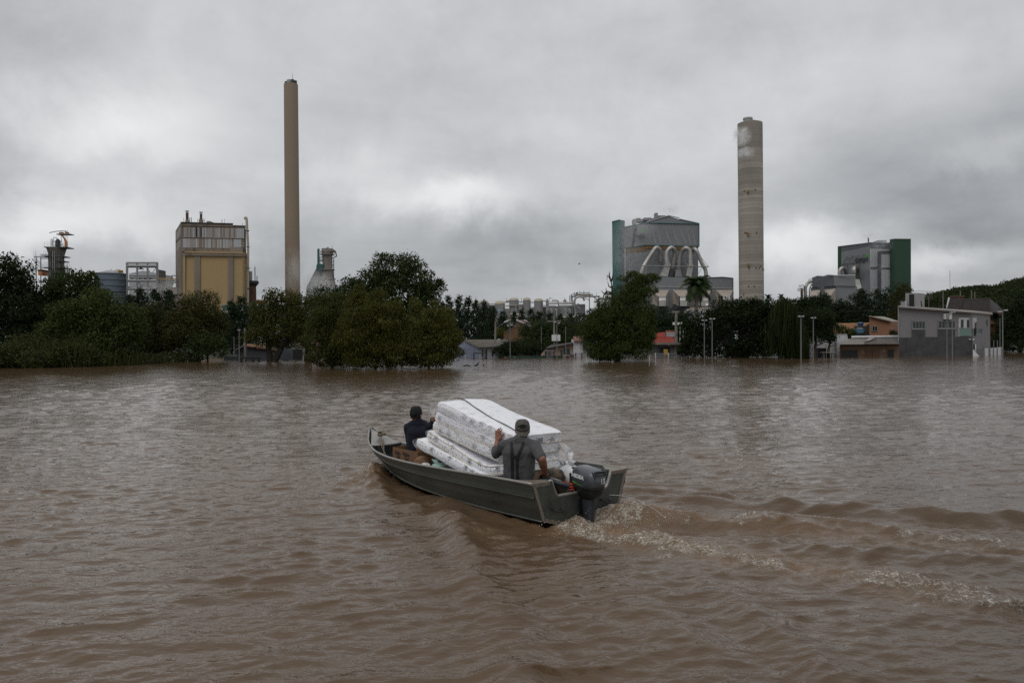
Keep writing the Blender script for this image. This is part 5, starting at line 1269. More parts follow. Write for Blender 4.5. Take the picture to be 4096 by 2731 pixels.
# --- trees behind the red roofs and the wide dark shade tree
tree('tree', 'dark pine-like tree behind the red roofed house', 2665, 150, [(2665, 1265, 40, 35), (2640, 1300, 40, 40), (2690, 1310, 45, 40)], col=GP, size=.34, seed=100, dens=.8, group='trees behind the red roof', bark=M_BARKP)
tree('tree', 'dark tree left of the palm trunk, behind the white pavilion', 2740, 150, [(2740, 1270, 35, 30), (2720, 1310, 45, 40), (2760, 1305, 35, 40)], col=GP, size=.34, seed=101, dens=.8, group='trees behind the red roof', bark=M_BARKP)
tree('shade_tree', 'very wide flat-topped dark shade tree spreading over the flooded white house', 2960, 91, [(2985, 1222, 75, 30), (2910, 1235, 80, 35), (3060, 1228, 70, 35), (2840, 1270, 75, 30), (3090, 1260, 70, 50), (2950, 1290, 150, 50), (2790, 1300, 65, 30), (2770, 1345, 60, 45), (2850, 1345, 70, 40), (3060, 1330, 90, 55), (2740, 1385, 25, 35), (3000, 1260, 100, 40), (3080, 1395, 60, 40), (2990, 1400, 60, 40), (2800, 1400, 60, 45), (2880, 1410, 60, 30), (3040, 1405, 60, 32), (2940, 1395, 50, 40), (2730, 1410, 20, 25)], col=(.013, .019, .009), size=.26, seed=102, trunk_r=.55, dens=.85, trunks=[((0, 0), (0, 0, 4.2)), ((.4, .2), (3, 0, 4.2)), ((-.4, 0), (-3.2, 0, 3.6))])
tree('tree', 'round garden tree on a slim trunk before the white garage house', 3290, 88, [(3285, 1275, 55, 40), (3240, 1300, 45, 45), (3315, 1320, 38, 45), (3265, 1340, 60, 35), (3225, 1350, 30, 25), (3325, 1360, 20, 14)], col=GD, size=.22, seed=103, trunk_r=.18, bark=M_BARK, trunks=[((.65, 0), (.4, 0, 3.6)), ((-.95, 0), (-.8, 0, 3.6))], group='garden trees')
def weeping(px, Y, masses, label, seed):
 rng = np.random.default_rng(seed); X0 = at(px, 1300, Y).x; m2 = Y / FPX
 root = empty('weeping_willow', (X0, Y, 0), label=label, cat='tree')
 V, F = [], []
 for (x, y0, y1, hw, n) in masses:
  for i in range(n):
   cx_ = x + hw * rng.normal() * .55; s = at(cx_, y0 + (abs(cx_ - x) / hw) ** 1.7 * 40 + abs(rng.normal()) * 60 - 4, Y)
   L = (y1 - y0) * m2 * rng.uniform(.15, .8); L = min(L, s.z - .02)
   yd = rng.normal() * hw * m2 * .5; w = rng.uniform(.012, .034); sw = rng.normal() * .25
   k = 5; a = rng.uniform(0, 3.14)
   ex, ey = math.cos(a) * w, math.sin(a) * w
   for j in range(k):
    for e in (-1, 1):
     t = j / (k - 1)
     V.append((s.x - X0 + sw * t * t + e * ex * (1 - .6 * t) + .03 * math.sin(9 * t + i), yd + e * ey, s.z - L * t))
    if j:
     b = len(V); F.append((b - 4, b - 3, b - 1, b - 2))
 np_mesh('crown', np.array(V), np.array(F), foliage((.018, .024, .010), .4), root)
 mb = MB(); tp = at(masses[0][0], masses[0][1] + 40, Y); limbs(mb, (.3, 0, 0), (tp.x - X0, 0, tp.z), .25, rng, 6, 1.4); mb.build('trunk', M_BARKD, root)
weeping(3135, 84, [(3135, 1192, 1400, 46, 2600), (3200, 1290, 1440, 28, 2200), (3172, 1250, 1440, 30, 900), (3215, 1380, 1440, 18, 420)], 'weeping willow trailing its curtains into the water beside the wide shade tree', 7)
# --- behind the houses on the right
tree('tree', 'round dark tree just left of the filter building hoppers', 3255, 135, [(3240, 1225, 55, 35), (3290, 1215, 45, 35), (3180, 1230, 50, 35), (3250, 1270, 110, 50)], col=GD, size=.30, seed=110, group='dark trees behind the houses')
tree('tree', 'round dome of dark leaves below the low grey filter building', 3360, 132, [(3362, 1235, 42, 35), (3320, 1265, 50, 40), (3390, 1275, 50, 45), (3350, 1310, 80, 40)], col=GD, size=.30, seed=111, group='dark trees behind the houses')
tree('araucaria_tree', 'tiered dark pine before the white front of the logo boiler house', 3445, 128, [(3445, 1172, 22, 10), (3435, 1190, 42, 13), (3455, 1212, 48, 14), (3432, 1236, 56, 16), (3455, 1265, 60, 22), (3440, 1300, 62, 30)], col=GP, size=.28, seed=112, dens=1.2, group='dark trees behind the houses')
tree('tree', 'airy dark tree with sky holes before the pale projecting bay', 3530, 130, [(3500, 1180, 22, 20), (3545, 1178, 24, 22), (3525, 1215, 38, 30), (3480, 1225, 24, 26), (3570, 1225, 30, 35), (3530, 1265, 60, 40)], col=GP, size=.27, seed=113, dens=.7, group='dark trees behind the houses')
tree('tree', 'brownish tree before the green tower and beside the grey house', 3610, 120, [(3612, 1165, 32, 30), (3590, 1215, 35, 45), (3600, 1270, 45, 45)], col=(.030, .028, .012), size=.28, seed=114, dens=.8, group='dark trees behind the houses')
tree('bush', 'green creeper bush on the wall between tiled roof and white wall', 3385, 104, [(3370, 1320, 30, 18), (3400, 1335, 24, 20)], col=(.03, .042, .015), size=.2, seed=115, cat='bush', group='garden bushes', trunk_r=.06)
tree('bush', 'small dark bush at the foot of the orange walled house', 3580, 104, [(3578, 1333, 20, 10)], col=GD, size=.18, seed=116, cat='bush', group='garden bushes', trunk_r=.05)
tree('tree', 'dark tree crowding the right edge of the picture', 4080, 108, [(4080, 1215, 70, 50), (4110, 1290, 90, 70), (4040, 1300, 60, 60), (4060, 1370, 80, 60), (4000, 1350, 35, 55)], col=GD, size=.30, seed=117, group='dark trees behind the houses')
tree('tree', 'dark leafy tree behind the right side of the grey house', 3985, 118, [(3985, 1330, 40, 60), (3975, 1390, 45, 40)], col=GD, size=.28, seed=118, group='dark trees behind the houses')
# --- undergrowth on the left bank, one mass nobody could count
def undergrowth():
 rng = np.random.default_rng(77); VV, FF, n0 = [], [], 0
 spots = [(-60, 1440, 90, 60, 74), (60, 1420, 80, 60, 75), (150, 1440, 70, 45, 74), (240, 1425, 90, 60, 76), (330, 1430, 90, 55, 77), (430, 1425, 80, 55, 80), (510, 1435, 70, 40, 83), (590, 1440, 70, 30, 88), (680, 1435, 70, 30, 92), (760, 1432, 60, 22, 94), (120, 1390, 110, 60, 78), (330, 1385, 110, 50, 80)]
 for x, y, hw, hh, Y in spots:
  c = at(x, y, Y); m2 = Y / FPX
  p, nn = lobe_points((c.x, Y, c.z), (hw * m2, 1.6, hh * m2), int(hw * hh * .5), rng, .4)
  V, F = leaf_cards(p, nn, .26, rng, aspect=2.2, flat=.4); VV.append(V); FF.append(F + n0); n0 += len(V)
 for i in range(1500):      # reeds and tall grass
  x = rng.uniform(-60, 560); Y = 76 + rng.uniform(-1, 5) + max(0, x - 300) * .02
  b = at(x, hor(x), Y); b.z = 0; h = rng.uniform(1.0, 2.9) * (1 if 60 < x < 380 else .6); ln = rng.normal() * .5; w = .05
  V = np.array([(b.x - w, Y, 0), (b.x + w, Y, 0), (b.x + ln * .5 + w * .7, Y - .1, h * .75), (b.x + ln * .5 - w * .7, Y - .1, h * .75), (b.x + ln * 1.2 + .01, Y - .2, h), (b.x + ln * 1.2 - .01, Y - .2, h)])
  VV.append(V); FF.append(np.array([(0, 1, 2, 3), (3, 2, 4, 5)]) + n0); n0 += 6
 o = np_mesh('undergrowth', np.concatenate(VV), np.concatenate(FF), foliage((.034, .036, .016), .5))
 tag(o, 'tangled reeds and low scrub along the flooded left bank', 'undergrowth', kind='stuff')
undergrowth()
# --- far woods behind everything, read as one mass
def woods():
 rng = np.random.default_rng(78); VV, FF, n0 = [], [], 0
 for x in range(-350, 4500, 34):
  Y = rng.uniform(205, 235); yt = 1255 + rng.uniform(-18, 22) + (35 if 1980 < x < 2320 else 0) + (20 if 2600 < x < 2800 else 0) + (-25 if x < 500 else 0)
  for k in range(3):
   c = at(x + rng.uniform(-12, 12), yt + 22 + 42 * k, Y); m2 = Y / FPX
   p, nn = lobe_points((c.x, Y, c.z), (rng.uniform(22, 40) * m2, 2.2, 28 * m2), 260, rng, .4)
   V, F = leaf_cards(p, nn, .62, rng, flat=.4); VV.append(V); FF.append(F + n0); n0 += len(V)
 o = np_mesh('far_woods', np.concatenate(VV), np.concatenate(FF), foliage(GP, .4))
 tag(o, 'dark line of far woods behind the houses and in front of the mill', 'woods', kind='stuff')
woods()
# --- forest on the hill
def forest():
 rng = np.random.default_rng(79); VV, FF, n0 = [], [], 0
 rows, cols = 26, 130
 H = HILLV.reshape(rows, cols, 3)
 for i in range(2200):
  j = int(rows * rng.random() ** .55); j = min(j, rows - 1); k = int(rng.integers(0, 75))
  b = H[j, k]; h = rng.uniform(2.0, 4.5) * (1.0 if j < rows - 2 else (1.25 if rng.random() < .3 else .45))
  p, nn = lobe_points((b[0] + rng.uniform(-2, 2), b[1], b[2] + h * .4), (h * .8, h * .8, h * .62), 60, rng, .4)
  V, F = leaf_cards(p, nn, 1.25, rng, flat=.4); VV.append(V); FF.append(F + n0); n0 += len(V)
 o = np_mesh('hill_forest', np.concatenate(VV), np.concatenate(FF), foliage((.022, .029, .013), .35))
 tag(o, 'dark scrubby forest covering the hill on the right horizon', 'forest', kind='stuff')
forest()
# ------------------------------------------------------------------ flooded houses
M_W_WHITE = mat('white_wall', (0.50, 0.50, 0.51), .8, var=.06, vscale=.6, dirt=(.28, .26, .24), dscale=.5, dcut=(.55, .8), stretch=(1, 1, .4))
M_W_GREY = mat('grey_violet_wall', (0.195, 0.188, 0.19), .85, var=.05, vscale=.5, dirt=(.14, .13, .13), dscale=.4, dcut=(.55, .85), stretch=(1, 1, .3))
M_W_STONE = mat('dark_stone_cladding', (0.055, 0.055, 0.058), .85, var=.35, vscale=1.3, bump=.02, bscale=5)
M_W_BLUE = mat('pale_blue_wall', (0.20, 0.235, 0.32), .85, var=.06, vscale=.8, dirt=(.13, .15, .2), dscale=.6, dcut=(.5, .8))
M_W_PEACH = mat('pinkish_wall', (0.32, 0.235, 0.185), .85, var=.06, vscale=.6, dirt=(.2, .15, .12), dscale=.5, dcut=(.5, .8))
M_W_ORANGE = mat('orange_wall', (0.27, 0.135, 0.075), .85, var=.08, vscale=.7, dirt=(.11, .07, .05), dscale=.5, dcut=(.55, .75), stretch=(1, 1, .5))
M_W_BRICK = mat('brown_brickwork', (0.135, 0.080, 0.042), .9, var=.15, vscale=1.5, bump=.01, bscale=9)
M_W_BROWN = mat('stained_brown_wall', (0.14, 0.085, 0.05), .85, var=.2, vscale=.8, dirt=(.06, .04, .03), dscale=.8, dcut=(.45, .75))
M_W_DARKB = mat('dark_blue_grey_wall', (0.06, 0.066, 0.08), .85, var=.15, vscale=.6)
M_R_FIB = mat('fibre_cement_roof', (0.15, 0.135, 0.12), .9, var=.25, vscale=.7, dirt=(.07, .065, .05), dscale=.6, dcut=(.45, .75))
M_R_FIBL = mat('pale_fibre_sheet', (0.27, 0.25, 0.225), .9, var=.12, vscale=.7)
M_R_RED = mat('red_roof_tiles', (0.36, 0.062, 0.042), .75, var=.15, vscale=1.5)
M_R_DARK = mat('dark_roof_tiles', (0.035, 0.025, 0.024), .7, var=.25, vscale=1.2)
M_R_ORG = mat('orange_roof_tiles', (0.30, 0.155, 0.07), .8, var=.25, vscale=1.5)
M_R_PINK = mat('pinkish_roof_tiles', (0.17, 0.085, 0.085), .8, var=.15, vscale=1.2)
M_GLASSD = mat('dark_window_glass', (0.008, 0.014, 0.016), .12, spec=.6)
M_GLASSG = mat('green_balcony_glass', (0.11, 0.19, 0.165), .1, spec=.6)
M_FRAME = mat('aluminium_frame', (0.30, 0.30, 0.30), .45, metal=.4)
M_WHITE = mat('white_paint', (0.62, 0.62, 0.62), .6, var=.05, vscale=2)
M_WOOD = mat('brown_wood', (0.075, 0.035, 0.018), .75, var=.25, vscale=3, stretch=(1, 1, .3))
M_GREENP = mat('dark_green_paint', (0.020, 0.045, 0.030), .7, var=.15, vscale=2)
M_POLE = mat('concrete_pole', (0.20, 0.18, 0.155), .9, var=.15, vscale=1.5)
M_GALV = mat('galvanised_pole', (0.17, 0.173, 0.178), .6, metal=.2, var=.08)
M_IRON = mat('dark_iron', (0.025, 0.024, 0.024), .7)
M_BLUEP = mat('blue_plastic', (0.02, 0.06, 0.17), .4, var=.1)
M_LBLUE = mat('light_blue_plastic', (0.10, 0.24, 0.36), .45, var=.1)
class House:
 """a building measured in one enlarged crop: walls face the water at their own distance"""
 def __init__(s, name, q, x0, Y, label, cat='house', **kw):
  s.q, s.Y = q, Y
  s.o = at(*q(x0, 0), Y); s.o.z = 0
  s.root = empty(name, s.o, label=label, cat=cat, **kw); s.root['kind'] = 'thing'
  s.bk = BK(s.o, 1.0)
 def p(s, x, y, d=0.0): return at(*s.q(x, y), s.Y + d)
 def mb(s): return MB(s.o)
 def slab(s, pts, d, name, m, thick=.2, parent=None):
  b = s.mb(); b.slab([s.p(x, y, d) for x, y in pts], s.bk * thick); return b.build(name, m, parent or s.root)
 def rect(s, x0, y0, x1, y1, d, name, m, thick=.2, parent=None):
  return s.slab([(x0, y1), (x1, y1), (x1, y0), (x0, y0)], d, name, m, thick, parent)
 def face(s, pts, name, m, parent=None):    # pts (x, y, d)
  b = s.mb(); b.add([s.p(*p) for p in pts], [tuple(range(len(pts)))]); return b.build(name, m, parent or s.root)
 def roof(s, pts, th, name, m):
  P_ = [s.p(*p) for p in pts]; b = s.mb(); b.slab(P_, (0, 0, -th)); return b.build(name, m, s.root)
 def bar(s, a, b, w, name, m, d=0.0, parent=None):
  k = s.mb(); k.bar(s.p(*a, d), s.p(*b, d), w); return k.build(name, m, parent or s.root)
 def window(s, x0, y0, x1, y1, n, d=-.02, fw=.06, glass=None):
  """recessed dark panes in a frame: window > pane"""
  a, b = s.p(x0, y1, d), s.p(x1, y0, d)
  k = s.mb()
  for (u0, v0, u1, v1) in ((0, 0, 1, 0), (0, 1, 1, 1), (0, 0, 0, 1), (1, 0, 1, 1)):
   pa = (a.x + (b.x - a.x) * u0, a.y - .04, a.z + (b.z - a.z) * v0); pb = (a.x + (b.x - a.x) * u1, a.y - .04, a.z + (b.z - a.z) * v1); k.bar(pa, pb, fw)
  for i in range(1, n): x = a.x + (b.x - a.x) * i / n; k.bar((x, a.y - .04, a.z), (x, a.y - .04, b.z), fw * .8)
  w = k.build('window', M_FRAME, s.root)
  for i in range(n):
   g = s.mb(); xa, xb = a.x + (b.x - a.x) * i / n + fw * .4, a.x + (b.x - a.x) * (i + 1) / n - fw * .4
   g.box((xa, a.y - .035, a.z + fw * .4), (xb, a.y - .02, b.z - fw * .4)); g.build('pane', glass or M_GLASSD, w)
  return w
 def opening(s, x0, y0, x1, y1, d=-.02, name='dark_opening'):
  """doorway or garage: a thin black sheet painted for the shade inside"""
  return s.rect(x0, y0, x1, y1, d - .03, name, M_BLACK, .02)
def corrugated(h, e0, e1, r0, r1, n, name, m, amp=.05, drop=.0):
 """corrugated sheets from eave (e0-e1) up to ridge (r0-r1); corners (x, y, d)"""
 A, B, C, D = [h.p(*p) for p in (e0, e1, r0, r1)]
 b = h.mb(); lo, hi = [], []
 for i in range(n * 4 + 1):
  t = i / (n * 4); w = amp * math.sin(i * math.pi / 2)
  lo.append(A.lerp(B, t) + Vector((0, 0, w))); hi.append(C.lerp(D, t) + Vector((0, 0, w)))
 b.rings([lo, hi], caps=False, closed=False)
 b2 = [p - Vector((0, 0, .04)) for p in lo]
 b.rings([b2, lo], caps=False, closed=False)
 return b.build(name, m, h.root)
Z8 = zoom(3560, 1130, 4.388)
g = House('house', Z8, 800, 90, 'grey-violet two-storey house with dark stone base and sloping roof')
WB = 1400
b = g.mb(); F = [g.p(x, y) for x, y in ((150, WB), (1440, WB), (1440, 525), (150, 435))]; b.slab(F, g.bk * 9); b.build('wall', M_W_GREY, g.root)
b = g.mb(); b.add([g.p(1442, WB, -.01), g.p(1442, 525, -.01), g.p(1755, 560, 7), g.p(1762, WB, 7)], [(0, 3, 2, 1)]); b.build('side_wall', M_W_GREY, g.root)
g.slab([(150, WB), (1443, WB), (1443, 950), (1143, 950), (1143, 818), (845, 818), (845, 955), (617, 955), (617, 820), (388, 820), (388, 965), (150, 965)], -.12, 'stone_base', M_W_STONE, .125)
b = g.mb(); b.add([g.p(1445, WB, -.14), g.p(1445, 1000, -.14), g.p(1450, 1000, -.05), g.p(1450, WB, -.05)], [(0, 1, 2, 3)]); b.build('stone_edge', M_W_STONE, g.root)
b = g.mb(); b.slab([g.p(143, 412, -.5), g.p(1445, 510, -.5), g.p(1800, 545, 7.2), g.p(1790, 525, 7.4), g.p(1440, 492, 2), g.p(180, 405, 2)], (0, 0, -.16)); b.build('roof', M_R_FIBL, g.root)
g.bar((180, 418), (1445, 522), .10, 'gutter', M_FRAME, -.45)
g.bar((148, 410), (150, WB), .10, 'corner_trim', M_FRAME, -.1)
g.window(398, 685, 612, 812, 4, -.06); g.window(850, 675, 1140, 805, 5, -.06)
for (x0, x1, y) in ((388, 620, 815), (842, 1146, 808)): g.rect(x0, y, x1, y + 10, -.16, 'sill', M_FRAME, .16)
for (x0, x1, y) in ((388, 622, 662), (842, 1146, 655)): g.rect(x0, y, x1, y + 14, -.1, 'lintel', M_W_GREY, .1)
g.rect(1213, 618, 1403, 945, -.03, 'balcony_recess', M_W_WHITE, .02)
g.rect(1245, 650, 1292, 945, -.06, 'balcony_door', M_GLASSD, .02); g.rect(1350, 655, 1398, 800, -.06, 'balcony_window', M_GLASSD, .02)
g.rect(1213, 800, 1294, 940, -.16, 'glass_rail_panel', M_GLASSG, .03); g.rect(1296, 800, 1402, 935, -.16, 'glass_rail_panel', M_GLASSG, .03)
g.bar((1210, 800), (1405, 800), .05, 'handrail', M_FRAME, -.17)
g.bar((1212, 620), (1212, 945), .08, 'balcony_post', M_WHITE, -.1); g.bar((1404, 620), (1404, 945), .1, 'balcony_post', M_FRAME, -.1)
sd_ = lambda x: 7 * (x - 1442) / 313 - .06
for (x0, x1, y0, y1, nm, mm, o_) in ((1447, 1632, 618, 930, 'side_balcony_recess', M_W_WHITE, 0), (1505, 1535, 622, 930, 'side_balcony_door', M_W_GREY, .03), (1450, 1533, 802, 935, 'glass_rail_panel', mat('dark_green_glass', (.02, .05, .045), .15), .08), (1548, 1620, 805, 930, 'glass_rail_panel', mat('dark_green_glass', (.025, .06, .05), .15), .08), (1675, 1712, 655, 797, 'side_window', M_GLASSD, .03), (1460, 1490, 1085, 1175, 'side_door', M_BLACK, .03), (1492, 1512, 1078, 1200, 'door_frame', M_WHITE, .04)):
 g.face([(x0, y1, sd_(x0) - o_), (x1, y1, sd_(x1) - o_), (x1, y0, sd_(x1) - o_), (x0, y0, sd_(x0) - o_)], nm, mm)
g.bar((1500, 930), (1508, 700), .12, 'hanging_cloth', M_IRON, .9)
ac = empty('air_conditioner', g.p(1020, 600), label='white air conditioner box high on the grey-violet house wall', cat='air conditioner')
b = MB(g.p(1020, 600)); q = Z8; a_, b_ = g.p(960, 642, -.45), g.p(1082, 548, -.45); b.box((a_.x, a_.y, a_.z), (b_.x, a_.y + .4, b_.z)); b.build('casing', M_WHITE, ac)
b = MB(g.p(1020, 600)); c = g.p(1012, 600, -.46); b.tube([c, c + Vector((0, -.02, 0))], .24, 20); b.build('fan_grille', M_STEEL, ac)
b = MB(g.p(1020, 600));
for k in range(5): z = a_.z + (b_.z - a_.z) * (.82 + .03 * k); b.bar((a_.x + .1, a_.y - .02, z), (b_.x - .1, a_.y - .02, z), .02)
b.build('vent_slats', M_STEEL, ac)
for (x, y) in ((1400, 997), (1460, 997)):
 p = g.p(x, y, -.2); t = empty('flood_light', p, label='small white flood light on the ' + ('front' if x < 1440 else 'side') + ' corner of the stone base', cat='flood light', group='flood lights on the grey house')
 b = MB(); b.box((-.09, -.08, -.06), (.09, .04, .06)); b.build('housing', M_WHITE, t); b = MB(); b.bar((0, 0, 0), (0, .25, .05), .04); b.build('bracket', M_IRON, t)
b = g.mb(); b.hexa([g.p(270, 450, 1.5), g.p(490, 450, .8), g.p(606, 450, 3), g.p(380, 450, 4), g.p(270, 188, 1.5), g.p(490, 182, .8), g.p(606, 195, 3), g.p(380, 195, 4)]); b.build('roof_hut', M_W_WHITE if False else mat('light_grey_wall', (.30, .29, .285), .85, var=.06), g.root)
g.rect(335, 205, 426, 420, .55, 'hut_doorway', M_BLACK, .03)
g.rect(188, 335, 268, 425, 1.0, 'parapet', mat('light_grey_wall', (.27, .26, .26), .85, var=.06), .15); g.rect(262, 318, 292, 425, .95, 'parapet_post', M_W_WHITE, .3)
g.rect(192, 318, 282, 334, 1.0, 'roof_vent_tiles', M_IRON, .3)
for (xa, xb) in ((540, 552), (545, 566)):
 g.bar((xa, 320), (xb, 430), .05, 'ladder_leg', M_IRON, .3)
g2 = House('garden_wall', Z8, 1820, 93, 'low pale garden wall with thin posts right of the grey-violet house', 'wall')
g2.slab([(1665, WB), (1725, WB), (1725, 1150), (1665, 1152)], -1, 'wall_panel', M_W_WHITE, .15); g2.slab([(1757, WB), (1962, WB), (1962, 1130), (1757, 1148)], 0, 'wall_panel', M_W_WHITE, .15)
for x in (1757, 1820, 1885, 1962): g2.bar((x, WB), (x, 1010 if x in (1820, 1885) else 1125), .07, 'post', M_GALV, -.1)
g3 = House('iron_gate', Z8, 1580, 90, 'narrow white-barred gate beside the grey-violet house', 'gate')
for x in range(1525, 1642, 13): g3.bar((x, WB), (x + 2, 1158), .05, 'picket', M_GALV, .3)
g3.bar((1525, 1165), (1640, 1165), .05, 'rail', M_GALV, .3); g3.bar((1640, WB), (1640, 1110), .08, 'gate_post', M_GALV, .3)
g3.bar((1615, 1160), (1652, 1020), .04, 'brace', M_GALV, .3)
g4 = House('leaning_board', Z8, 1510, 89, 'white board leaning into the flood at the house corner', 'board')
g4.slab([(1455, 1300), (1470, 1300), (1578, 1297), (1540, 1262), (1458, 1168)], 0, 'board', M_WHITE, .05)
h = House('house', Z8, 1500, 112, 'house with big dark tiled hip roof and orange wall behind the grey-violet house')
def tiled(h, e0, e1, r0, r1, n, m, name='roof'):
 return corrugated(h, e0, e1, r0, r1, n, name, m, amp=.05)
tiled(h, (1005, 470, -3), (1285, 475, -3), (1040, 258, 1), (1305, 255, 1), 16, M_R_DARK)
tiled(h, (1270, 500, -4), (1760, 530, -4), (1300, 300, 0), (1760, 285, 0), 26, M_R_DARK)
h.face([(1760, 530, -4), (2035, 515, 3), (1762, 287, 0)], 'roof_hip', M_R_DARK)
h.face([(1005, 470, -2.9), (1040, 258, 1), (1040, 470, 2)], 'roof_gable', M_W_GREY)
h.bar((998, 445), (1038, 262), .18, 'gable_board', M_WHITE, -1); h.bar((1040, 252), (1306, 247), .16, 'ridge', M_R_RED if False else M_RUST, 1); h.bar((1300, 298), (1760, 284), .14, 'ridge', M_R_DARK, 0)
h.rect(1300, 500, 1760, WB, 0, 'wall', M_W_GREY, 4); h.slab([(1755, WB), (2005, WB), (2005, 520), (1755, 530)], -1, 'orange_wall', M_W_ORANGE, 4)
b = h.mb(); c = h.p(1862, 605, -1.05); b.rings([[c + Vector((r * math.cos(t), dy, r * math.sin(t))) for t in np.linspace(0, 2 * math.pi, 17)[:-1]] for r, dy in ((.62, 0), (.62, -.1), (.4, -.1), (.4, 0))]); b.build('round_window', M_IRON, h.root)
h.slab([(1755, 735), (1860, 720), (1780, 665), (1755, 665)], -1.6, 'porch_roof', M_R_ORG, .5); h.rect(1990, 560, 2005, 620, -1.2, 'side_sign', M_YEL, .1)
Z4 = zoom(3200, 1230, 4.704)
g = House('shed', Z4, 1300, 88.5, 'long brown shed with grey corrugated roof and dark doorways in the flood', 'shed')
g.slab([(760, 1010), (1870, 1010), (1870, 680), (760, 690)], 0, 'wall', M_W_BROWN, 5)
e, r_ = -.8, 4.5
corrugated(g, (748, 688, e), (1200, 684, e), (900, 588, r_), (1240, 582, r_), 22, 'roof_sheet', M_R_FIBL, .035)
corrugated(g, (1200, 684, e), (1480, 682, e), (1240, 582, r_), (1430, 575, r_), 14, 'roof_sheet', M_R_FIB, .035)
corrugated(g, (1480, 682, e), (1870, 680, e), (1430, 575, r_), (1870, 570, r_), 20, 'roof_sheet', M_R_FIB, .035)
b = g.mb(); b.slab([g.p(1215, 640, e + 1.6), g.p(1310, 625, e + 2), g.p(1420, 576, r_ - .2), g.p(1300, 578, r_ - .2)], (0, 0, .07)); b.build('roof_patch', M_R_FIBL, g.root)
for i in range(26):
 x = 975 + i * 34; y = 556 - 10 * i / 26
 b = g.mb(); b.tube([g.p(x, y, r_ + .2), g.p(x + 34, y - .3, r_ + .2)], [.17, .13], 8); b.build('ridge_tile', M_WHITE, g.root)
g.rect(770, 790, 1100, 1010, -.1, 'garage_frame', M_WOOD, .1); g.opening(785, 802, 1085, 1010, -.1); g.rect(1140, 800, 1215, 890, -.06, 'window_shutter', M_W_BROWN, .05); g.rect(1222, 800, 1502, 1010, -.08, 'wooden_door', M_WOOD, .08)
g.bar((1360, 802), (1360, 1000), .06, 'door_seam', M_IRON, -.1); g.opening(1655, 795, 1768, 1010, -.04); g.rect(1645, 786, 1778, 797, -.07, 'door_lintel', M_WOOD, .06)
g.bar((765, 700), (768, 1010), .14, 'corner_post', M_WOOD, -.2); g.rect(750, 690, 1868, 715, -.1, 'eave_board', M_WOOD, .1)
g.slab([(1568, 825), (1585, 825), (1578, 795)], -.03, 'white_stain', M_W_WHITE, .02)
g = House('house', Z4, 350, 91, 'white flooded house with a wide dark garage mouth behind the slim tree')
g.rect(-420, 590, 655, 1010, 0, 'wall', M_W_WHITE, 6); g.rect(655, 505, 886, 1010, -.3, 'tall_wall', M_W_WHITE, 5)
g.slab([(886, 1010), (905, 1010), (905, 620), (886, 505)], -.3, 'tall_wall_edge', M_W_WHITE, 4)
g.rect(250, 748, 512, 760, -.1, 'garage_frame', M_WHITE, .1); g.opening(258, 760, 506, 1010, -.03, 'garage_mouth')
g.bar((508, 680), (510, 1010), .14, 'garage_post', M_WHITE, -.12); g.rect(-30, 560, 150, 600, -.3, 'canopy', M_R_FIB, 1.0)
for x in (664, 684): g.bar((x, 650), (x, 1010), .05, 'drain_pipe', M_GALV, -.4)
g.rect(655, 500, 888, 508, -.36, 'coping', M_WHITE, .3)
t = empty('tree_bench', wat(*Z4(525, 960)) * 1.0, label='ring bench round the trunk of the round garden tree', cat='bench')
t.location = (at(*Z4(522, 900), 87.3).x, 87.3, 0)
MB().lathe([(.25, .55), (.85, .55), (.85, .63), (.25, .63)], n=14).build('seat', M_POLE, t)
for k in range(4): a = k * 1.57 + .6; b = MB(); b.bar((.7 * math.cos(a), .7 * math.sin(a), -.5), (.7 * math.cos(a), .7 * math.sin(a), .55), .08); b.build('leg', M_POLE, t)
g = House('house', Z4, 1550, 106, 'orange plastered house with a slanted sheet roof left of the grey-violet house')
b = g.mb(); b.slab([g.p(x, y) for x, y in ((1305, 1000), (1705, 1000), (1705, 258), (1305, 168))], g.bk * 6); b.build('wall', M_W_ORANGE, g.root)
b = g.mb(); b.add([g.p(1706, 1000, 0), g.p(1706, 258, 0), g.p(1900, 268, 5), g.p(1900, 1000, 5)], [(0, 3, 2, 1)]); b.build('side_wall', M_W_ORANGE, g.root)
corrugated(g, (1706, 262, -.3), (1880, 262, 5), (1310, 166, -.3), (1590, 172, 5), 12, 'roof', M_R_FIBL, .04)
g.bar((1300, 163), (1708, 262), .16, 'roof_edge', M_OLDG, -.35)
g.window(1360, 352, 1452, 450, 2, -.05); sdo = lambda x: 5 * (x - 1706) / 194 - .05
for (x0, x1, y0, y1) in ((1712, 1727, 360, 415), (1765, 1790, 370, 455)): g.face([(x0, y1, sdo(x0)), (x1, y1, sdo(x1)), (x1, y0, sdo(x1)), (x0, y0, sdo(x0))], 'side_window', M_GLASSD)
g = House('house', Z4, 900, 112, 'low house with an orange tiled roof and a little gable')
tiled(g, (620, 470, -2), (1080, 505, -2), (640, 315, 3), (1300, 300, 3), 30, M_R_ORG)
g.bar((640, 316), (1300, 302), .2, 'ridge', M_R_ORG, 3); g.slab([(655, 420), (705, 345), (760, 425)], -2.4, 'gable', M_BLACK, .1)
g.bar((648, 425), (708, 335), .2, 'gable_board', M_R_ORG, -2.5); g.bar((708, 335), (830, 395), .2, 'gable_board', M_R_ORG, -2.5); g.bar((705, 300), (708, 335), .12, 'finial', M_OLDG, -2.5); g.rect(640, 470, 1300, 1000, -1, 'wall', M_W_DARKB, 3)
t = House('tank_stand', Z4, 1130, 107, 'dark masonry tank stand between tiled roof and orange wall', 'tank stand')
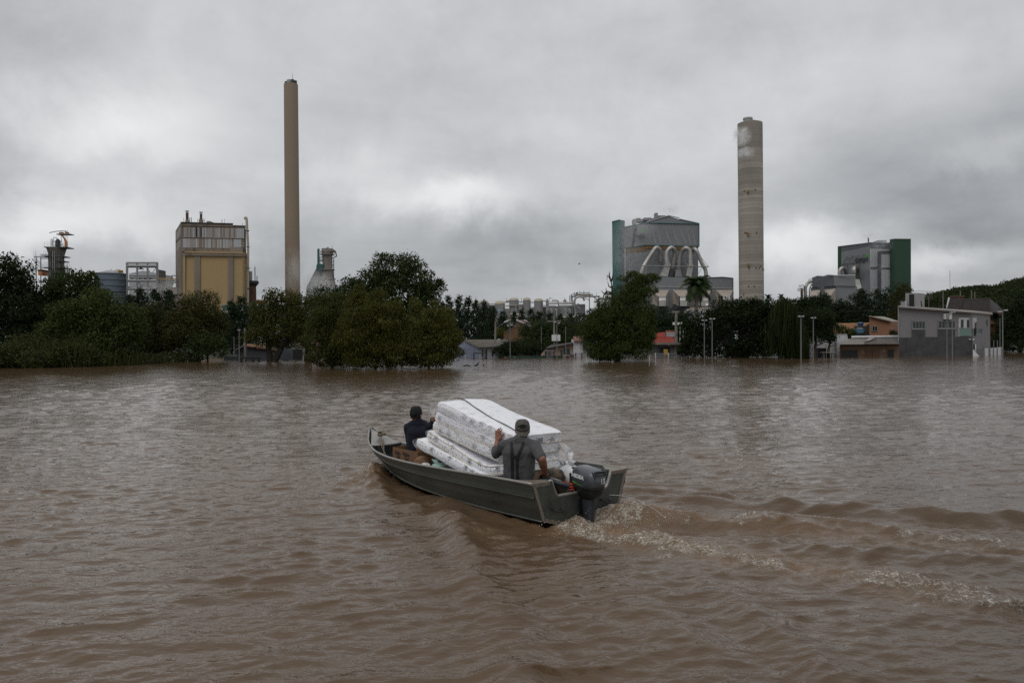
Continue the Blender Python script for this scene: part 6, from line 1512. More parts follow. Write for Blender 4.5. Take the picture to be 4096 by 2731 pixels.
t.rect(1015, 345, 1225, 1000, 0, 'block', M_OLDG if False else mat('sooty_masonry', (.05, .048, .045), .9, var=.3), 2); t.slab([(1225, 1000), (1310, 1000), (1310, 300), (1225, 345)], .5, 'side_block', mat('grey_masonry', (.085, .085, .085), .9, var=.2), 2)
c = at(*Z4(1138, 345), 107.5); t = empty('water_tank', c, label='round dark blue water tank with lid on the masonry stand', cat='water tank')
MB().lathe([(.34, 0), (.38, .34), (.41, .36), (.41, .40), (.25, .50), (.03, .52)], n=20).build('shell', M_BLUEP, t, smooth=40)
MB().lathe([(.42, .34), (.44, .37), (.42, .41)], n=20, caps=False).build('lid_rim', M_BLUEP, t)
c = at(*Z4(1128, 478), 106.6); t = empty('water_basin', c, label='light blue open water basin leaning on the stand under the round tank', cat='basin')
MB().lathe([(.48, 0), (.61, .48), (.65, .48), (.64, .53), (.58, .48), (.45, .08)], n=20, caps=False).build('shell', M_LBLUE, t, smooth=40)
b = MB(); b.box((-.3, -.1, .58), (.32, .3, .70)); b.build('pale_lid', M_PANEL3, t)
Z3 = zoom(2550, 1250, 3.36)
g = House('house', Z3, 400, 96, 'grey bungalow with a bright red roof behind a thin picket fence')
g.slab([(205, 720), (700, 720), (700, 425), (205, 425)], 0, 'wall', mat('dull_grey_wall', (.12, .12, .125), .85, var=.1, vscale=.6), 5)
tiled(g, (192, 402, -.2), (500, 402, -.2), (292, 322, 3.5), (480, 322, 3.5), 22, M_R_RED)
tiled(g, (240, 330, 3), (378, 325, 3), (246, 268, 6), (374, 265, 6), 12, M_R_RED, 'upper_roof')
g.face([(192, 402, -.2), (292, 322, 3.5), (205, 402, 5)], 'roof_hip', M_R_RED); g.rect(180, 402, 700, 432, -.6, 'fascia', M_POLE, .7); g.rect(415, 430, 432, 445, -.7, 'bracket', M_POLE, .2)
g.opening(268, 468, 432, 545, -.02); g.opening(535, 465, 690, 545, -.02); g.rect(268, 468, 300, 545, -.06, 'shutter', M_W_DARKB, .02)
g.slab([(660, 372), (695, 340), (695, 372)], .5, 'roof_corner', M_R_RED, .5)
t = House('water_tank', Z3, 440, 100, 'pale square water tank behind the red roof', 'water tank'); t.rect(386, 274, 505, 322, 0, 'box', M_PANEL3, 1.5); t.rect(384, 270, 507, 277, -.05, 'lid', M_WHITE, 1.6)
t = House('pavilion', Z3, 550, 125, 'white flat-roofed pavilion behind the concrete pole', 'pavilion'); t.rect(472, 130, 625, 164, 0, 'roof_slab', M_WHITE, 4)
for x in (565, 608): t.rect(x, 164, x + 12, 800, .5, 'column', M_W_WHITE, .5)
t.rect(380, 240, 500, 272, 2, 'orange_wall', M_W_ORANGE, 1)
def fence(label, q, Y, posts, y0, y1, npk, mpost, mrail, step=None):
 f = House('fence', q, posts[0], Y, label, 'fence')
 for x in posts: f.bar((x, y1 + 60), (x, y0 - 4), .09, 'post', mpost)
 for y in (y0 + 8, y1 - 10): f.bar((posts[0], y), (posts[-1], y), .035, 'rail', mrail)
 n = npk
 for i in range(n):
  x = posts[0] + (posts[-1] - posts[0]) * (i + .5) / n; f.bar((x, y1 + 30), (x, y0), .022, 'picket', mrail)
 return f
fence('thin picket fence with white posts before the red roofed bungalow', Z3, 93, [160, 243, 417, 592, 700], 545, 612, 46, M_WHITE, M_STEEL)
t = empty('garden_chair', at(*Z3(385, 575), 94), label='small yellow garden chair behind the picket fence of the bungalow', cat='chair'); t.location.z = 0
zb = at(*Z3(385, 582), 94).z
b = MB(); b.box((-.25, -.2, zb + .1), (.25, .25, zb + .16)); b.build('seat', M_YEL, t); b = MB(); b.box((-.25, .2, zb + .16), (.25, .26, zb + .8)); b.build('backrest', M_YEL, t)
for sx_ in (-.22, .22):
 for sy_ in (-.17, .22): b = MB(); b.bar((sx_, sy_, -.4), (sx_, sy_, zb + .1), .04); b.build('leg', M_YEL, t)
g = House('house', Z3, 1250, 100, 'white house with brown shutters half hidden under the wide shade tree')
g.slab([(940, 720), (1385, 720), (1360, 478), (1190, 470), (1000, 462), (960, 500)], 0, 'wall', M_W_WHITE, 5); g.rect(1195, 530, 1300, 592, -.05, 'shutter', M_WOOD, .04); g.bar((1247, 530), (1247, 592), .05, 'shutter_seam', M_IRON, -.07)
b = g.mb(); b.slab([g.p(1100, 500, -.8), g.p(1410, 500, -.8), g.p(1330, 430, 3), g.p(1190, 430, 3)], (0, 0, -.15)); b.build('roof', M_R_FIB, g.root)
g.rect(1100, 590, 1470, 606, -.3, 'step', M_POLE, .3); g.opening(985, 530, 1030, 720, -.02)
g = House('garden_wall', Z3, 1740, 98, 'bit of white wall seen under the weeping willow', 'wall'); g.slab([(1940, 720), (1975, 720), (1975, 400), (1940, 430)], 0, 'wall_panel', M_W_WHITE, .3); g.rect(1690, 500, 1770, 528, .5, 'low_roof', M_PANEL3, 1.0); g.rect(1690, 528, 1770, 600, .8, 'wall_foot', M_W_DARKB, .5)
Z2 = zoom(1820, 1250, 4.612)
g = House('house', Z2, 400, 101, 'pale blue flooded house with a mossy grey gable roof')
b = g.mb(); b.add([g.p(442, 960, 0), g.p(442, 640, 0), g.p(170, 535, 5), g.p(-60, 660, 9), g.p(-60, 960, 9)], [(0, 1, 2, 3, 4)]); b.build('gable_wall', M_W_BLUE, g.root)
b = g.mb(); b.slab([g.p(x, y, .0) for x, y in ((444, 960), (900, 960), (900, 640), (444, 640))], g.bk * 6); b.build('wall', mat('pale_wall', (.30, .32, .36), .85, var=.06, dirt=(.2, .2, .2), dscale=.5), g.root)
corrugated(g, (442, 638, -.5), (915, 632, -.5), (180, 500, 4.6), (960, 496, 4.6), 30, 'roof', M_R_FIB, .04)
b = g.mb(); b.slab([g.p(442, 640, -.55), g.p(180, 502, 4.55), g.p(172, 530, 4.55), g.p(436, 660, -.5)], (0, .15, 0)); b.build('verge_board', M_R_FIB, g.root)
b = g.mb(); b.slab([g.p(960, 498, 4.6), g.p(1045, 562, 7), g.p(1000, 575, 2), g.p(915, 634, -.5)], (0, 0, -.1)); b.build('roof_end', M_R_FIB, g.root)
g.rect(500, 688, 583, 830, -.04, 'doorway', M_W_GREY, .03); g.bar((507, 688), (507, 810), .12, 'door_jamb', M_IRON, -.1); g.bar((578, 688), (578, 830), .14, 'door_jamb', M_IRON, -.1); g.bar((693, 688), (693, 800), .14, 'porch_post', M_IRON, -.1); g.rect(715, 690, 810, 760, -.05, 'window', M_GLASSD, .04)
g.rect(788, 482, 828, 500, 4.4, 'skylight', M_WHITE, .3)
for x in (187, ): g.bar((x, 960), (x, 768), .07, 'white_stake', M_WHITE, -1)
t = House('goal_frame', Z2, 460, 96, 'dark metal goal-like frame standing in the water by the blue house', 'goal frame')
t.bar((345, 745), (578, 745), .10, 'crossbar', M_IRON); t.bar((348, 745), (350, 930), .10, 'post', M_IRON); t.bar((574, 740), (576, 930), .10, 'post', M_IRON); t.bar((360, 770), (340, 860), .05, 'brace', M_GALV); t.bar((576, 800), (600, 850), .05, 'brace', M_IRON)
g = House('house', Z2, 1150, 128, 'tall windowless brown brick gable with a pinkish tiled roof')
g.slab([(895, 1000), (1395, 1000), (1395, 262), (1130, 145), (1130, 245), (895, 370)], 0, 'wall', M_W_BRICK, .3)
tiled(g, (1398, 258, -.1), (1415, 205, 5), (1128, 140, -.1), (1272, 142, 5), 8, M_R_PINK); g.bar((1128, 140), (1400, 258), .22, 'verge', M_PANEL3, -.15); g.bar((1272, 140), (1415, 203), .2, 'verge', M_PANEL3, 5); g.bar((1400, 255), (1418, 262), .3, 'gutter_end', M_WHITE, -.2)
b = g.mb(); b.slab([g.p(895, 372, -.1), g.p(1128, 247, -.1), g.p(1128, 247, 6), g.p(895, 372, 6)], (0, 0, -.15)); b.build('lean_to_roof', M_R_PINK, g.root)
g = House('house', Z2, 1900, 100, 'pinkish bungalow with green shutters beside the transformer pole')
g.slab([(1560, 960), (2180, 960), (2180, 580), (1690, 660), (1590, 760)], 0, 'wall', M_W_PEACH, 6)
b = g.mb(); b.slab([g.p(1675, 655, -.6), g.p(2182, 560, -.6), g.p(2182, 545, 4), g.p(1760, 600, 4)], (0, 0, -.15)); b.build('roof', M_R_DARK, g.root)
g.rect(2003, 668, 2118, 775, -.05, 'window', M_GREENP, .04); g.bar((2060, 668), (2060, 775), .06, 'window_bar', M_PANEL2, -.08); g.rect(1950, 698, 1982, 845, -.08, 'shutter', M_GREENP, .06); g.rect(1660, 710, 1770, 795, -.05, 'window', M_GLASSD, .04)
g.rect(2180, 540, 2360, 960, -.2, 'white_wall', M_W_WHITE, 5); b = g.mb(); b.slab([g.p(2195, 520, -.6), g.p(2400, 520, -.6), g.p(2380, 430, 3), g.p(2180, 440, 3)], (0, 0, -.12)); b.build('red_roof', mat('faded_red_tiles', (.14, .06, .045), .8, var=.3, vscale=1), g.root)
t = House('water_tank', Z2, 2175, 101, 'white box water tank on the roof of the pinkish bungalow', 'water tank'); t.rect(2148, 492, 2202, 546, 0, 'box', M_WHITE, .9); t.rect(2145, 486, 2205, 494, -.05, 'lid', M_PANEL3, 1.0)
t = House('garden_wall', Z2, 1500, 98, 'long low dark green wall along the water before the pinkish bungalow', 'wall'); t.rect(970, 800, 1968, 960, 0, 'wall_panel', M_GREENP, .2); t.rect(970, 795, 1968, 803, -.04, 'coping', M_GREENP, .3)
t = House('ladder_frame', Z2, 1760, 95.5, 'pale wooden ladder-like frame with four rails in the water', 'climbing frame')
for x in (1700, 1823): t.bar((x, 960), (x, 703), .11, 'post', M_GALV if x < 1750 else M_IRON)
for y in (710, 748, 792, 835): t.bar((1700, y), (1823, y), .10, 'rung', M_GALV)
t = House('bar_frame', Z2, 2060, 95.5, 'low pale bar frame on two posts before the bungalow window', 'climbing frame')
for x in (2003, 2115): t.bar((x, 960), (x, 790), .10, 'post', M_GALV)
t.bar((2003, 792), (2115, 792), .10, 'crossbar', M_GALV)
fence('dark iron railing with thick posts before the white wall', Z2, 96, [2120, 2230, 2340, 2450], 745, 850, 22, M_IRON, M_STEEL)
t = House('planter_crates', Z2, 2150, 98, 'row of brown crates behind the iron railing', 'crates'); t.rect(2050, 780, 2110, 845, 0, 'crate', M_WOOD, .4); t.rect(2115, 775, 2200, 845, 0, 'crate', M_WOOD, .4)
t = House('litter_bin', Z2, 1098, 91.5, 'small grey-green litter bin standing in the flood', 'litter bin'); t.rect(1083, 818, 1115, 900, 0, 'bin', mat('bin_green', (.06, .085, .075), .6), .5); t.rect(1079, 814, 1119, 821, -.03, 'lid', M_GALV, .55)
t.bar((1080, 900), (1080, 850), .06, 'leg', M_IRON); t.bar((1125, 900), (1130, 848), .06, 'leg', M_IRON)
for (x, y) in ((1013, 868), (1195, 868)):
 p = wat(*Z2(x, y)); t = empty('mooring_stake', p, label='tiny dark stake poking from the water ' + ('under the twin lamp' if x < 1100 else 'right of the litter bin'), cat='stake'); b = MB(); b.tube([(0, 0, -.4), (0, 0, .3)], .06, 6); b.build('stake', M_IRON, t)
Z1 = zoom(850, 1280, 5.88)
g = House('house', Z1, 900, 103, 'dark blue-grey gabled house in the shade behind the twin-trunk tree')
g.slab([(585, 1050), (1900, 1050), (1900, 690), (820, 600), (760, 600), (585, 700)], 0, 'wall', M_W_DARKB, 5); g.rect(270, 850, 585, 1050, -.5, 'low_wall', M_W_DARKB, .2)
b = g.mb(); b.slab([g.p(520, 712, -.4), g.p(760, 590, -.4), g.p(760, 575, 3), g.p(540, 690, 3)], (0, 0, -.12)); b.build('roof_slope', M_R_DARK, g.root)
tiled(g, (800, 610, -.4), (1500, 705, -.4), (815, 555, 2.5), (1450, 620, 2.5), 30, M_R_ORG); g.opening(1890, 690, 2120, 1050, -.05); g.rect(1680, 760, 1820, 1050, -.05, 'shutter', mat('slate_shutter', (.04, .05, .065), .7), .04)
g = House('house', Z1, 2230, 98, 'scrap of white house with brown roof between twin-trunk tree and willow'); g.slab([(2165, 1050), (2420, 1050), (2420, 590), (2165, 590)], 0, 'wall', M_W_WHITE, 3); b = g.mb(); b.slab([g.p(2150, 590, -.4), g.p(2450, 590, -.4), g.p(2430, 490, 3), g.p(2190, 500, 3)], (0, 0, -.15)); b.build('roof', M_R_FIB, g.root); g.opening(2180, 690, 2330, 1050, -.04)
g = House('house', zoom(0, 0, 1), 1255, 135, 'faint reddish gable wall between the willow bush and slender chimney'); g.slab([(1243, 1500), (1285, 1500), (1285, 1290), (1262, 1296), (1245, 1320)], 0, 'wall', M_R_PINK, 1)
t = House('wooden_rail', Z1, 880, 91, 'dark wooden hitching rail in the water by the lamp pole', 'fence')
t.bar((660, 868), (1110, 872), .13, 'rail', M_IRON)
for x in (675, 785, 955, 1097): t.bar((x, 1050), (x, 868), .22 if x != 785 else .12, 'post', M_IRON)
t.bar((1060, 875), (1095, 915), .07, 'brace', M_IRON)
t = House('bench', Z1, 1725, 93, 'low dark bench just above the water under the twin-trunk tree', 'bench'); t.rect(1675, 930, 1775, 942, 0, 'seat', M_IRON, .4); t.bar((1685, 1050), (1685, 940), .1, 'leg', M_IRON); t.bar((1765, 1050), (1765, 940), .1, 'leg', M_IRON)
# ------------------------------------------------------------------ lamps and poles
def lamp_T(q, x, ytop, ybase, hw, label, group='double headed street lamps', Y=None, tilt=0):
 px, py = q(x, ybase); Y = Y or depth(px, py)
 p0 = at(px, py, Y); top = at(*q(x, ytop), Y); s = Y / FPX
 root = empty('street_lamp', (p0.x, Y, 0), label=label, cat='street lamp', group=group)
 w = abs(at(*q(x + hw, ytop), Y).x - top.x)
 dx = top.x - p0.x
 b = MB(); b.tube([(0, 0, -.8), (dx * .5, 0, top.z * .5), (dx, 0, top.z)], [.060, .050, .040], 10); b.build('pole', M_GALV, root, smooth=40)
 b = MB(); b.tube([(dx - w * .35, 0, top.z), (dx + w * .35, 0, top.z + tilt * .6)], .03, 8); b.build('cross_arm', M_GALV, root)
 for sg in (-1, 1):
  b = MB(); c = dx + sg * w * .66; z = top.z + (tilt * sg * .5)
  b.hexa([(c - w * .34, -.16, z - .02), (c + w * .34, -.16, z - .02), (c + w * .34, .16, z - .02), (c - w * .34, .16, z - .02), (c - w * .28, -.12, z + .10), (c + w * .28, -.12, z + .10), (c + w * .28, .12, z + .10), (c - w * .28, .12, z + .10)])
  b.build('lamp_head', M_PSTEEL, root)
 return root
lamp_T(Z2, 1017, 240, 862, 58, 'double headed lamp in front of the brown brick gable', tilt=.05)
lamp_T(Z2, 1880, 190, 862, 54, 'double headed lamp next to the transformer pole', tilt=-.12)
lamp_T(Z3, 898, 108, 618, 34, 'shorter left lamp of the pair before the wide shade tree')
lamp_T(Z3, 1003, 88, 634, 37, 'taller right lamp of the pair before the wide shade tree')
lamp_T(Z3, 2197, 55, 660, 36, 'lamp right beside the weeping willow')
lamp_T(Z4, 250, 198, 975, 45, 'lamp standing before the white garage house wall')
lamp_T(Z8, 1095, 528, 1345, 40, 'lamp before the stone base of the grey-violet house, thin post beside it', tilt=.05)
lamp_T(Z8, 1978, 505, 1370, 76, 'double headed lamp at the far right, near the picture edge', tilt=.12)
lamp_T(Z1, 628, 240, 988, 30, 'double headed lamp by the wooden rail left of the twin-trunk tree')
def thin_pole(q, x, yt, yb, label, r=.05, Y=None, m=None, x2=None, name='thin_pole', cat='pole', group=None):
 px, py = q(x, yb); Y = Y or depth(px, py); p0 = at(px, py, Y); tp = at(*q(x2 or x, yt), Y)
 root = empty(name, (p0.x, Y, 0), label=label, cat=cat, group=group)
 b = MB(); b.tube([(0, 0, -.6), (tp.x - p0.x, 0, tp.z)], [r, r * .8], 8); b.build('shaft', m or M_GALV, root, smooth=40)
 MB().lathe([(r * 1.3, tp.z - .02), (r * 1.3, tp.z + .05)], c=(tp.x - p0.x, 0, 0), n=8).build('cap', m or M_GALV, root)
 return root
thin_pole(Z8, 1000, 640, 1350, 'thin bare post left of the lamp before the grey-violet house')
thin_pole(Z8, 1930, 640, 1330, 'thin bare post left of the far right lamp', Y=100)
thin_pole(Z2, 1593, 265, 850, 'thin white mast among the garden trees', Y=108)
thin_pole(Z2, 2042, 265, 850, 'thin pale mast before the green shuttered window', Y=97)
thin_pole(Z1, 505, 395, 820, 'thin mast left of the lamp by the wooden rail', Y=108, r=.06)
thin_pole(Z4, 320, 560, 990, 'dark slim post in front of the garage mouth', m=M_IRON)
def utility(q, x, yt, yb, label, r=.17, Y=None, x2=None):
 px, py = q(x, yb); Y = Y or depth(px, py); p0 = at(px, py, Y); tp = at(*q(x2 or x, yt), Y)
 root = empty('utility_pole', (p0.x, Y, 0), label=label, cat='utility pole', group='concrete utility poles')
 b = MB(); b.tube([(0, 0, -.8), (tp.x - p0.x, 0, tp.z)], [r, r * .65], 10); b.build('shaft', M_POLE, root, smooth=40)
 return root, p0, tp, Y
r_, p0, tp, Y = utility(Z2, 735, 158, 832, 'concrete pole with a long lamp arm in front of the blue house', x2=748)
e = at(*Z2(915, 180), Y) - Vector((p0.x, Y, 0)); s = at(*Z2(757, 305), Y) - Vector((p0.x, Y, 0))
b = MB(); b.tube([s, s.lerp(e, .5) + Vector((0, 0, .05)), e], .035, 6); b.build('lamp_arm', M_GALV, r_)
b = MB(); b.hexa([e + Vector(v) for v in ((-.1, -.1, -.05), (.55, -.12, .22), (.55, .12, .22), (-.1, .1, -.05), (-.05, -.06, .08), (.5, -.08, .36), (.5, .08, .36), (-.05, .06, .08))]); b.build('lamp_head', M_WHITE, r_)
r_, p0, tp, Y = utility(Z2, 1842, 80, 828, 'tall concrete pole with a white transformer box before the pinkish bungalow', x2=1824)
c = at(*Z2(1862, 466), Y) - Vector((p0.x, Y, 0)); b = MB(); b.box((c.x - .55, -.4, c.z - .4), (c.x + .55, .05, c.z + .4)); b.build('transformer_box', M_WHITE, r_)
for k in range(3): b = MB(); b.tube([(c.x - .3 + .3 * k, -.2, c.z + .4), (c.x - .3 + .3 * k, -.2, c.z + .58)], .04, 6); b.build('insulator', M_POLE, r_)
b = MB(); b.bar((tp.x - p0.x - .9, 0, tp.z - .6), (tp.x - p0.x + .9, 0, tp.z - .6), .10); b.build('cross_arm', M_POLE, r_)
r_, p0, tp, Y = utility(Z3, 515, -10, 600, 'thick concrete pole rising in front of the red roofed bungalow', r=.24, x2=521)
b = MB(); b.box((-.45, -.12, tp.z - .1), (.45, .12, tp.z + .1)); b.build('cross_arm', M_POLE, r_)
r_, p0, tp, Y = utility(Z1, 768, 195, 880, 'lichened concrete pole behind the wooden rail', r=.16, x2=758, Y=97)
for (x, yt, yb, lb) in ((930, 135, 440, 'tallest white mast above the dark tiled roof, first from the hut'), (1233, 145, 250, 'white mast over the ridge of the dark tiled roof'), (1430, 150, 290, 'white mast right of the ridge, before the hill'), (1487, 165, 290, 'shortest white mast before the hill'), (680, 250, 430, 'thin mast just right of the roof hut')):
 thin_pole(Z8, x, yt, yb, lb, r=.09 if x != 680 else .05, Y=150, m=M_POLE, group='masts of the ball field behind the houses')
t = empty('ball_net', at(*Z8(600, 150), 150), label='thin ball net slung between masts behind the roof hut', cat='net'); b = MB(at(*Z8(600, 150), 150));
b.tube([at(*Z8(380, 160), 150), at(*Z8(510, 148), 150), at(*Z8(760, 160), 150)], .04, 4); b.build('head_rope', M_STEEL, t)
b = MB(at(*Z8(600, 150), 150))
for k in range(14): x = 390 + k * 27; b.tube([at(*Z8(x, 158), 150), at(*Z8(x, 300), 150)], .012, 3)
for k in range(5): b.tube([at(*Z8(385, 185 + k * 24), 150), at(*Z8(750, 185 + k * 24), 150)], .012, 3)
o = b.build('mesh_cords', M_STEEL, t); o['kind'] = 'stuff'
p = at(3800, 1150, 640); t = empty('radio_mast', p, label='hair-thin radio mast on the hill ridge', cat='mast'); b = MB(); b.tube([(0, 0, -4), (0, 0, 14)], .14, 4); b.build('shaft', M_DSTEEL, t); b = MB(); b.bar((-.6, 0, 10), (.6, 0, 10), .1); b.build('antenna', M_DSTEEL, t)
p = at(2828, 1217, 125); t = empty('satellite_dish', p, label='white satellite dish beside the palm crown', cat='satellite dish')
b = MB(); b.lathe([(.25, .09), (.18, .04), (.1, .014), (.01, 0)], n=18, caps=False); ob_ = b.build('dish', M_WHITE, t, smooth=60); ob_.rotation_euler = (math.radians(65), 0, math.radians(-25)); b = MB(); b.tube([(0, .1, -6), (0, .1, 0)], .06, 6); b.build('mount', M_GALV, t)
for i, (a, b_, lb) in enumerate((((748, 200), (1822, 130), 'upper overhead wire between lamp-arm pole and transformer pole'), ((748, 225), (1824, 165), 'lower overhead wire between lamp-arm pole and transformer pole'))):
 A, B = at(*Z2(*a), 98), at(*Z2(*b_), 95); b = MB(A)
 b.tube([A.lerp(B, t) - Vector((0, 0, 1.6 * t * (1 - t))) for t in np.linspace(0, 1, 14)], .014, 4); o = b.build('overhead_wire', M_IRON, loc=A); tag(o, lb, 'wire')
for (a, b_, ya, yb_, lb) in ((Z2(1824, 130), Z3(521, 15), 95, 92, 'overhead wire from the transformer pole to the thick pole, upper'), (Z2(1824, 165), Z3(521, 40), 95, 92, 'overhead wire from the transformer pole to the thick pole, lower'), (Z3(521, 15), (4250, 1180), 92, 100, 'long overhead wire from the thick pole past the grey-violet house')):
 A, B = at(*a, ya), at(*b_, yb_); b = MB(A); b.tube([A.lerp(B, t) - Vector((0, 0, 3.0 * t * (1 - t))) for t in np.linspace(0, 1, 14)], .013, 4); o = b.build('overhead_wire', M_IRON, loc=A); tag(o, lb, 'wire')
g = House('mill_shed', zoom(2500, 1050, 2.613), 700, 200, 'curved pale shed roof behind the palm trunk', 'industrial building')
b = g.mb(); b.slab([g.p(x, y) for x, y in ((605, 700), (605, 525), (640, 490), (690, 472), (860, 462), (905, 470), (905, 700))], g.bk * 8); b.build('shell', M_BEIGE, g.root); g.rect(640, 500, 900, 700, -.1, 'front_wall', M_CLADL, .1)
p = wat(1912, 1463); t = empty('driftwood', p, label='dark bent branch sticking out of the water right of the willow bushes', cat='branch'); b = MB()
s = p.y / FPX
b.tube([(-60 * s, 0, .02), (-45 * s, .2, .06), (-30 * s, 0, .02)], [.03, .06, .03], 6); b.build('floating_piece', M_BARKD, t)
b = MB(); b.tube([(-22 * s, 0, -.1), (-8 * s, 0, .05), (-2 * s, 0, .16), (8 * s, 0, .42)], [.05, .07, .06, .02], 6); b.tube([(-4 * s, 0, .1), (4 * s, 0, .1)], [.05, .02], 5); b.build('limb', M_BARKD, t)
b = MB(); b.lathe([(.02, .0), (.08, .06), (.02, .14)], c=(22 * s, .3, 0), n=8); b.build('knot', M_BARKD, t)
p = at(2317, 1057, 120); t = empty('bird', p, label='tiny dark bird in flight over the storage tanks', cat='bird'); b = MB(); b.tube([(-.18, 0, 0), (0, 0, .02), (.2, 0, .0)], [.02, .07, .02], 6); b.build('body', M_IRON, t)
for sg in (-1, 1): b = MB(); b.slab([(0, .06 * sg, .02), (.08, .3 * sg, .18), (-.05, .34 * sg, .16), (-.1, .05 * sg, .02)], (0, 0, .01)); b.build('wing', M_IRON, t)
# ------------------------------------------------------------------ the boat (all in the boat's frame)
M_ALU = mat('dull_green_aluminium', (0.088, 0.097, 0.084), .42, metal=.45, var=.18, vscale=4, bump=.002, bscale=25, dirt=(.035, .032, .026), dscale=3, dcut=(.5, .8), stretch=(.3, 1, 1))
M_ALUIN = mat('worn_inner_aluminium', (0.105, 0.118, 0.108), .45, metal=.4, var=.2, vscale=5, bump=.002, bscale=20, dirt=(.05, .05, .042), dscale=4, dcut=(.5, .8))
M_RIM = mat('bare_aluminium_rim', (0.30, 0.29, 0.27), .42, metal=.5, var=.15, vscale=8)
M_RIVET = mat('rivet_strip', (0.24, 0.205, 0.165), .45, metal=.6, var=.2, vscale=14)
def bset(o, loc=(0, 0, 0)):
 """stands a thing in the boat's frame"""
 o.matrix_world = BM @ Matrix.Translation(loc)
 return o
def bempty(name, loc, label, cat, group=None):
 o = empty(name, label=label, cat=cat, group=group); return bset(o, loc)
BOAT = bempty('motor_boat', (0, 0, 0), 'long dull green aluminium boat carrying mattresses and two men', 'boat')
XS = np.linspace(0, 5.0, 46)
def ip(x, pts):
 xs, ys = [p[0] for p in pts], [p[1] for p in pts]
 x = np.asarray(x, float); m = np.gradient(ys, xs); i = np.clip(np.searchsorted(xs, x) - 1, 0, len(xs) - 2)
 xs, ys, m = np.array(xs), np.array(ys), np.array(m); h = xs[i + 1] - xs[i]; t = (x - xs[i]) / h
 return (2 * t ** 3 - 3 * t ** 2 + 1) * ys[i] + (t ** 3 - 2 * t ** 2 + t) * h * m[i] + (-2 * t ** 3 + 3 * t ** 2) * ys[i + 1] + (t ** 3 - t ** 2) * h * m[i + 1]
GW = [(0, .79), (1, .785), (1.9, .74), (3, .63), (3.8, .48), (4.4, .32), (4.8, .155), (5.0, .02)]
GZ = [(0, .52), (1, .50), (1.9, .465), (3, .425), (3.8, .415), (4.4, .45), (4.8, .55), (5.0, .72)]
CWd = [(0, .64), (1, .64), (1.9, .60), (3, .48), (3.8, .31), (4.4, .14), (4.8, .04), (5.0, .012)]
CZ = [(0, .08), (1, .07), (1.9, .07), (3, .09), (3.8, .14), (4.4, .24), (4.8, .42), (5.0, .68)]
KZ = [(0, -.12), (1, -.13), (1.9, -.13), (3, -.12), (3.8, -.08), (4.4, .05), (4.8, .32), (5.0, .66)]
gw, gz, cw, cz, kz = (ip(XS, k) for k in (GW, GZ, CWd, CZ, KZ))
def section(i, inset=0.0, port=1):
 """gunwale to keel on one side, with two pressed-in strakes"""
 s = []
 n = 15
 for k in range(n):
  t = k / (n - 1)
  y = gw[i] + (cw[i] - gw[i]) * t ** 1.25; z = gz[i] + (cz[i] - gz[i]) * t
  bulge = .014 * (math.exp(-((t - .36) / .05) ** 2) + .5 * math.exp(-((t - .66) / .05) ** 2)) * min(1, (5.0 - XS[i]) * 1.2)
  s.append((XS[i], port * max(y - inset + bulge, .004), z))
 for k in (1, 2, 3):
  t = k / 3
  s.append((XS[i], port * max(cw[i] * (1 - t) - inset * .3, .002), cz[i] + (kz[i] - cz[i]) * t + inset))
 return s
for port in (1, -1):
 b = MB(); rs = [section(i, 0, port) for i in range(len(XS))]
 b.rings(rs, caps=False, closed=False); b.build('hull_side', M_ALU, BOAT, smooth=True)
 b = MB(); rs = [section(i, .012, port) for i in range(len(XS))]
 b.rings(rs, caps=False, closed=False); b.build('inner_side', M_ALUIN, BOAT, smooth=True)
 b = MB(); b.tube([(XS[i], port * gw[i], gz[i] + .006) for i in range(len(XS))], .017, 8); b.build('gunwale', M_RIM, BOAT, smooth=True)
 for (t, r) in ((.36, .006),):
  b = MB(); b.tube([(XS[i], port * (gw[i] + (cw[i] - gw[i]) * t ** 1.25 + .012), gz[i] + (cz[i] - gz[i]) * t) for i in range(0, 44)], r, 6); b.build('side_strake', M_ALU, BOAT, smooth=True)
 b = MB(); b.tube([(XS[i], port * (cw[i] + .004), cz[i]) for i in range(0, 44)], .014, 6); b.build('chine_rail', M_ALU, BOAT, smooth=True)
b = MB(); b.tube([(5.0, 0, .73), (4.99, 0, .66), (4.93, 0, .55), (4.8, 0, .31), (4.62, 0, .15), (4.4, 0, .04), (4.1, 0, -.04)], .026, 8); b.build('stem', M_RIM, BOAT, smooth=True)
b = MB(); b.add([(XS[i], s * cw[i] * .9, max(cz[i], .06)) for i in range(0, 35) for s in (1, -1)], [(2 * i, 2 * i + 1, 2 * i + 3, 2 * i + 2) for i in range(34)]); b.build('floor', M_ALUIN, BOAT)
b = MB(); b.slab([(4.96, 0, .685), (4.5, .275, .465), (4.43, 0, .475), (4.5, -.275, .465)], (0, 0, -.012)); b.build('bow_deck', M_RIM, BOAT)
b = MB(); b.tube([(4.5, .28, .475), (4.43, .1, .475), (4.42, 0, .475), (4.43, -.1, .475), (4.5, -.28, .475)], .018, 8); b.build('deck_lip', M_RIM, BOAT, smooth=True)
for (x, w) in ((.72, .30), (2.1, .28), (3.55, .28)):
 i = int(np.argmin(abs(XS - x))); hw = gw[i] - .11; z = .32
 b = MB(); b.hexa([(x - w / 2, -hw, z - .03), (x + w / 2, -hw, z - .03), (x + w / 2, hw, z - .03), (x - w / 2, hw, z - .03), (x - w / 2, -hw, z), (x + w / 2, -hw, z), (x + w / 2, hw, z), (x - w / 2, hw, z)]); bevelled(b.build('bench', M_ALUIN, BOAT), .01)
 b = MB(); b.box((x + w / 2 - .012, -hw * .86, .06), (x + w / 2, hw * .86, z - .03)); b.build('bench_front', M_ALUIN, BOAT)
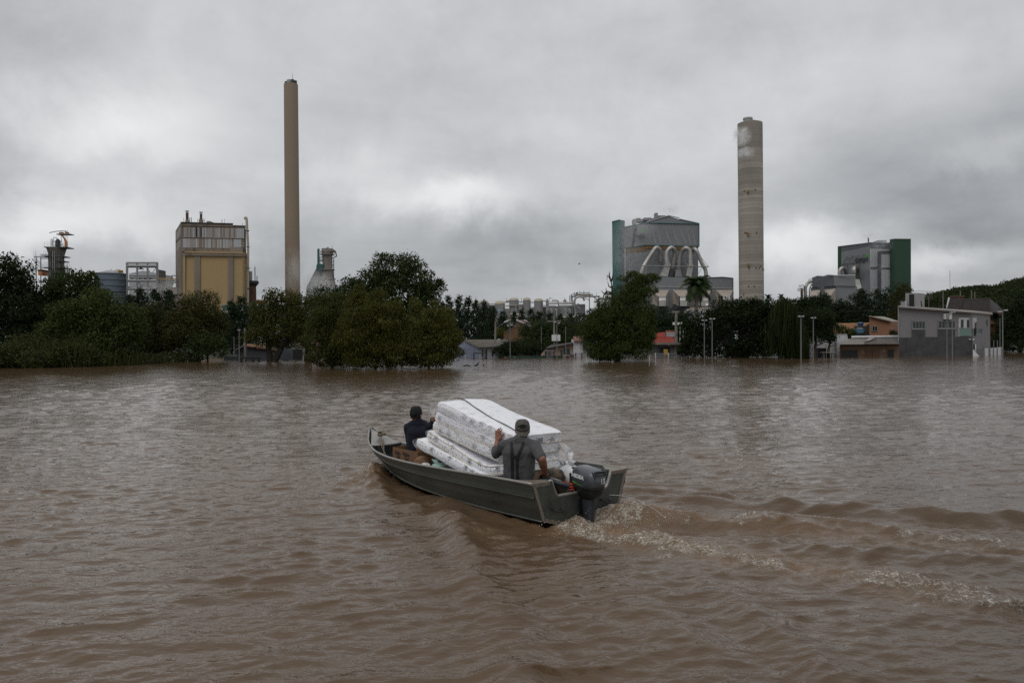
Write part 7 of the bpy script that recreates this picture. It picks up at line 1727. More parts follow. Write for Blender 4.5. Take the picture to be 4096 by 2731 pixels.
for x in (.35, 1.1, 1.6, 2.6, 3.0):
 i = int(np.argmin(abs(XS - x)))
 for port in (1, -1):
  s = section(i, .02, port); b = MB(); b.tube(s[:16], .012, 5); b.build('rib', M_ALUIN, BOAT)
def tz(y):   # notch profile
 a = abs(y + .02)
 return .52 if a > .50 else (.33 if a < .40 else .33 + .19 * ((a - .40) / .10) ** 1.6)
ys = [-.79, -.77, -.74, -.70, -.67, -.64, .64, .67, .70, .74, .77, -.56, -.52] + list(np.linspace(-.52, -.40, 7))[1:] + [-.2, 0, .2] + list(np.linspace(.36, .48, 7)) + [.52, .79]
ys = sorted(set(round(float(y), 4) for y in ys))
top = [(y, tz(y)) for y in ys]
low = [(.79, .52), (.775, .46), (.64, .08), (.32, -.02), (0, -.12), (-.32, -.02), (-.64, .08), (-.775, .46)]
def lowz(y):
 a = abs(y); return (.52 - .44 * (max(0, .79 - a) / .15) ** .8) if a > .64 else -.12 + (a / .64) * .20
b = MB(); vs = []
for y, z in top: vs += [(0, y, z), (0, y, lowz(y)), (.035, y, z), (.035, y, lowz(y))]
fs = []
for k in range(len(top) - 1):
 a, c = 4 * k, 4 * k + 4
 fs += [(a, c, c + 1, a + 1), (c + 2, a + 2, a + 3, c + 3), (a, a + 2, c + 2, c), (a + 1, c + 1, c + 3, a + 3)]
b.add(vs, fs); b.build('transom', M_ALU, BOAT)
b = MB(); b.tube([(.017, y, z + .004) for y, z in top if -.56 < y < .53], .020, 8); b.build('notch_rim', M_RIM, BOAT, smooth=True)
for s in (1, -1):
 b = MB(); b.slab([(-.012, s * .80, .527), (-.012, s * .52, .527), (.10, s * .52, .527), (.42, s * .79, .522)], (0, 0, -.02)); b.build('corner_plate', M_RIVET, BOAT)
 b = MB(); b.tube([(.05, s * .51, .53), (.30, s * .62, .50), (.42, s * .74, .48)], .012, 6); b.build('corner_brace', M_ALUIN, BOAT)
 b = MB()
 for (y0, z0, y1, z1) in ((.79, .52, .64, .08), (.64, .08, .30, -.025)):
  u = Vector((0, y1 - y0, z1 - z0)).normalized(); n = Vector((0, -u.z, u.y)) * (.022);
  if n.y > 0: n = -n
  p = [Vector((-.006, y0, z0)), Vector((-.006, y1, z1)), Vector((-.006, y1, z1)) + n * 2, Vector((-.006, y0, z0)) + n * 2]
  b.slab([(v.x, s * v.y, v.z) for v in p], (.005, 0, 0))
 b.slab([(-.006, s * .79, .52), (-.006, s * .52, .52), (-.006, s * .52, .482), (-.006, s * .785, .482)], (.005, 0, 0))
 b.build('edge_strip', M_RIVET, BOAT)
 b = MB()
 pts = [(.775 - .15 * t, .50 - .44 * t) for t in np.linspace(.02, .98, 15)] + [(.60 - .3 * t, .07 - .1 * t) for t in np.linspace(.05, 1, 7)] + [(.55 + .2 * t, .50) for t in np.linspace(0, 1, 6)]
 for (y, z) in pts: b.lathe([(.008, 0), (.007, .004), (.003, .007)], n=6); k = len(b.v) - 18; b.v[k:] = [(-.006 - v[2], s * (y - .012) + v[0] * 1, z + v[1]) for v in b.v[k:]]
 o = b.build('rivets', M_RIM, BOAT); o['kind'] = 'stuff'
 y0 = .40 * s
 b = MB(); b.tube([(-.005, y0 - .07, .17), (-.05, y0 - .065, .165), (-.055, y0 - .03, .16), (-.055, y0 + .05, .175), (-.045, y0 + .085, .20), (-.005, y0 + .085, .205)], .010, 7); b.build('grab_handle', M_IRON, BOAT, smooth=True)
 b = MB(); b.box((-.012, y0 - .09, .14), (-.002, y0 - .05, .20)); b.build('handle_plate', M_ALUIN, BOAT)
# ------------------------------------------------------------------ outboard motor
M_COWL = mat('motor_cowl_grey', (0.080, 0.090, 0.102), .32, metal=.25, var=.06, vscale=3, coat=.35)
M_MBLK = mat('motor_black', (0.012, 0.013, 0.014), .45, var=.1)
M_MLEG = mat('motor_leg_grey', (0.040, 0.045, 0.052), .45, metal=.2, var=.12, vscale=5)
M_RED = mat('red_lanyard', (0.42, 0.045, 0.015), .5)
M_DECAL = mat('white_decal', (0.62, 0.63, 0.64), .5)
M_GRNDEC = mat('green_decal', (0.10, 0.40, 0.02), .5)
MOT = bempty('outboard_motor', (-.17, -.045, .0), 'dark grey outboard motor with white lettering clamped on the boat transom', 'outboard motor')
MSX, MSY = .80, .90
MOT.matrix_world = BM @ Matrix.Translation((-.075, -.015, 0)) @ Matrix.Diagonal((MSX, MSY, 1, 1))
def ml(x, y, z): return ((x + .075) / MSX, (y + .015) / MSY, z)
def srect(z, x0, x1, w, e=4.0, n=40, yc=0.0, tilt=0.0):
 r = []
 for k in range(n):
  t = 2 * math.pi * k / n; c, s = math.cos(t), math.sin(t)
  x = (x0 + x1) / 2 + (x1 - x0) / 2 * math.copysign(abs(c) ** (2 / e), c); y = yc + w / 2 * math.copysign(abs(s) ** (2 / e), s)
  f = (x - x0) / (x1 - x0); y *= 1 - .18 * max(0, f - .55) ** 1.2 * 2
  r.append((x, y, z + tilt * (f - .5)))
 return r
cow = [(.425, -.265, .235, .265, 0), (.44, -.275, .245, .285, 0), (.50, -.275, .245, .30, .01), (.56, -.265, .235, .298, .02), (.60, -.25, .215, .285, .03), (.632, -.215, .18, .25, .03), (.652, -.15, .12, .19, .02), (.660, -.07, .05, .10, .01)]
b = MB(); b.rings([srect(z, x0, x1, w, 4.2, tilt=-t * 0) for z, x0, x1, w, t in cow]);
b.v = [(x, y, z - .045 * max(0, (z - .50) / .16) * max(0, (.10 - x) / .37)) for x, y, z in b.v]
b.build('cowl', M_COWL, MOT, smooth=45)
b = MB(); b.rings([srect(z, x0, x1, w, 4.0) for z, x0, x1, w in ((.395, -.262, .232, .27), (.405, -.272, .242, .285), (.420, -.272, .242, .285), (.426, -.262, .232, .27))]); b.build('cowl_seam', M_MBLK, MOT, smooth=40)
b = MB(); b.rings([srect(z, x0, x1, w, 3.2) for z, x0, x1, w in ((.27, -.13, .10, .14), (.30, -.20, .15, .19), (.34, -.245, .20, .235), (.395, -.258, .228, .262))]); b.build('lower_cowl', M_MBLK, MOT, smooth=45)
b = MB(); b.rings([srect(z, x0, x1, w, 2.4) for z, x0, x1, w in ((-.45, -.07, .05, .05), (-.20, -.10, .06, .075), (-.02, -.115, .075, .10), (.10, -.12, .085, .115), (.22, -.13, .10, .13), (.29, -.14, .11, .14))]); b.build('leg', M_MLEG, MOT, smooth=45)
b = MB(); b.slab([(-.22, -.09, -.19), (.10, -.05, -.19), (.10, .05, -.19), (-.22, .09, -.19)], (0, 0, .012)); b.build('cavitation_plate', M_MLEG, MOT)
b = MB(); b.rings([[(-.262 + d, y, z) for y, z in ((-.095, .552), (.105, .560), (.112, .585), (.10, .606), (-.09, .600), (-.10, .58))] for d in (-.006, .05)]); b.build('scoop_opening', M_MBLK, MOT)
b = MB(); b.tube([(-.272, -.105, .548), (-.274, 0, .546), (-.272, .115, .556), (-.268, .122, .59), (-.255, .105, .612), (-.25, 0, .610), (-.252, -.095, .606), (-.265, -.11, .58), (-.272, -.105, .548)], .007, 6); b.build('scoop_rim', M_COWL, MOT, smooth=True)
b = MB(); b.tube([(-.262, -.08, .568), (-.262, .09, .576)], .010, 8); b.build('scoop_grip', M_COWL, MOT, smooth=True)
text_mesh('lettering', 'HIDEA', .058, frame(Vector((.035, .1515, .540)), (-1, .015, -.10), (0, -.07, 1)) @ Matrix.Diagonal((1.5, 1, 1, 1)), M_DECAL, MOT, ext=.001, bold=.0035, shear=.12)
text_mesh('number', '15', .088, frame(Vector((-.2785, -.035, .492)), (0, -1, -.03), (.03, 0, 1)), M_DECAL, MOT, ext=.001, bold=.002)
for (xa, za, xb, zb_, w) in ((.16, .475, .02, .452, .010), (.12, .462, -.04, .442, .007), (.05, .448, -.10, .428, .006)):
 b = MB(); b.slab([(xa, .1525, za), (xb, .1525, zb_), (xb + .05, .1525, zb_ + w * .9), (xa - .04, .1525, za + w * .3)], (0, -.002, 0)); b.build('green_stripe', M_GRNDEC, MOT)
for k in range(4):
 b = MB(); b.box((-.281, -.07, .455 - k * .016), (-.276, -.066, .463 - k * .016)); b.build('decal_tick', M_DECAL, MOT)
b = MB(); b.hexa([(.08, -.09, .02), (.165, -.09, .02), (.165, .09, .02), (.08, .09, .02), (.10, -.09, .36), (.165, -.09, .36), (.165, .09, .36), (.10, .09, .36)]); bevelled(b.build('clamp_bracket', M_MBLK, MOT), .012)
for s in (1, -1):
 b = MB(); b.tube([(.165, s * .075, .36), (.19, s * .075, .385), (.235, s * .075, .385), (.245, s * .075, .36), (.245, s * .075, .22)], .02, 8); b.build('clamp_hook', M_MBLK, MOT, smooth=True)
 b = MB(); b.tube([(.25, s * .075, .25), (.30, s * .075, .25)], .012, 8); b.tube([(.30, s * .075 - .035, .25), (.30, s * .075 + .035, .25)], .007, 6); b.build('clamp_screw', M_RIM, MOT, smooth=True)
b = MB(); b.tube([(.12, .09, .30), (.10, .115, .20), (.10, .12, .06), (.06, .11, -.05)], .014, 8); b.build('side_cable', M_MBLK, MOT, smooth=True)
b = MB(); b.box((.10, .092, .31), (.135, .094, .335)); b.build('plate', M_DECAL, MOT)
TG0, TG1 = Vector((.37, .195, .462)), Vector((.485, .25, .497))       # the grip the driver holds
b = MB(); b.tube([ml(.02, .03, .385), ml(.10, .07, .395), ml(.17, .10, .405), ml(.26, .145, .425), ml(*TG0)], [.040, .037, .034, .031, .024], 10); b.build('tiller_arm', M_MLEG, MOT, smooth=True)
b = MB(); b.tube([ml(.22, .128, .448), ml(.35, .185, .478)], .013, 8); b.build('tiller_top', M_STEEL, MOT, smooth=True)
b = MB(); b.tube([ml(*TG0), ml(*TG1)], [.022, .025], 12); b.build('tiller_grip', M_MBLK, MOT, smooth=True)
b = MB(); pts = []
for k in range(50):
 t = k / 49; a = t * 2 * math.pi * 5; cx_ = .165 + .02 * t; pts.append((cx_ + .022 * math.cos(a), .13 + .028 * math.sin(a), .395 + .075 * (t - .5) * 1 + .01 * math.sin(a * .5)))
b.tube(pts, .0085, 6); b.build('kill_cord', M_RED, MOT, smooth=True)
b = MB(); b.tube([(.19, .14, .43), (.24, .15, .455), (.30, .19, .45)], .007, 6); b.build('cord_end', M_RED, MOT, smooth=True)
b = MB(); b.slab([(.19, .10, .41), (.205, .10, .55), (.245, .10, .56), (.24, .10, .41)], (0, .016, 0)); b.build('shift_lever', M_MBLK, MOT)
b = MB(); b.tube([(.20, 0, .60), (.26, .0, .605), (.30, .02, .60)], [.014, .012, .010], 8); b.build('starter_handle', M_MBLK, MOT, smooth=True)
b = MB(); P0 = Vector((-.27, -.10, .33)); pts = [P0 + Vector((-.42 * t, -.62 * t, .0 + .02 * t - .38 * t * t)) for t in np.linspace(0, 1, 12)]
b.tube(pts, [.003 + .004 * t for t in np.linspace(0, 1, 12)], 6)
M_JET = mat('water_jet', (.75, .75, .75), .1, trans=.6)
o = b.build('water_jet', M_JET, smooth=True); bset(o, (-.06, -.02, 0)); tag(o, 'thin jet of cooling water spouting from the outboard motor', 'water jet')
# ------------------------------------------------------------------ mattresses
def mattress_mat():
 m = bpy.data.materials.new('floral_mattress_cover'); m.use_nodes = True
 N, L = m.node_tree.nodes, m.node_tree.links; b = N['Principled BSDF']
 uv = N.new('ShaderNodeUVMap'); uv.uv_map = 'UVMap'
 def nd(t, **k):
  n = N.new(t)
  for a, v in k.items(): setattr(n, a, v)
  return n
 def mth(op, a, c=None, cl=False):
  n = nd('ShaderNodeMath', operation=op); n.use_clamp = cl
  for i, x in enumerate((a, c)):
   if x is None: continue
   if isinstance(x, (int, float)): n.inputs[i].default_value = x
   else: L.new(x, n.inputs[i])
  return n.outputs[0]
 def cells(scale, rnd):
  v = nd('ShaderNodeTexVoronoi', feature='F1', voronoi_dimensions='2D'); v.inputs['Scale'].default_value = scale; v.inputs['Randomness'].default_value = rnd
  L.new(uv.outputs[0], v.inputs['Vector']); return v
 v = cells(5.2, .62)
 sub = nd('ShaderNodeVectorMath', operation='SUBTRACT');
 sc = nd('ShaderNodeVectorMath', operation='SCALE'); L.new(uv.outputs[0], sc.inputs[0]); sc.inputs['Scale'].default_value = 1.0
 L.new(sc.outputs[0], sub.inputs[0]); L.new(v.outputs['Position'], sub.inputs[1])
 sp = nd('ShaderNodeSeparateXYZ'); L.new(sub.outputs[0], sp.inputs[0])
 ang = mth('ARCTAN2', sp.outputs[1], sp.outputs[0])
 pet = mth('ADD', .75, mth('MULTIPLY', mth('COSINE', mth('MULTIPLY', ang, 7.0)), .22))
 rad = mth('DIVIDE', v.outputs['Distance'], pet)
 pick = mth('GREATER_THAN', nd('ShaderNodeSeparateColor').outputs[0], .5)
 scn = nd('ShaderNodeSeparateColor'); L.new(v.outputs['Color'], scn.inputs[0])
 big = mth('LESS_THAN', scn.outputs[0], .62)
 ring = mth('MULTIPLY', mth('SUBTRACT', .40, rad), 8.0, True)
 heart = mth('MULTIPLY', mth('SUBTRACT', .15, rad), 14.0, True)
 nz = nd('ShaderNodeTexNoise'); nz.inputs['Scale'].default_value = 60; nz.inputs['Detail'].default_value = 4; L.new(uv.outputs[0], nz.inputs['Vector'])
 streak = mth('MULTIPLY', ring, mth('ADD', .12, mth('MULTIPLY', nz.outputs[0], .75)))
 fl = mth('MULTIPLY', mth('MAXIMUM', streak, mth('MULTIPLY', heart, .9)), big)
 v2 = cells(15.0, 1.0)
 s2 = nd('ShaderNodeVectorMath', operation='SUBTRACT'); L.new(uv.outputs[0], s2.inputs[0]); L.new(v2.outputs['Position'], s2.inputs[1])
 sp2 = nd('ShaderNodeSeparateXYZ'); L.new(s2.outputs[0], sp2.inputs[0])
 sc2 = nd('ShaderNodeSeparateColor'); L.new(v2.outputs['Color'], sc2.inputs[0])
 a2 = mth('MULTIPLY', sc2.outputs[1], 6.28)
 ca, sa = mth('COSINE', a2), mth('SINE', a2)
 lx = mth('ADD', mth('MULTIPLY', sp2.outputs[0], ca), mth('MULTIPLY', sp2.outputs[1], sa)); ly = mth('SUBTRACT', mth('MULTIPLY', sp2.outputs[1], ca), mth('MULTIPLY', sp2.outputs[0], sa))
 e = mth('ADD', mth('POWER', mth('ABSOLUTE', mth('DIVIDE', lx, .0150)), 2.0), mth('POWER', mth('ABSOLUTE', mth('DIVIDE', ly, .0050)), 2.0))
 leaf = mth('MULTIPLY', mth('LESS_THAN', e, 1.0), mth('LESS_THAN', sc2.outputs[0], .68))
 at_ = nd('ShaderNodeAttribute'); at_.attribute_name = 'side'
 pr = mth('MULTIPLY', mth('MAXIMUM', fl, mth('MULTIPLY', leaf, 1.0)), at_.outputs['Fac'], True)
 mxn = nd('ShaderNodeMix', data_type='RGBA'); L.new(pr, mxn.inputs['Factor'])
 mxn.inputs['A'].default_value = (.87, .87, .91, 1); mxn.inputs['B'].default_value = (.035, .042, .065, 1)
 L.new(mxn.outputs['Result'], b.inputs['Base Color'])
 b.inputs['Roughness'].default_value = .42; b.inputs['Coat Weight'].default_value = .35; b.inputs['Coat Roughness'].default_value = .15
 n2 = nd('ShaderNodeTexNoise'); n2.inputs['Scale'].default_value = 7; n2.inputs['Detail'].default_value = 6; n2.inputs['Distortion'].default_value = 1.0
 mp = nd('ShaderNodeMapping'); mp.inputs['Scale'].default_value = (.6, 1.8, 1); L.new(uv.outputs[0], mp.inputs[0]); L.new(mp.outputs[0], n2.inputs['Vector'])
 bp = nd('ShaderNodeBump'); bp.inputs['Distance'].default_value = .016; L.new(n2.outputs[0], bp.inputs['Height']); L.new(bp.outputs[0], b.inputs['Normal'])
 return m
M_MATT = mattress_mat()
M_PIPE = mat('cream_piping', (.66, .58, .42), .6, var=.08)
def film_mat():
 m = bpy.data.materials.new('clear_plastic_film'); m.use_nodes = True
 N, L = m.node_tree.nodes, m.node_tree.links; b = N['Principled BSDF']
 b.inputs['Base Color'].default_value = (.9, .9, .92, 1); b.inputs['Roughness'].default_value = .25; b.inputs['Coat Weight'].default_value = .5
 n = N.new('ShaderNodeTexNoise'); n.inputs['Scale'].default_value = 14; n.inputs['Detail'].default_value = 5; n.inputs['Distortion'].default_value = 1.2
 t = N.new('ShaderNodeTexCoord'); L.new(t.outputs['Object'], n.inputs['Vector'])
 r = N.new('ShaderNodeValToRGB'); r.color_ramp.elements[0].position = .35; r.color_ramp.elements[1].position = .7
 r.color_ramp.elements[0].color = (.10, .10, .10, 1); r.color_ramp.elements[1].color = (.60, .60, .60, 1)
 L.new(n.outputs[0], r.inputs[0]); L.new(r.outputs[0], b.inputs['Alpha'])
 bp = N.new('ShaderNodeBump'); bp.inputs['Distance'].default_value = .03; L.new(n.outputs[0], bp.inputs['Height']); L.new(bp.outputs[0], b.inputs['Normal'])
 return m
M_FILM = film_mat()
def mattress(label, prof, y1, width, th, uvoff, seed, sag=.012):
 """prof: (x, z) of the port top edge from the bow end to the stern end; y1 port edge"""
 rng = np.random.default_rng(seed)
 root = bempty('mattress', (prof[0][0], y1, prof[0][1]), label, 'mattress', 'mattresses stacked in the boat')
 px_, pz_ = [p[0] for p in prof], [p[1] for p in prof]
 d = np.concatenate([[0], np.cumsum(np.hypot(np.diff(px_), np.diff(pz_)))]); n = 40
 s = np.linspace(0, d[-1], n)
 x = np.interp(s, d, px_); z = np.interp(s, d, pz_)
 for _ in range(4): x[1:-1] = (x[:-2] + 2 * x[1:-1] + x[2:]) / 4; z[1:-1] = (z[:-2] + 2 * z[1:-1] + z[2:]) / 4
 R = .020
 def sect(k):
  tx, tz_ = np.gradient(x)[k], np.gradient(z)[k]; L_ = math.hypot(tx, tz_); nx, nz2 = tz_ / L_, -tx / L_
  if nz2 < 0: nx, nz2 = -nx, -nz2
  c = []
  pts = [(-.0 - R, 0)] + [(-R + R * math.sin(a), -R + R * math.cos(a)) for a in (.5, 1.0, 1.57)] + [(0.006, -th * .35), (.009, -th * .5), (.006, -th * .65)] + [(-R + R * math.cos(a), -th + R - R * math.sin(a)) for a in (0, .57, 1.07, 1.57)]
  half = pts + [(-width * f, -th) for f in (.3, .6)] + [(-width - q_[0], q_[1]) for q_ in reversed(pts)] + [(-width * f, sag * math.sin(f * 3.1)) for f in (.8, .6, .4, .2)]
  e = 1.0
  if k == 0 or k == n - 1: e = .80
  if k == 1 or k == n - 2: e = .96
  for (yy, dn) in half:
   yc, dc = -width / 2, -th / 2
   yy2 = yc + (yy - yc) * (1 - (1 - e) * .12); dn2 = dc + (dn - dc) * e
   wob = .006 * float(vnoise(np.array([s[k] * 5.0 + seed]), np.array([yy * 6.0 + dn * 9]), seed=seed)[0])
   c.append((x[k] + nx * (dn2 + wob) - prof[0][0], yy2, z[k] + nz2 * (dn2 + wob) - prof[0][1]))
  return c
 rs = [sect(k) for k in range(n)]
 b = MB(); b.rings(rs, caps=True); o = b.build('cover', M_MATT, root, smooth=50)
 me = o.data; uvl = me.uv_layers.new(name='UVMap'); m_ = len(rs[0])
 per = np.zeros(m_)
 for i in range(1, m_): per[i] = per[i - 1] + math.dist(rs[n // 2][i][1:], rs[n // 2][i - 1][1:])
 for p in me.polygons:
  vs_ = [me.loops[l].vertex_index for l in p.loop_indices]
  if len(vs_) > 4:
   for l, v in zip(p.loop_indices, vs_): uvl.data[l].uv = (me.vertices[v].co.y * 1.0 + uvoff + 3, me.vertices[v].co.z * 1.0 + uvoff)
  else:
   wrap = max(v % m_ for v in vs_) - min(v % m_ for v in vs_) > m_ // 2
   for l, v in zip(p.loop_indices, vs_):
    t = per[v % m_]
    if wrap and v % m_ == 0: t = per[-1] + .05
    uvl.data[l].uv = (s[v // m_] + uvoff, t + uvoff * .7)
 sa = me.attributes.new('side', 'FLOAT', 'POINT')
 vals = []
 for v in range(len(me.vertices)):
  i = v % m_; top = (i < 2) or i > m_ - 6
  vals.append(.30 if top else 1.0)
 sa.data.foreach_set('value', vals)
 for idx in ((3, 7) if seed == 101 else ((7,) if seed in (102, 103) else ())):
  b = MB(); b.tube([(r[idx][0], r[idx][1] + .004, r[idx][2]) for r in rs], .0055, 6)
  b.tube([(rs[-1][idx][0] - .0, rs[-1][idx][1] + .004, rs[-1][idx][2]), (rs[-1][m_ - 4 - 12 + 0][0], -width, rs[-1][idx][2])], .008, 6) if False else None
  b.build('piping', M_PIPE, root, smooth=True)
 for dn in ((.10, .92) if seed == 101 else ((.92,) if seed in (102, 103, 104) else ())):
  a, c = Vector(rs[-1][4]), Vector(rs[-1][6]);
  zt_, zb_ = rs[-1][1], rs[-1][9]
  b = MB(); p0 = Vector(zt_).lerp(Vector(zb_), dn) + Vector((-.006, 0, 0)); p1 = p0.copy(); p1.y = -width + .02
  b.tube([p0, p0.lerp(p1, .5) + Vector((-.004, 0, 0)), p1], .0055, 6); b.build('piping', M_PIPE, root, smooth=True)
 return root, rs
def film(root, pts, amp, seed, name='plastic_wrap'):
 """crumpled clear film stretched over a strip of points: rows of equal length"""
 rng = np.random.default_rng(seed); R_ = [[Vector(p) + Vector(rng.normal(size=3) * amp) for p in r] for r in pts]
 b = MB(); b.rings(R_, caps=False, closed=False); o = b.build(name, M_FILM, root, smooth=True)
 md = o.modifiers.new('sub', 'SUBSURF'); md.levels = md.render_levels = 2
 return o
MATS = []
spec = [('lowest mattress, its end jutting out over the bags beside the front man', [(2.82, .765), (1.55, .495), (.98, .40)], .49, .85, .140, .0),
('second lowest mattress, bent flat at the stern end before the driver', [(2.60, .895), (1.95, .72), (1.42, .575), (1.25, .56), (.80, .62)], .45, .84, .140, 1.7),
('middle mattress of the tilted stack, its stern end behind the driver', [(2.50, 1.035), (1.7, .86), (.80, .715)], .42, .82, .145, 3.3),
('second mattress from the top with loose film at its stern corner', [(2.46, 1.155), (1.65, .98), (.76, .825)], .41, .80, .135, 4.9),
('topmost white floral mattress with a dark strap across it', [(2.42, 1.31), (2.2, 1.285), (1.65, 1.135), (.74, .965)], .40, .80, .160, 6.1)]
for k, (lb, pf, y1, w, th, uo) in enumerate(spec):
 MATS.append(mattress(lb, pf, y1, w, th, uo, 100 + k))
rt5, rs5 = MATS[4]
film(rt5, [[(.02, .0, .0), (.02, -.3, .02), (.02, -.6, .02), (.02, -.8, .0)], [(.10, .02, -.02), (.11, -.3, .0), (.11, -.6, .0), (.10, -.8, -.02)], [(.17, .03, -.09), (.19, -.3, -.07), (.18, -.6, -.08), (.16, -.8, -.09)], [(.14, .03, -.20), (.16, -.3, -.19), (.15, -.6, -.18), (.13, -.8, -.18)], [(.05, .02, -.27), (.06, -.3, -.28), (.05, -.6, -.27), (.04, -.8, -.26)]], .012, 5)
film(rt5, [[(-.05 - .4 * i, .012 + .012 * (j % 2), -.02 - .085 * i - .045 * j) for j in range(4)] for i in range(5)], .008, 6)
rt4, rs4 = MATS[3]
for k_, (rt_, sl) in enumerate(((MATS[3][0], .19), (MATS[2][0], .19))):
 film(rt_, [[(-.04 - .36 * i, .012 + .014 * ((i + j) % 2), -.012 - .36 * sl * i - .045 * j) for j in range(4)] for i in range(5)], .009, 60 + k_)
L4 = Vector(rs4[-1][0])
film(rt4, [[(L4.x + .05, -.75, L4.z + .0), (L4.x + .02, -.85, L4.z + .0), (L4.x, -.90, L4.z - .02)], [(L4.x - .04, -.78, L4.z - .04), (L4.x - .02, -.96, L4.z - .06), (L4.x + .1, -1.0, L4.z - .08)], [(L4.x - .06, -.80, L4.z - .12), (L4.x - .04, -1.05, L4.z - .13), (L4.x + .12, -1.08, L4.z - .15)], [(L4.x - .05, -.78, L4.z - .18), (L4.x - .02, -.95, L4.z - .19), (L4.x + .1, -.95, L4.z - .2)]], .012, 7)
rt3, rs3 = MATS[2]; L3 = Vector(rs3[-1][0])
film(rt3, [[(L3.x + .04, -.55 - .12 * j, L3.z - .03 * i) if i == 0 else (L3.x - .03 - .02 * i, -.55 - .13 * j, L3.z - .075 * i) for j in range(4)] for i in range(4)], .015, 8)
rt1, rs1 = MATS[0]
film(rt1, [[(.02, .0 - .25 * j, .005) for j in range(4)], [(.08, .01 - .25 * j, -.03) for j in range(4)], [(.10, .0 - .25 * j, -.10) for j in range(4)], [(.04, .0 - .25 * j, -.17) for j in range(4)]], .012, 9)
rt2, rs2 = MATS[1]
film(rt2, [[(.0, .0 - .25 * j, .012) for j in range(4)], [(.06, .01 - .25 * j, -.01) for j in range(4)], [(.08, .0 - .25 * j, -.08) for j in range(4)], [(.02, .0 - .25 * j, -.14) for j in range(4)]], .010, 10)
e4 = Vector(rs4[-1][5])
b = MB(); x5 = rs5[-1][5];
b.slab([(x5[0] - .012, -.36, x5[2] - .035), (x5[0] - .012, -.50, x5[2] - .035), (x5[0] - .010, -.50, x5[2] + .035), (x5[0] - .010, -.36, x5[2] + .035)], (.003, 0, 0)); lab = b.build('label_sheet', M_DECAL, rt5)
for k in range(3):
 b = MB(); b.slab([(x5[0] - .0145, -.37, x5[2] - .028 + .02 * k), (x5[0] - .0145, -.45, x5[2] - .028 + .02 * k), (x5[0] - .0135, -.45, x5[2] - .016 + .02 * k), (x5[0] - .0135, -.37, x5[2] - .016 + .02 * k)], (.002, 0, 0)); b.build('printed_block', mat('label_print', (.12, .13, .18), .6), lab)
b = MB(); pf = spec[4][1]
st = []
for t in np.linspace(0, 1, 24):
 xx = 2.44 + (.86 - 2.44) * t; yy = .03 + (.27 - .03) * t
 zz_ = np.interp(xx, [p[0] for p in reversed(pf)], [p[1] for p in reversed(pf)]) + .018 + .004 * math.sin(t * 17)
 st.append((xx, yy, zz_))
st = [(2.47, .025, 1.20)] + st + [(.76, .285, .95), (.725, .285, .85)]
b.tube(st, .0065, 6); o = b.build('strap', M_IRON, smooth=True); bset(o); tag(o, 'thin dark strap tied lengthwise over the topmost mattress', 'strap')
# ------------------------------------------------------------------ boxes, bags, rope in the boat
M_CARD = mat('cardboard', (.175, .093, .048), .85, var=.12, vscale=4, dirt=(.15, .08, .042), dscale=3, dcut=(.55, .8))
M_CARDI = mat('cardboard_inside', (.27, .155, .085), .85, var=.08, vscale=4)
M_INKB = mat('box_print', (.035, .02, .014), .8)
BX = bempty('cardboard_box', (3.33, .22, .25), 'open brown cardboard box with dark printing beside the front man', 'cardboard box')
hx, hy, hz = .35, .15, .285
def wallp(nm, a, b2, th=.006, m=M_CARD):
 k = MB(); k.box(a, b2); return k.build(nm, m, BX)
wp = wallp('side_panel', (-hx, hy - .006, 0), (hx, hy, hz)); wallp('side_panel', (-hx, -hy, 0), (hx, -hy + .006, hz + .015)); wallp('end_panel', (hx - .006, -hy, 0), (hx, hy, hz + .01)); wallp('end_panel', (-hx, -hy, 0), (-hx + .006, hy, hz)); wallp('bottom', (-hx, -hy, 0), (hx, hy, .006))
k = MB(); k.slab([(hx, hy, hz), (-hx, hy, hz), (-hx + .04, hy - .05, hz - .035), (hx - .03, hy - .04, hz - .03)], (0, 0, .004)); k.build('folded_flap', M_CARDI, BX)
k = MB(); k.slab([(-.02, -hy + .01, hz), (-hx, -hy + .01, hz), (-hx, -hy + .10, hz + .05), (-.06, -hy + .12, hz + .06)], (0, 0, .004)); k.build('folded_flap', M_CARDI, BX)
for (x, t1, t2, sz) in ((.20, 'Pinho', 'Sol', .070), (-.03, 'Pinho', 'Sol', .085)):
 text_mesh('printing', t1, sz, frame(Vector((x, hy + .002, .215)), (-1, 0, 0), (0, 0, 1)), M_INKB, BX, ext=.0005, bold=.004)
 text_mesh('printing', t2, sz, frame(Vector((x - .02, hy + .002, .215 - sz * .85)), (-1, 0, 0), (0, 0, 1)), M_INKB, BX, ext=.0005, bold=.004)
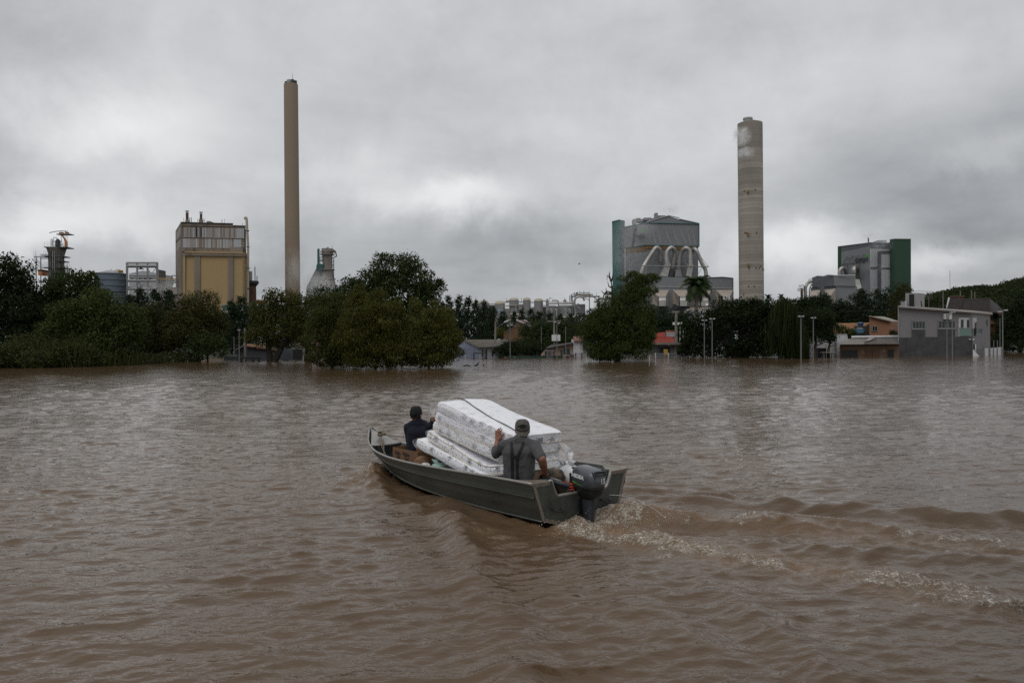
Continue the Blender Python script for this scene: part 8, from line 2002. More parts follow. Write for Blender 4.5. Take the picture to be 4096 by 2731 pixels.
def bag(name, label, loc, r, m, seed, cat, knot=None, h=1.0):
 """crumpled plastic bag: a lumpy closed sack with a twisted neck"""
 rng = np.random.default_rng(seed); root = bempty(name, loc, label, cat)
 n, k = 26, 16; b = MB(); rs = []
 for j in range(k):
  t = j / (k - 1); a = math.pi * t
  rr = r * (math.sin(a) ** .75 + .02) * (1 - .25 * t); z = r * h * (1 - math.cos(a)) * .8
  ring = []
  for i in range(n):
   th_ = 2 * math.pi * i / n
   w = 1 + .16 * float(vnoise(np.array([th_ * 1.6 + 3]), np.array([t * 5.0]), seed=seed)[0]) + .10 * float(vnoise(np.array([th_ * 4.5]), np.array([t * 3.0]), seed=seed + 9)[0])
   ring.append((rr * w * math.cos(th_), rr * w * math.sin(th_) * .85, z + .06 * r * w))
  rs.append(ring)
 b.rings(rs); b.build('sack', m, root, smooth=True)
 if knot:
  top = Vector((0, 0, r * h * 1.6))
  for (dx, dy, dz, w0) in knot:
   b = MB(); e = top + Vector((dx, dy, dz)); mid = top.lerp(e, .5) + Vector((.02, 0, .015))
   rr_ = []
   for (p, w, tn) in ((top - Vector((0, 0, .04)), w0 * .5, 0), (mid, w0, .6), (e, w0 * .7, 1.1)):
    rr_.append([p + Vector((w * math.cos(a) * .5, w * math.sin(a) * (.35 + .1 * math.cos(3 * a)), w * .25 * math.sin(2 * a + tn))) for a in np.linspace(0, 2 * math.pi, 11)[:-1]])
   b.rings(rr_); b.build('handle', m, root, smooth=True)
 return root
def plastic(name, c, al=1.0, bump=.02):
 m = mat(name, c, .30, var=.06, vscale=6, bump=bump, bscale=11, coat=.4);
 m.node_tree.nodes['Principled BSDF'].inputs['Subsurface Weight'].default_value = .15
 return m
M_BAGW = plastic('white_plastic_bag', (.72, .72, .73)); M_BAGG = plastic('pale_green_plastic', (.26, .40, .35)); M_PAPER = mat('brown_paper', (.22, .12, .065), .85, var=.15, vscale=6, bump=.02, bscale=9)
bag('plastic_bag', 'white plastic bag with knotted handles behind the motor', (.50, -.31, .20), .21, M_BAGW, 21, 'bag', knot=((.02, -.02, .16, .10), (-.10, .03, .07, .09), (.10, -.02, .05, .10)), h=1.05)
bag('plastic_bag', 'pale green plastic bag under the lowest mattress', (2.36, .43, .20), .165, M_BAGG, 22, 'bag', knot=((.09, .03, .04, .09),), h=.95)
bag('plastic_bag', 'small white plastic bag beside the pale green one', (2.64, .46, .24), .105, M_BAGW, 23, 'bag', h=1.1)
bag('paper_sack', 'crumpled brown paper sack between cardboard box and plastic bags', (2.86, .38, .22), .145, M_PAPER, 24, 'sack', h=1.15)
t = bempty('cardboard_box', (.62, -.16, .05), 'small worn cardboard box behind the driver and his tiller hand', 'cardboard box'); b = MB(); b.box((-.17, -.17, 0), (.17, .17, .40)); bevelled(b.build('body', M_CARD, t), .012); b = MB(); b.slab([(-.17, .17, .402), (.17, .17, .402), (.15, .02, .43), (-.16, .0, .44)], (0, 0, .004)); b.build('flap', M_CARDI, t)
t = bempty('bucket', (.52, -.28, .30), 'small white tub beside the knotted plastic bag', 'bucket'); b = MB(); b.lathe([(.065, 0), (.075, .17), (.082, .175), (.082, .19), (.07, .19), (.062, .02)], n=18); b.build('tub', M_WHITE, t, smooth=40); b = MB(); b.lathe([(.083, .175), (.088, .185), (.083, .195)], n=18, caps=False); b.build('rim', M_WHITE, t)
M_ROPE = mat('dirty_rope', (.19, .155, .115), .95, var=.25, vscale=30, bump=.004, bscale=90)
t = bempty('mooring_rope', (4.6, .02, .56), 'knotted mooring rope heaped on the bow deck and trailing inside', 'rope')
b = MB(); pts = []
for k in range(90):
 a = k * .52; r_ = .035 + .02 * math.sin(k * .37); pts.append((r_ * math.cos(a) + .02 * math.sin(k * .9), r_ * math.sin(a) * 1.1, .03 + .05 * abs(math.sin(k * .23)) + k * .0004))
b.tube(pts, .011, 6); b.build('coil', M_ROPE, t, smooth=True)
b = MB(); b.tube([(0, 0, .05), (-.10, .06, .02), (-.22, .10, -.03), (-.25, .11, -.12), (-.27, .12, -.24), (-.28, .12, -.30)], .011, 6); b.build('trailing_end', M_ROPE, t, smooth=True)
b = MB(); b.tube([(0, .02, .05), (-.12, .12, .0), (-.24, .16, -.06), (-.42, .16, -.24), (-.70, .12, -.36)], .007, 6); b.build('trailing_line', M_ROPE, t, smooth=True)
b = MB(); b.tube([(0, -.02, .06), (-.3, -.12, .05), (-.8, -.30, .03), (-1.15, -.42, .02)], .008, 6); b.build('tight_line', M_ROPE, t, smooth=True)
# ------------------------------------------------------------------ the two men (in the boat's frame)
from mathutils.bvhtree import BVHTree
from mathutils import noise as mnoise
M_SKIN = mat('tanned_skin', (.26, .115, .070), .55, var=.14, vscale=14, bump=.0015, bscale=60); M_SKIND = mat('brown_skin', (.20, .085, .052), .55, var=.12, vscale=14, bump=.0015, bscale=60)
for m_ in (M_SKIN, M_SKIND):
 m_.node_tree.nodes['Principled BSDF'].inputs['Subsurface Weight'].default_value = .08; m_.node_tree.nodes['Principled BSDF'].inputs['Subsurface Radius'].default_value = (.02, .008, .004)
M_SHIRT = mat('grey_shirt', (.074, .074, .077), .9, var=.12, vscale=9, bump=.003, bscale=45); M_NAVY = mat('navy_sweater', (.0085, .010, .020), .95, var=.15, vscale=8, bump=.003, bscale=60)
M_CAMO = mat('camouflage_waders', (.105, .075, .052), .85, var=.2, vscale=5, dirt=(.032, .026, .02), dscale=7, dcut=(.48, .56), bump=.003, bscale=30); M_DTRO = mat('dark_trousers', (.012, .012, .015), .9, var=.15)
M_CAPG = mat('faded_brown_cap', (.085, .077, .070), .9, var=.08, vscale=12, bump=.001, bscale=150); M_CAPB = mat('black_cap', (.006, .006, .007), .9, var=.1, vscale=12)
M_STRAP = mat('black_webbing', (.008, .008, .009), .8); M_HAIRG = mat('grey_hair', (.20, .185, .165), .9, var=.35, vscale=40, bump=.004, bscale=120, stretch=(1, 1, .3)); M_HAIRB = mat('black_hair', (.012, .011, .010), .8); M_BOOT = mat('rubber_boot', (.02, .02, .018), .6); M_EYE = mat('eye', (.5, .48, .45), .2)
_ico = None
def ico():
 global _ico
 if _ico is None:
  bm = bmesh.new(); bmesh.ops.create_icosphere(bm, subdivisions=3, radius=1.0); _ico = [v.co.copy() for v in bm.verts]; bm.free()
 return _ico
def solid(parts, voxel, smooth=3, wrinkle=None, adapt=None):
 """one continuous closed skin grown over tapered limbs and egg shapes"""
 bm = bmesh.new()
 for p in parts:
  if p[0] == 'egg':
   _, c, ax, rad = p; c = Vector(c); pts = [c + ax[0] * (v.x * rad[0]) + ax[1] * (v.y * rad[1]) + ax[2] * (v.z * rad[2]) for v in ico()]
  else:
   a, ra, b_, rb = p; a, b_ = Vector(a), Vector(b_); pts = [a + v * ra for v in ico()] + [b_ + v * rb for v in ico()]
  vs = [bm.verts.new(q_) for q_ in pts]
  r = bmesh.ops.convex_hull(bm, input=vs)
  junk = list({e for e in r['geom_interior'] + r['geom_unused'] if isinstance(e, bmesh.types.BMVert)})
  if junk: bmesh.ops.delete(bm, geom=junk, context='VERTS')
 me = bpy.data.meshes.new('t'); bm.to_mesh(me); bm.free()
 o = bpy.data.objects.new('t', me); COL.objects.link(o)
 md = o.modifiers.new('r', 'REMESH'); md.mode = 'VOXEL'; md.voxel_size = voxel
 sm = o.modifiers.new('s', 'SMOOTH'); sm.iterations = smooth; sm.factor = .5
 dg = bpy.context.evaluated_depsgraph_get(); dg.update()
 out = bpy.data.meshes.new_from_object(o.evaluated_get(dg)); bpy.data.objects.remove(o, do_unlink=True)
 if wrinkle:
  out.update(); ns = [v.normal.copy() for v in out.vertices]
  for v, n in zip(out.vertices, ns): v.co += n * wrinkle(v.co)
 out.polygons.foreach_set('use_smooth', [True] * len(out.polygons)); out.update()
 return out
def limb(*pts):
 return [(pts[i][0], pts[i][1], pts[i + 1][0], pts[i + 1][1]) for i in range(len(pts) - 1)]
def person_root(label, loc):
 r = bempty('person', loc, label, 'person'); return r
BASES = {}
def part(name, me, m, root):
 me.name = name; me.transform(Matrix.Translation(-BASES[root.name])); return link(name, me, m, root)
def mbpart(name, b, m, root, smooth=True):
 o = b.build(name, m, root, smooth=smooth); o.data.transform(Matrix.Translation(-BASES[root.name])); return o
def head_parts(c, f, l):
 u = Vector((0, 0, 1)); ax = (l, f, u); c = Vector(c)
 P_ = [('egg', c + u * .012, ax, (.080, .095, .105)), ('egg', c + f * .022 - u * .045, ax, (.058, .068, .075)), ('egg', c + f * .058 - u * .088, ax, (.032, .030, .026))]
 P_ += [(c + f * .088 + u * .012, .010, c + f * .108 - u * .030, .016), (c + f * .080 + l * .03 + u * .025, .012, c + f * .080 - l * .03 + u * .025, .012), (c + f * .082 + l * .022 - u * .060, .008, c + f * .082 - l * .022 - u * .060, .008)]
 for s in (1, -1): P_ += [('egg', c + l * (.083 * s) - f * .005 - u * .012, (l, f, u), (.010, .020, .033))]
 return P_
def cap(root, c, f, l, m, brim_up=0.0, strap=True, r=(.086, .105), top=.135):
 u = Vector((0, 0, 1)); c = Vector(c); b = MB(); rs = []
 for k in range(11):
  t = k / 10; a = t * math.pi / 2
  s = math.cos(a) ** .55 if k < 10 else .02
  rs.append([c + l * (r[0] * s * math.cos(2 * math.pi * i / 28)) + f * (r[1] * s * math.sin(2 * math.pi * i / 28)) + u * (-.012 + (top) * math.sin(a) ** .9 + (.028 * (1 - t) * (math.sin(2 * math.pi * i / 28)))) for i in range(28)])
 b.rings(rs, caps=True)
 crown_ = mbpart('cap', b, m, root)
 b = MB(); b.lathe([(.008, 0), (.006, .005), (.001, .007)], c=c + u * (top - .014), n=8); mbpart('cap_button', b, m, root)
 rows = []
 for j in range(6):
  t = j / 5; row = []
  for i in range(13):
   a = math.pi * (i / 12); x_ = math.cos(a); y_ = math.sin(a)
   row.append(c + l * (r[0] * .98 * x_ * (1 - .04 * t)) + f * (r[1] * .9 * y_ + .075 * t * y_ ** .6) + u * (.012 * y_ - .012 * t - .022 * t * x_ * x_ + brim_up * t))
  rows.append(row)
 b = MB(); b.rings(rows, caps=False, closed=False); o = mbpart('cap_brim', b, m, root); md = o.modifiers.new('th', 'SOLIDIFY'); md.thickness = .004
 for k in range(6):       # stitched seams of the panels
  a0 = math.pi * k / 3 + .2; b = MB(); pts = []
  for j in range(9):
   a = j / 8 * math.pi / 2 * .97; s = math.cos(a) ** .55; pts.append(c + l * ((r[0] + .001) * s * math.cos(a0)) + f * ((r[1] + .001) * s * math.sin(a0)) + u * (-.011 + top * math.sin(a) ** .9 + .028 * (1 - j / 8) * math.sin(a0)))
  b.tube(pts, .0016, 4); mbpart('cap_seam', b, m, root)
 if strap:
  b = MB(); pts = [c - f * (r[1] + .002) * math.cos(a) + l * (r[0] * .98 * math.sin(a)) + u * (.012 + .030 * math.cos(a * 2.1) * 1.0) for a in np.linspace(-.62, .62, 12)]
  b.tube(pts, .006, 6); mbpart('cap_strap', b, M_STRAP, root)
  b = MB(); p0 = c - f * (r[1] + .0015) + u * .016; n = 14
  b.slab([p0 + l * (.034 * math.cos(t)) + u * (.020 * math.sin(t)) + f * (.010 * math.cos(t) ** 2) for t in np.linspace(0, 2 * math.pi, n + 1)[:-1]], tuple(-f * .003)); mbpart('cap_opening', b, M_HAIRB, root, False)
def wr(fr, am, seed, zc=None):
 o_ = Vector((seed * 3.1, seed * 1.7, 0))
 def w(p):
  q_ = Vector((p.x * fr, p.y * fr, p.z * fr * .55)) + o_
  n1 = mnoise.noise(q_); n2 = mnoise.noise(q_ * 2.3)
  return am * ((1 - abs(n1) * 2.2) * .7 + n2 * .45)
 return w
F1 = Vector((.75, -.66, 0)).normalized(); L1 = Vector((-F1.y, F1.x, 0)); U = Vector((0, 0, 1))
# ---------------- the driver
D = person_root('man in grey shirt, black suspenders and brown cap steering the motor', (.68, .42, .33)); BASES[D.name] = Vector((.68, .42, .33))
pel, wai, che = Vector((.675, .405, .43)), Vector((.665, .415, .57)), Vector((.655, .42, .76)); hc = Vector((.648, .368, 1.050))
sL, sR = Vector((.785, .555, .862)), Vector((.510, .300, .862))
eL, wL = Vector((.985, .520, .735)), Vector((1.035, .452, .875))
eR, wR_ = Vector((.300, .372, .735)), Vector((.372, .250, .548))
def hand_flat(w, up, side, nrm, s=1.0, thumb=1):
 """open hand: up = along the fingers, side = towards the thumb, nrm = out of the back of the hand"""
 P_ = []; w = Vector(w)
 k0 = w + up * .088 * s
 for i, o_ in enumerate((.030, .010, -.011, -.031)): P_.append((w + up * .012 + side * (o_ * .6) , .017 * s, k0 + side * o_ - up * (.004 * abs(i - 1)), .0145 * s))
 P_.append((w - up * .02, .026 * s, w + up * .03, .024 * s))
 for i, (o_, ln, fan) in enumerate(((.032, .072, .26), (.011, .080, .06), (-.011, .074, -.14), (-.032, .058, -.36))):
  d = (up * math.cos(fan) + side * math.sin(fan)).normalized(); a = k0 + side * o_ - up * .006 * abs(i - 1); m1 = a + d * ln * .45 * s + nrm * .008; m2 = m1 + (d * .92 - nrm * .30).normalized() * ln * .33 * s; e = m2 + (d * .75 - nrm * .6).normalized() * ln * .26 * s
  P_ += [(a, .0115 * s, m1, .0102 * s), (m1, .0100 * s, m2, .0090 * s), (m2, .0088 * s, e, .0072 * s)]
 t0 = w + up * .022 + side * .026; t1 = w + up * .052 + side * .058; t2 = w + up * .082 + side * .088; t3 = t2 + (side * .75 + up * .55).normalized() * .022
 P_ += [(t0, .017 * s, t1, .0128 * s), (t1, .0125 * s, t2, .0112 * s), (t2, .0110 * s, t3, .0085 * s)]
 return P_
def hand_grip(w, g0, g1, out, s=1.0):
 """closed hand round a bar from g0 to g1; out = from the bar towards the back of the hand"""
 P_ = []; ax = (g1 - g0).normalized(); c = g0.lerp(g1, .5); out = (out - ax * out.dot(ax)).normalized(); sd = ax.cross(out)
 for i, o_ in enumerate((-.034, -.011, .011, .033)):
  kn = c + ax * o_ + out * .038 + sd * .022
  P_.append((w, .022, c + ax * o_ * .8 + out * .040 - sd * .012, .016)); P_.append((c + ax * o_ * .8 + out * .040 - sd * .012, .016, kn, .0135))
  pts = [kn] + [c + ax * o_ + (out * math.cos(a) + sd * math.sin(a)) * .034 for a in (1.2, 2.0, 2.9, 3.7)]
  rr = (.0122, .0112, .0102, .0094, .0082)
  for k in range(4): P_.append((pts[k], rr[k], pts[k + 1], rr[k + 1]))
 tp = [w + sd * -.01 + ax * .03, c + ax * .048 + out * .022 - sd * .034, c + ax * .052 - out * .010 - sd * .032, c + ax * .046 - out * .030 - sd * .012]
 for k in range(3): P_.append((tp[k], (.016, .0135, .0115)[k], tp[k + 1], (.0135, .0115, .009)[k]))
 return P_
body = head_parts(hc, F1, L1)
body += [(Vector((.657, .415, .90)), .060, hc - U * .06 + F1 * .0, .058), (sL, .055, sR, .055), (che + L1 * .08, .098, che - L1 * .08, .098), (wai + L1 * .06, .096, wai - L1 * .06, .096), (che, .098, wai, .098), (pel + L1 * .07, .10, pel - L1 * .07, .10), (wai, .098, pel, .10)]
body += limb((sL, .058), (eL, .046)) + limb((eL, .047), (eL.lerp(wL, .35), .047), (wL, .031)) + limb((sR, .056), (eR, .050)) + limb((eR, .051), (eR.lerp(wR_, .3), .053), (wR_, .034))
body += hand_flat(wL, (U * .97 + Vector((-.05, -.12, 0))).normalized(), Vector((-.90, -.10, .15)).normalized(), Vector((.0, 1, .05)), 1.08)
g0, g1 = TG0 + Vector((0, 0, .002)), TG1.copy()
body += hand_grip(wR_, g0, g1, Vector((-.15, .25, 1.0)))
hipL, hipR = pel + L1 * .09 - U * .01, pel - L1 * .09 - U * .01; kL, kR = Vector((1.0, .12, .465)), Vector((.43, -.01, .475)); aL, aR = Vector((1.06, .02, .13)), Vector((.40, -.14, .13))
body += limb((hipL, .085), (kL, .060)) + limb((kL, .058), (kL.lerp(aL, .35), .055), (aL, .036)) + limb((hipR, .085), (kR, .060)) + limb((kR, .058), (kR.lerp(aR, .35), .055), (aR, .036))
for a_ in (aL, aR): body += [(a_ - U * .04 - F1 * .03, .034, a_ - U * .045 + F1 * .15, .028)]
part('body', solid(body, .0062, 3), M_SKIN, D)
nb = Vector((.652, .405, .93))
sh = [(sL - L1 * .01, .060, sR + L1 * .01, .060), (nb, .062, sL, .056), (nb, .062, sR, .056), (che + L1 * .085 + U * .02, .118, che - L1 * .085 + U * .02, .118)]
for s_ in (.078, -.078): sh += [(che + L1 * s_ * 1.05, .116, wai + L1 * s_ * .95, .112), (wai + L1 * s_ * .95, .112, pel + L1 * s_, .116)]
sh += [(che, .118, wai, .116), (wai, .116, pel, .12), (pel + L1 * .08, .116, pel - L1 * .08, .116), (nb - U * .04, .074, nb + U * .012, .066)]
sh += limb((sL, .064), (sL.lerp(eL, .5), .058), (eL, .054)) + limb((eL, .054), (eL.lerp(wL, .34), .050)) + limb((sR, .066), (sR.lerp(eR, .5), .062), (sR.lerp(eR, .90), .058))
shirt = solid(sh, .0085, 4, lambda p: wr(8, .0095, 1)(p) + wr(19, .0065, 2)(p))
bvh = None
so_ = part('shirt', shirt, M_SHIRT, D)
bvh = BVHTree.FromPolygons([v.co + BASES[D.name] for v in shirt.vertices], [tuple(p.vertices) for p in shirt.polygons])
for (a, b_, r_) in ((eL.lerp(wL, .30), eL.lerp(wL, .38), .051), (sR.lerp(eR, .86), sR.lerp(eR, .96), .059)):
 d = (b_ - a).normalized(); b = MB(); b.tube([a - d * .018, a - d * .012, a + d * .012, b_, b_ + d * .004], [r_ * .9, r_ * 1.06, r_ * 1.08, r_ * 1.02, r_ * .8], 18); mbpart('sleeve_cuff', b, M_SHIRT, D)
b = MB(); rs = []
for (z, r_, f_) in ((.915, .088, 0), (.945, .078, .004), (.972, .072, .008), (.975, .066, .008), (.95, .064, .004)):
 c = Vector((.652, .392, z)); rs.append([c + L1 * (r_ * math.cos(t)) + F1 * (r_ * 1.05 * math.sin(t)) + U * (-.03 * max(0, math.sin(t))) for t in np.linspace(0, 2 * math.pi, 25)[:-1]])
b.rings(rs, caps=False); mbpart('collar', b, M_SHIRT, D)
def on_back(u_, z):
 o_ = Vector((.66, .415, z)) + L1 * u_ - F1 * .6; h = bvh.ray_cast(o_, F1); return (h[0] - F1 * .004) if h[0] else (o_ + F1 * .46)
def ribbon(pts, w, side):
 b = MB(); b.rings([[p + side * w / 2, p - F1 * .004 + side * w * .4, p - F1 * .004 - side * w * .4, p - side * w / 2, p + F1 * .006] for p in pts]); return b
def over(u0, u1):
 """strap from the front over the shoulder and down the back"""
 pts = []
 for z, u_ in zip(np.linspace(.90, .44, 18), np.interp(np.linspace(.90, .44, 18), [.44, .72, .90], [u1, u1, u0])): pts.append(on_back(float(u_), float(z)))
 tp = Vector((.655, .405, .935)) + L1 * u0 * 1.05
 return [tp + F1 * .06 - U * .02, tp + F1 * .01 + U * .006, tp - F1 * .04 + U * .002] + pts
for (u0, u1) in ((.088, .082), (-.055, .022)):
 mbpart('suspender', ribbon(over(u0, u1), .036, L1), M_STRAP, D, 40)
b = MB(); zc_ = .745
pts = [on_back(float(u_), zc_) for u_ in np.linspace(.082, .022, 6)]; b.rings([[p + U * .014 - F1 * .004, p + U * .014, p - U * .014, p - U * .014 - F1 * .004] for p in pts]); mbpart('suspender_bridge', b, M_STRAP, D, False)
for u_ in (.082, .022):
 p = on_back(u_, .735); b = MB(); b.slab([p + L1 * .022 + U * .02 - F1 * .006, p - L1 * .022 + U * .02 - F1 * .006, p - L1 * .022 - U * .02 - F1 * .006, p + L1 * .022 - U * .02 - F1 * .006], tuple(-F1 * .003)); mbpart('strap_buckle', b, M_STRAP, D, False)
tr = [(pel + L1 * .09 - U * .03, .118, pel - L1 * .09 - U * .03, .118), (pel - U * .03, .12, pel - U * .07, .13)] + limb((hipL, .110), (kL, .080)) + limb((kL, .080), (aL, .062)) + limb((hipR, .110), (kR, .080)) + limb((kR, .080), (aR, .062)) + [(pel + L1 * .07, .112, pel - L1 * .09, .118)]
part('trousers', solid(tr, .010, 3, wr(11, .009, 4)), M_CAMO, D)
for a_ in (aL, aR): part('boot', solid([(a_ + U * .04, .050, a_ - U * .03 - F1 * .01, .050), (a_ - U * .045 - F1 * .03, .045, a_ - U * .055 + F1 * .16, .038)], .010, 2), M_BOOT, D)
cap(D, hc + U * .030, F1, L1, M_CAPG, r=(.093, .112), top=.108)
hr = []
for t in np.linspace(-2.2, 2.2, 15):
 d = -F1 * math.cos(t) * .086 + L1 * math.sin(t) * .072; lo = -.062 if abs(t) < 1.2 else -.035
 hr.append((hc + d * 1.03 - U * .004, .015, hc + d * (.97 if abs(t) < 1.2 else 1.0) + U * lo, .013))
part('hair', solid(hr, .005, 1, wr(45, .004, 6)), M_HAIRG, D)
bd = [(hc + F1 * .045 + L1 * s * .058 - U * .035, .014, hc + F1 * .085 + L1 * s * .02 - U * .092, .016) for s in (1, -1)] + [(hc + L1 * .066 - U * .04, .012, hc + F1 * .03 + L1 * .055 - U * .07, .014), (hc - L1 * .066 - U * .04, .012, hc + F1 * .03 - L1 * .055 - U * .07, .014)]
part('beard', solid(bd, .005, 1, wr(45, .003, 7)), M_HAIRG, D)
for s in (1, -1): b = MB(); b.lathe([(.001, -.011), (.008, -.008), (.011, 0), (.008, .008), (.001, .011)], c=hc + F1 * .078 + L1 * (.030 * s) + U * .006, n=10); mbpart('eye', b, M_EYE, D)
# ---------------- the man at the bow
E_ = person_root('man in navy sweater and black cap steadying the mattresses from the bow', (3.56, 0, .33)); BASES[E_.name] = Vector((3.56, 0, .33))
F2 = Vector((.78, -.62, 0)).normalized(); L2 = Vector((-F2.y, F2.x, 0)); FH = Vector((.60, -.80, 0)).normalized(); LH = Vector((-FH.y, FH.x, 0))
pel, wai, che = Vector((3.555, .0, .43)), Vector((3.55, .005, .57)), Vector((3.53, .0, .75)); hc = Vector((3.545, .035, 1.020))
sL, sR = che + L2 * .162 + U * .075, che - L2 * .165 + U * .085
eR, wR_ = Vector((3.17, -.045, .895)), Vector((2.98, .105, .985)); eL, wL = Vector((3.76, .02, .60)), Vector((3.70, -.16, .50))
body = head_parts(hc, FH, LH) + [(Vector((3.535, .012, .885)), .058, hc - U * .06, .056), (sL, .055, sR, .055), (che + L2 * .075, .095, che - L2 * .075, .095), (wai + L2 * .05, .092, wai - L2 * .05, .092), (che, .095, wai, .095), (pel + L2 * .06, .098, pel - L2 * .06, .098), (wai, .095, pel, .10)]
body += limb((sL, .056), (eL, .044)) + limb((eL, .045), (eL.lerp(wL, .35), .045), (wL, .030)) + limb((sR, .056), (eR, .044)) + limb((eR, .045), (eR.lerp(wR_, .3), .046), (wR_, .030))
body += hand_flat(wR_, Vector((-.75, .40, .35)).normalized(), Vector((-.2, -.3, .9)).normalized(), Vector((-.3, -.85, -.2)).normalized(), 1.0)
body += hand_flat(wL, Vector((-.1, -.95, -.15)).normalized(), Vector((-.95, .1, .1)).normalized(), Vector((0, 0, 1)), 1.0)
hipL, hipR = pel + L2 * .09 - U * .02, pel - L2 * .09 - U * .02; kL, kR = Vector((3.88, -.22, .44)), Vector((3.62, -.36, .44)); aL, aR = Vector((3.90, -.24, .12)), Vector((3.64, -.38, .12))
body += limb((hipL, .085), (kL, .060)) + limb((kL, .058), (aL, .036)) + limb((hipR, .085), (kR, .060)) + limb((kR, .058), (aR, .036))
for a_ in (aL, aR): body += [(a_ - U * .03, .034, a_ - U * .035 + F2 * .10, .028)]
part('body', solid(body, .0075, 3), M_SKIND, E_)
nb = Vector((3.532, .012, .915))
sw = [(sL, .058, sR, .058), (nb, .062, sL, .054), (nb, .062, sR, .054), (che + L2 * .08, .112, che - L2 * .08, .112), (nb - U * .04, .074, nb + U * .01, .064)]
for s_ in (.072, -.072): sw += [(che + L2 * s_ * 1.05, .110, wai + L2 * s_ * .9, .106), (wai + L2 * s_ * .9, .106, pel + L2 * s_, .112)]
sw += limb((sL, .062), (sL.lerp(eL, .5), .058), (eL, .053)) + limb((eL, .053), (wL, .042)) + limb((sR, .064), (sR.lerp(eR, .5), .059), (eR, .054)) + limb((eR, .054), (eR.lerp(wR_, .95), .042))
part('sweater', solid(sw, .009, 4, wr(10, .008, 11)), M_NAVY, E_)
part('trousers', solid([(pel + L2 * .08 - U * .03, .112, pel - L2 * .08 - U * .03, .112)] + limb((hipL, .105), (kL, .078)) + limb((kL, .076), (aL, .058)) + limb((hipR, .105), (kR, .078)) + limb((kR, .076), (aR, .058)), .011, 3, wr(11, .008, 12)), M_DTRO, E_)
for a_ in (aL, aR): part('boot', solid([(a_ + U * .02, .046, a_ - U * .03, .046), (a_ - U * .035, .040, a_ - U * .04 + F2 * .12, .034)], .011, 2), M_BOOT, E_)
cap(E_, hc + U * .028, FH, LH, M_CAPB, strap=False, r=(.092, .110), top=.115)
hr = []
for t in np.linspace(-1.9, 1.9, 13):
 d = -FH * math.cos(t) * .084 + LH * math.sin(t) * .070; hr.append((hc + d * 1.02 + U * .0, .013, hc + d * .99 - U * .045, .010))
part('hair', solid(hr, .006, 1), M_HAIRB, E_)
for s in (1, -1): b = MB(); b.lathe([(.001, -.011), (.008, -.008), (.011, 0), (.008, .008), (.001, .011)], c=hc + FH * .078 + LH * (.030 * s) + U * .006, n=10); mbpart('eye', b, M_EYE, E_)
# ------------------------------------------------------------------ steam drifting from the mill
def steam_mat(k, seed, cut=.45, sc=1.8):
 m = bpy.data.materials.new('steam'); m.use_nodes = True
 N, L = m.node_tree.nodes, m.node_tree.links; N.remove(N['Principled BSDF'])
 v = N.new('ShaderNodeVolumePrincipled'); v.inputs['Color'].default_value = (.95, .95, .95, 1); v.inputs['Anisotropy'].default_value = .2
 t = N.new('ShaderNodeTexCoord')
 def mth(op, a, c=None, cl=False):
  n = N.new('ShaderNodeMath'); n.operation = op; n.use_clamp = cl
  for i, x in enumerate((a, c)):
   if x is None: continue
   if isinstance(x, (int, float)): n.inputs[i].default_value = x
   else: L.new(x, n.inputs[i])
  return n.outputs[0]
 ln = N.new('ShaderNodeVectorMath'); ln.operation = 'LENGTH'; L.new(t.outputs['Object'], ln.inputs[0])
 fall = mth('POWER', mth('SUBTRACT', 1.0, ln.outputs['Value'], True), 0.8)
 mp = N.new('ShaderNodeMapping'); mp.inputs['Location'].default_value = (seed * 3.7, seed * 1.3, seed); L.new(t.outputs['Object'], mp.inputs[0])
 n = N.new('ShaderNodeTexNoise'); n.inputs['Scale'].default_value = sc; n.inputs['Detail'].default_value = 5; n.inputs['Roughness'].default_value = .6; L.new(mp.outputs[0], n.inputs['Vector'])
 cl_ = mth('MULTIPLY', mth('SUBTRACT', n.outputs[0], cut), 4.0, True)
 L.new(mth('MULTIPLY', mth('MULTIPLY', fall, cl_), k), v.inputs['Density'])
 L.new(v.outputs[0], N['Material Output'].inputs['Volume'])
 return m
def steam(px, py, hw, hh, Y, k, label, seed, cut=.42, sc=1.8, rot=0.0):
 c = at(px, py, Y); s = Y / FPX
 bm = bmesh.new(); bmesh.ops.create_icosphere(bm, subdivisions=3, radius=1.0); me = bpy.data.meshes.new('steam'); bm.to_mesh(me); bm.free()
 o = link('steam', me, steam_mat(k, seed, cut, sc)); o.location = c; o.scale = (hw * s, max(min(hw, hh) * s, 2.5), hh * s); o.rotation_euler = (0, rot, 0)
 tag(o, label, 'steam', kind='stuff')
steam(2968, 545, 40, 45, 386, .8, 'white steam curling past the top of the banded chimney', 1)
steam(2982, 612, 42, 28, 386, 1.0, 'lower white steam wisp on the banded chimney', 2, .42)
steam(2682, 838, 42, 26, 442, .40, 'small steam puff above the big boiler house roof', 3)
steam(2505, 1000, 75, 150, 418, .05, 'thin steam veil in front of the teal stair tower', 4, .35)
steam(2560, 905, 80, 55, 418, .06, 'thin steam drifting over the side wall of the big boiler house', 5, .38)
steam(655, 1165, 75, 60, 382, .09, 'white steam round the foot of the gantry frame', 6, .36)
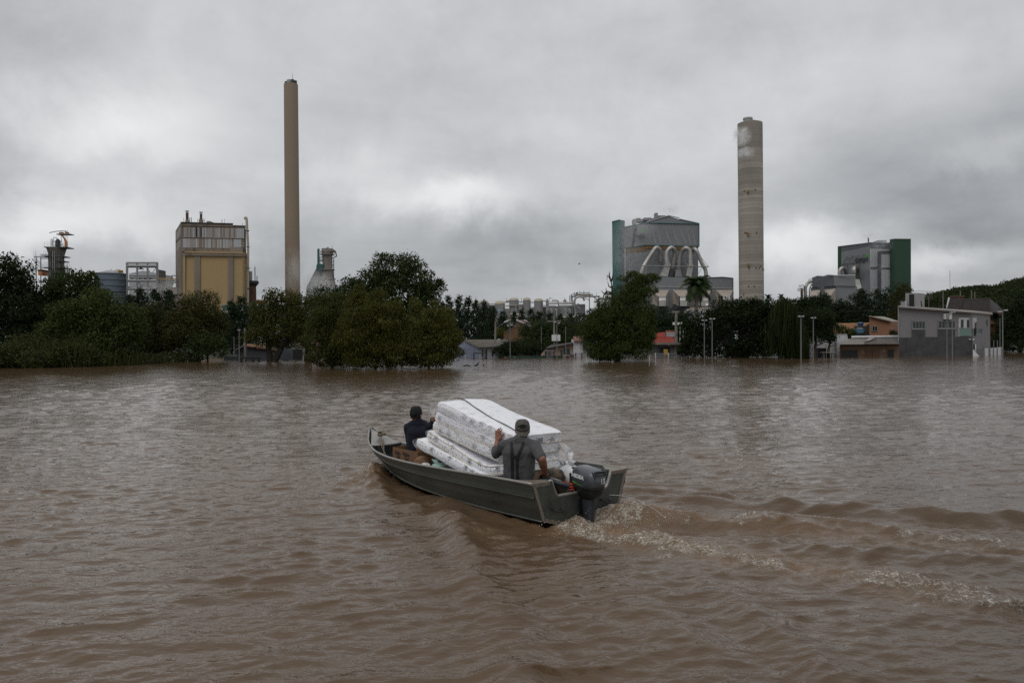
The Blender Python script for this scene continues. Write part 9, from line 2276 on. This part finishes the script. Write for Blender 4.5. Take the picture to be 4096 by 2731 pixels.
steam(560, 1185, 55, 40, 382, .07, 'faint steam at the corner of the ribbed tank', 7, .38)
steam(680, 960, 30, 70, 382, .045, 'grey smoke trailing beside the yellow boiler house', 8, .42, 2.2, .35)
steam(655, 1045, 26, 45, 382, .06, 'wisp of steam rising off the gantry frame', 14, .42, 2.2, .45)
steam(1172, 1080, 60, 100, 408, .07, 'pale steam at the foot of the slender chimney', 9, .36)
steam(1272, 1150, 75, 75, 425, .14, 'steam cloud round the foot of the pale round tower', 10, .34)
steam(3480, 940, 45, 22, 428, .22, 'steam puff over the leaf logo boiler house', 11, .40)
steam(3520, 985, 60, 22, 415, .12, 'steam drifting along the roof edge of the logo boiler house', 12, .40)
steam(3505, 1070, 50, 18, 415, .09, 'faint steam band before the white front of the logo boiler house', 13, .40)
steam(950, 985, 70, 30, 376, .05, 'faint steam drifting across the yellow boiler house front', 15, .40)
# ------------------------------------------------------------------ spray thrown up at the bow and the motor
def spray():
 rng = np.random.default_rng(5); V, F = [], []
 def drop(p, r):
  n = len(V)
  for d in ((1, 0, 0), (0, 1, 0), (-1, 0, 0), (0, -1, 0), (0, 0, 1.3), (0, 0, -1.3)): V.append(tuple(np.array(p) + np.array(d) * r))
  for a, b_ in ((0, 1), (1, 2), (2, 3), (3, 0)): F.append((n + a, n + b_, n + 4)); F.append((n + b_, n + a, n + 5))
 for (lx, ly, sx_, sy_, h, n) in ((4.42, .28, .12, .10, .22, 240), (4.05, .62, .20, .12, .10, 120), (-.45, -.25, .30, .38, .10, 320), (-.5, .45, .22, .2, .07, 160), (-.75, -.75, .2, .2, .16, 90)):
  for _ in range(n):
   l = Vector((lx + rng.normal() * sx_, ly + rng.normal() * sy_, .04 + abs(rng.normal()) * h * .55)); w = BM @ l
   drop(w, rng.uniform(.001, .0046) * (1 if rng.random() < .9 else 1.5))
 me = bpy.data.meshes.new('spray'); me.from_pydata(V, [], F); m = mat('foam_white', (.72, .67, .60), .4)
 o = link('spray', me, m); tag(o, 'drops of spray thrown up round the bow and the motor', 'spray', kind='stuff')
spray()
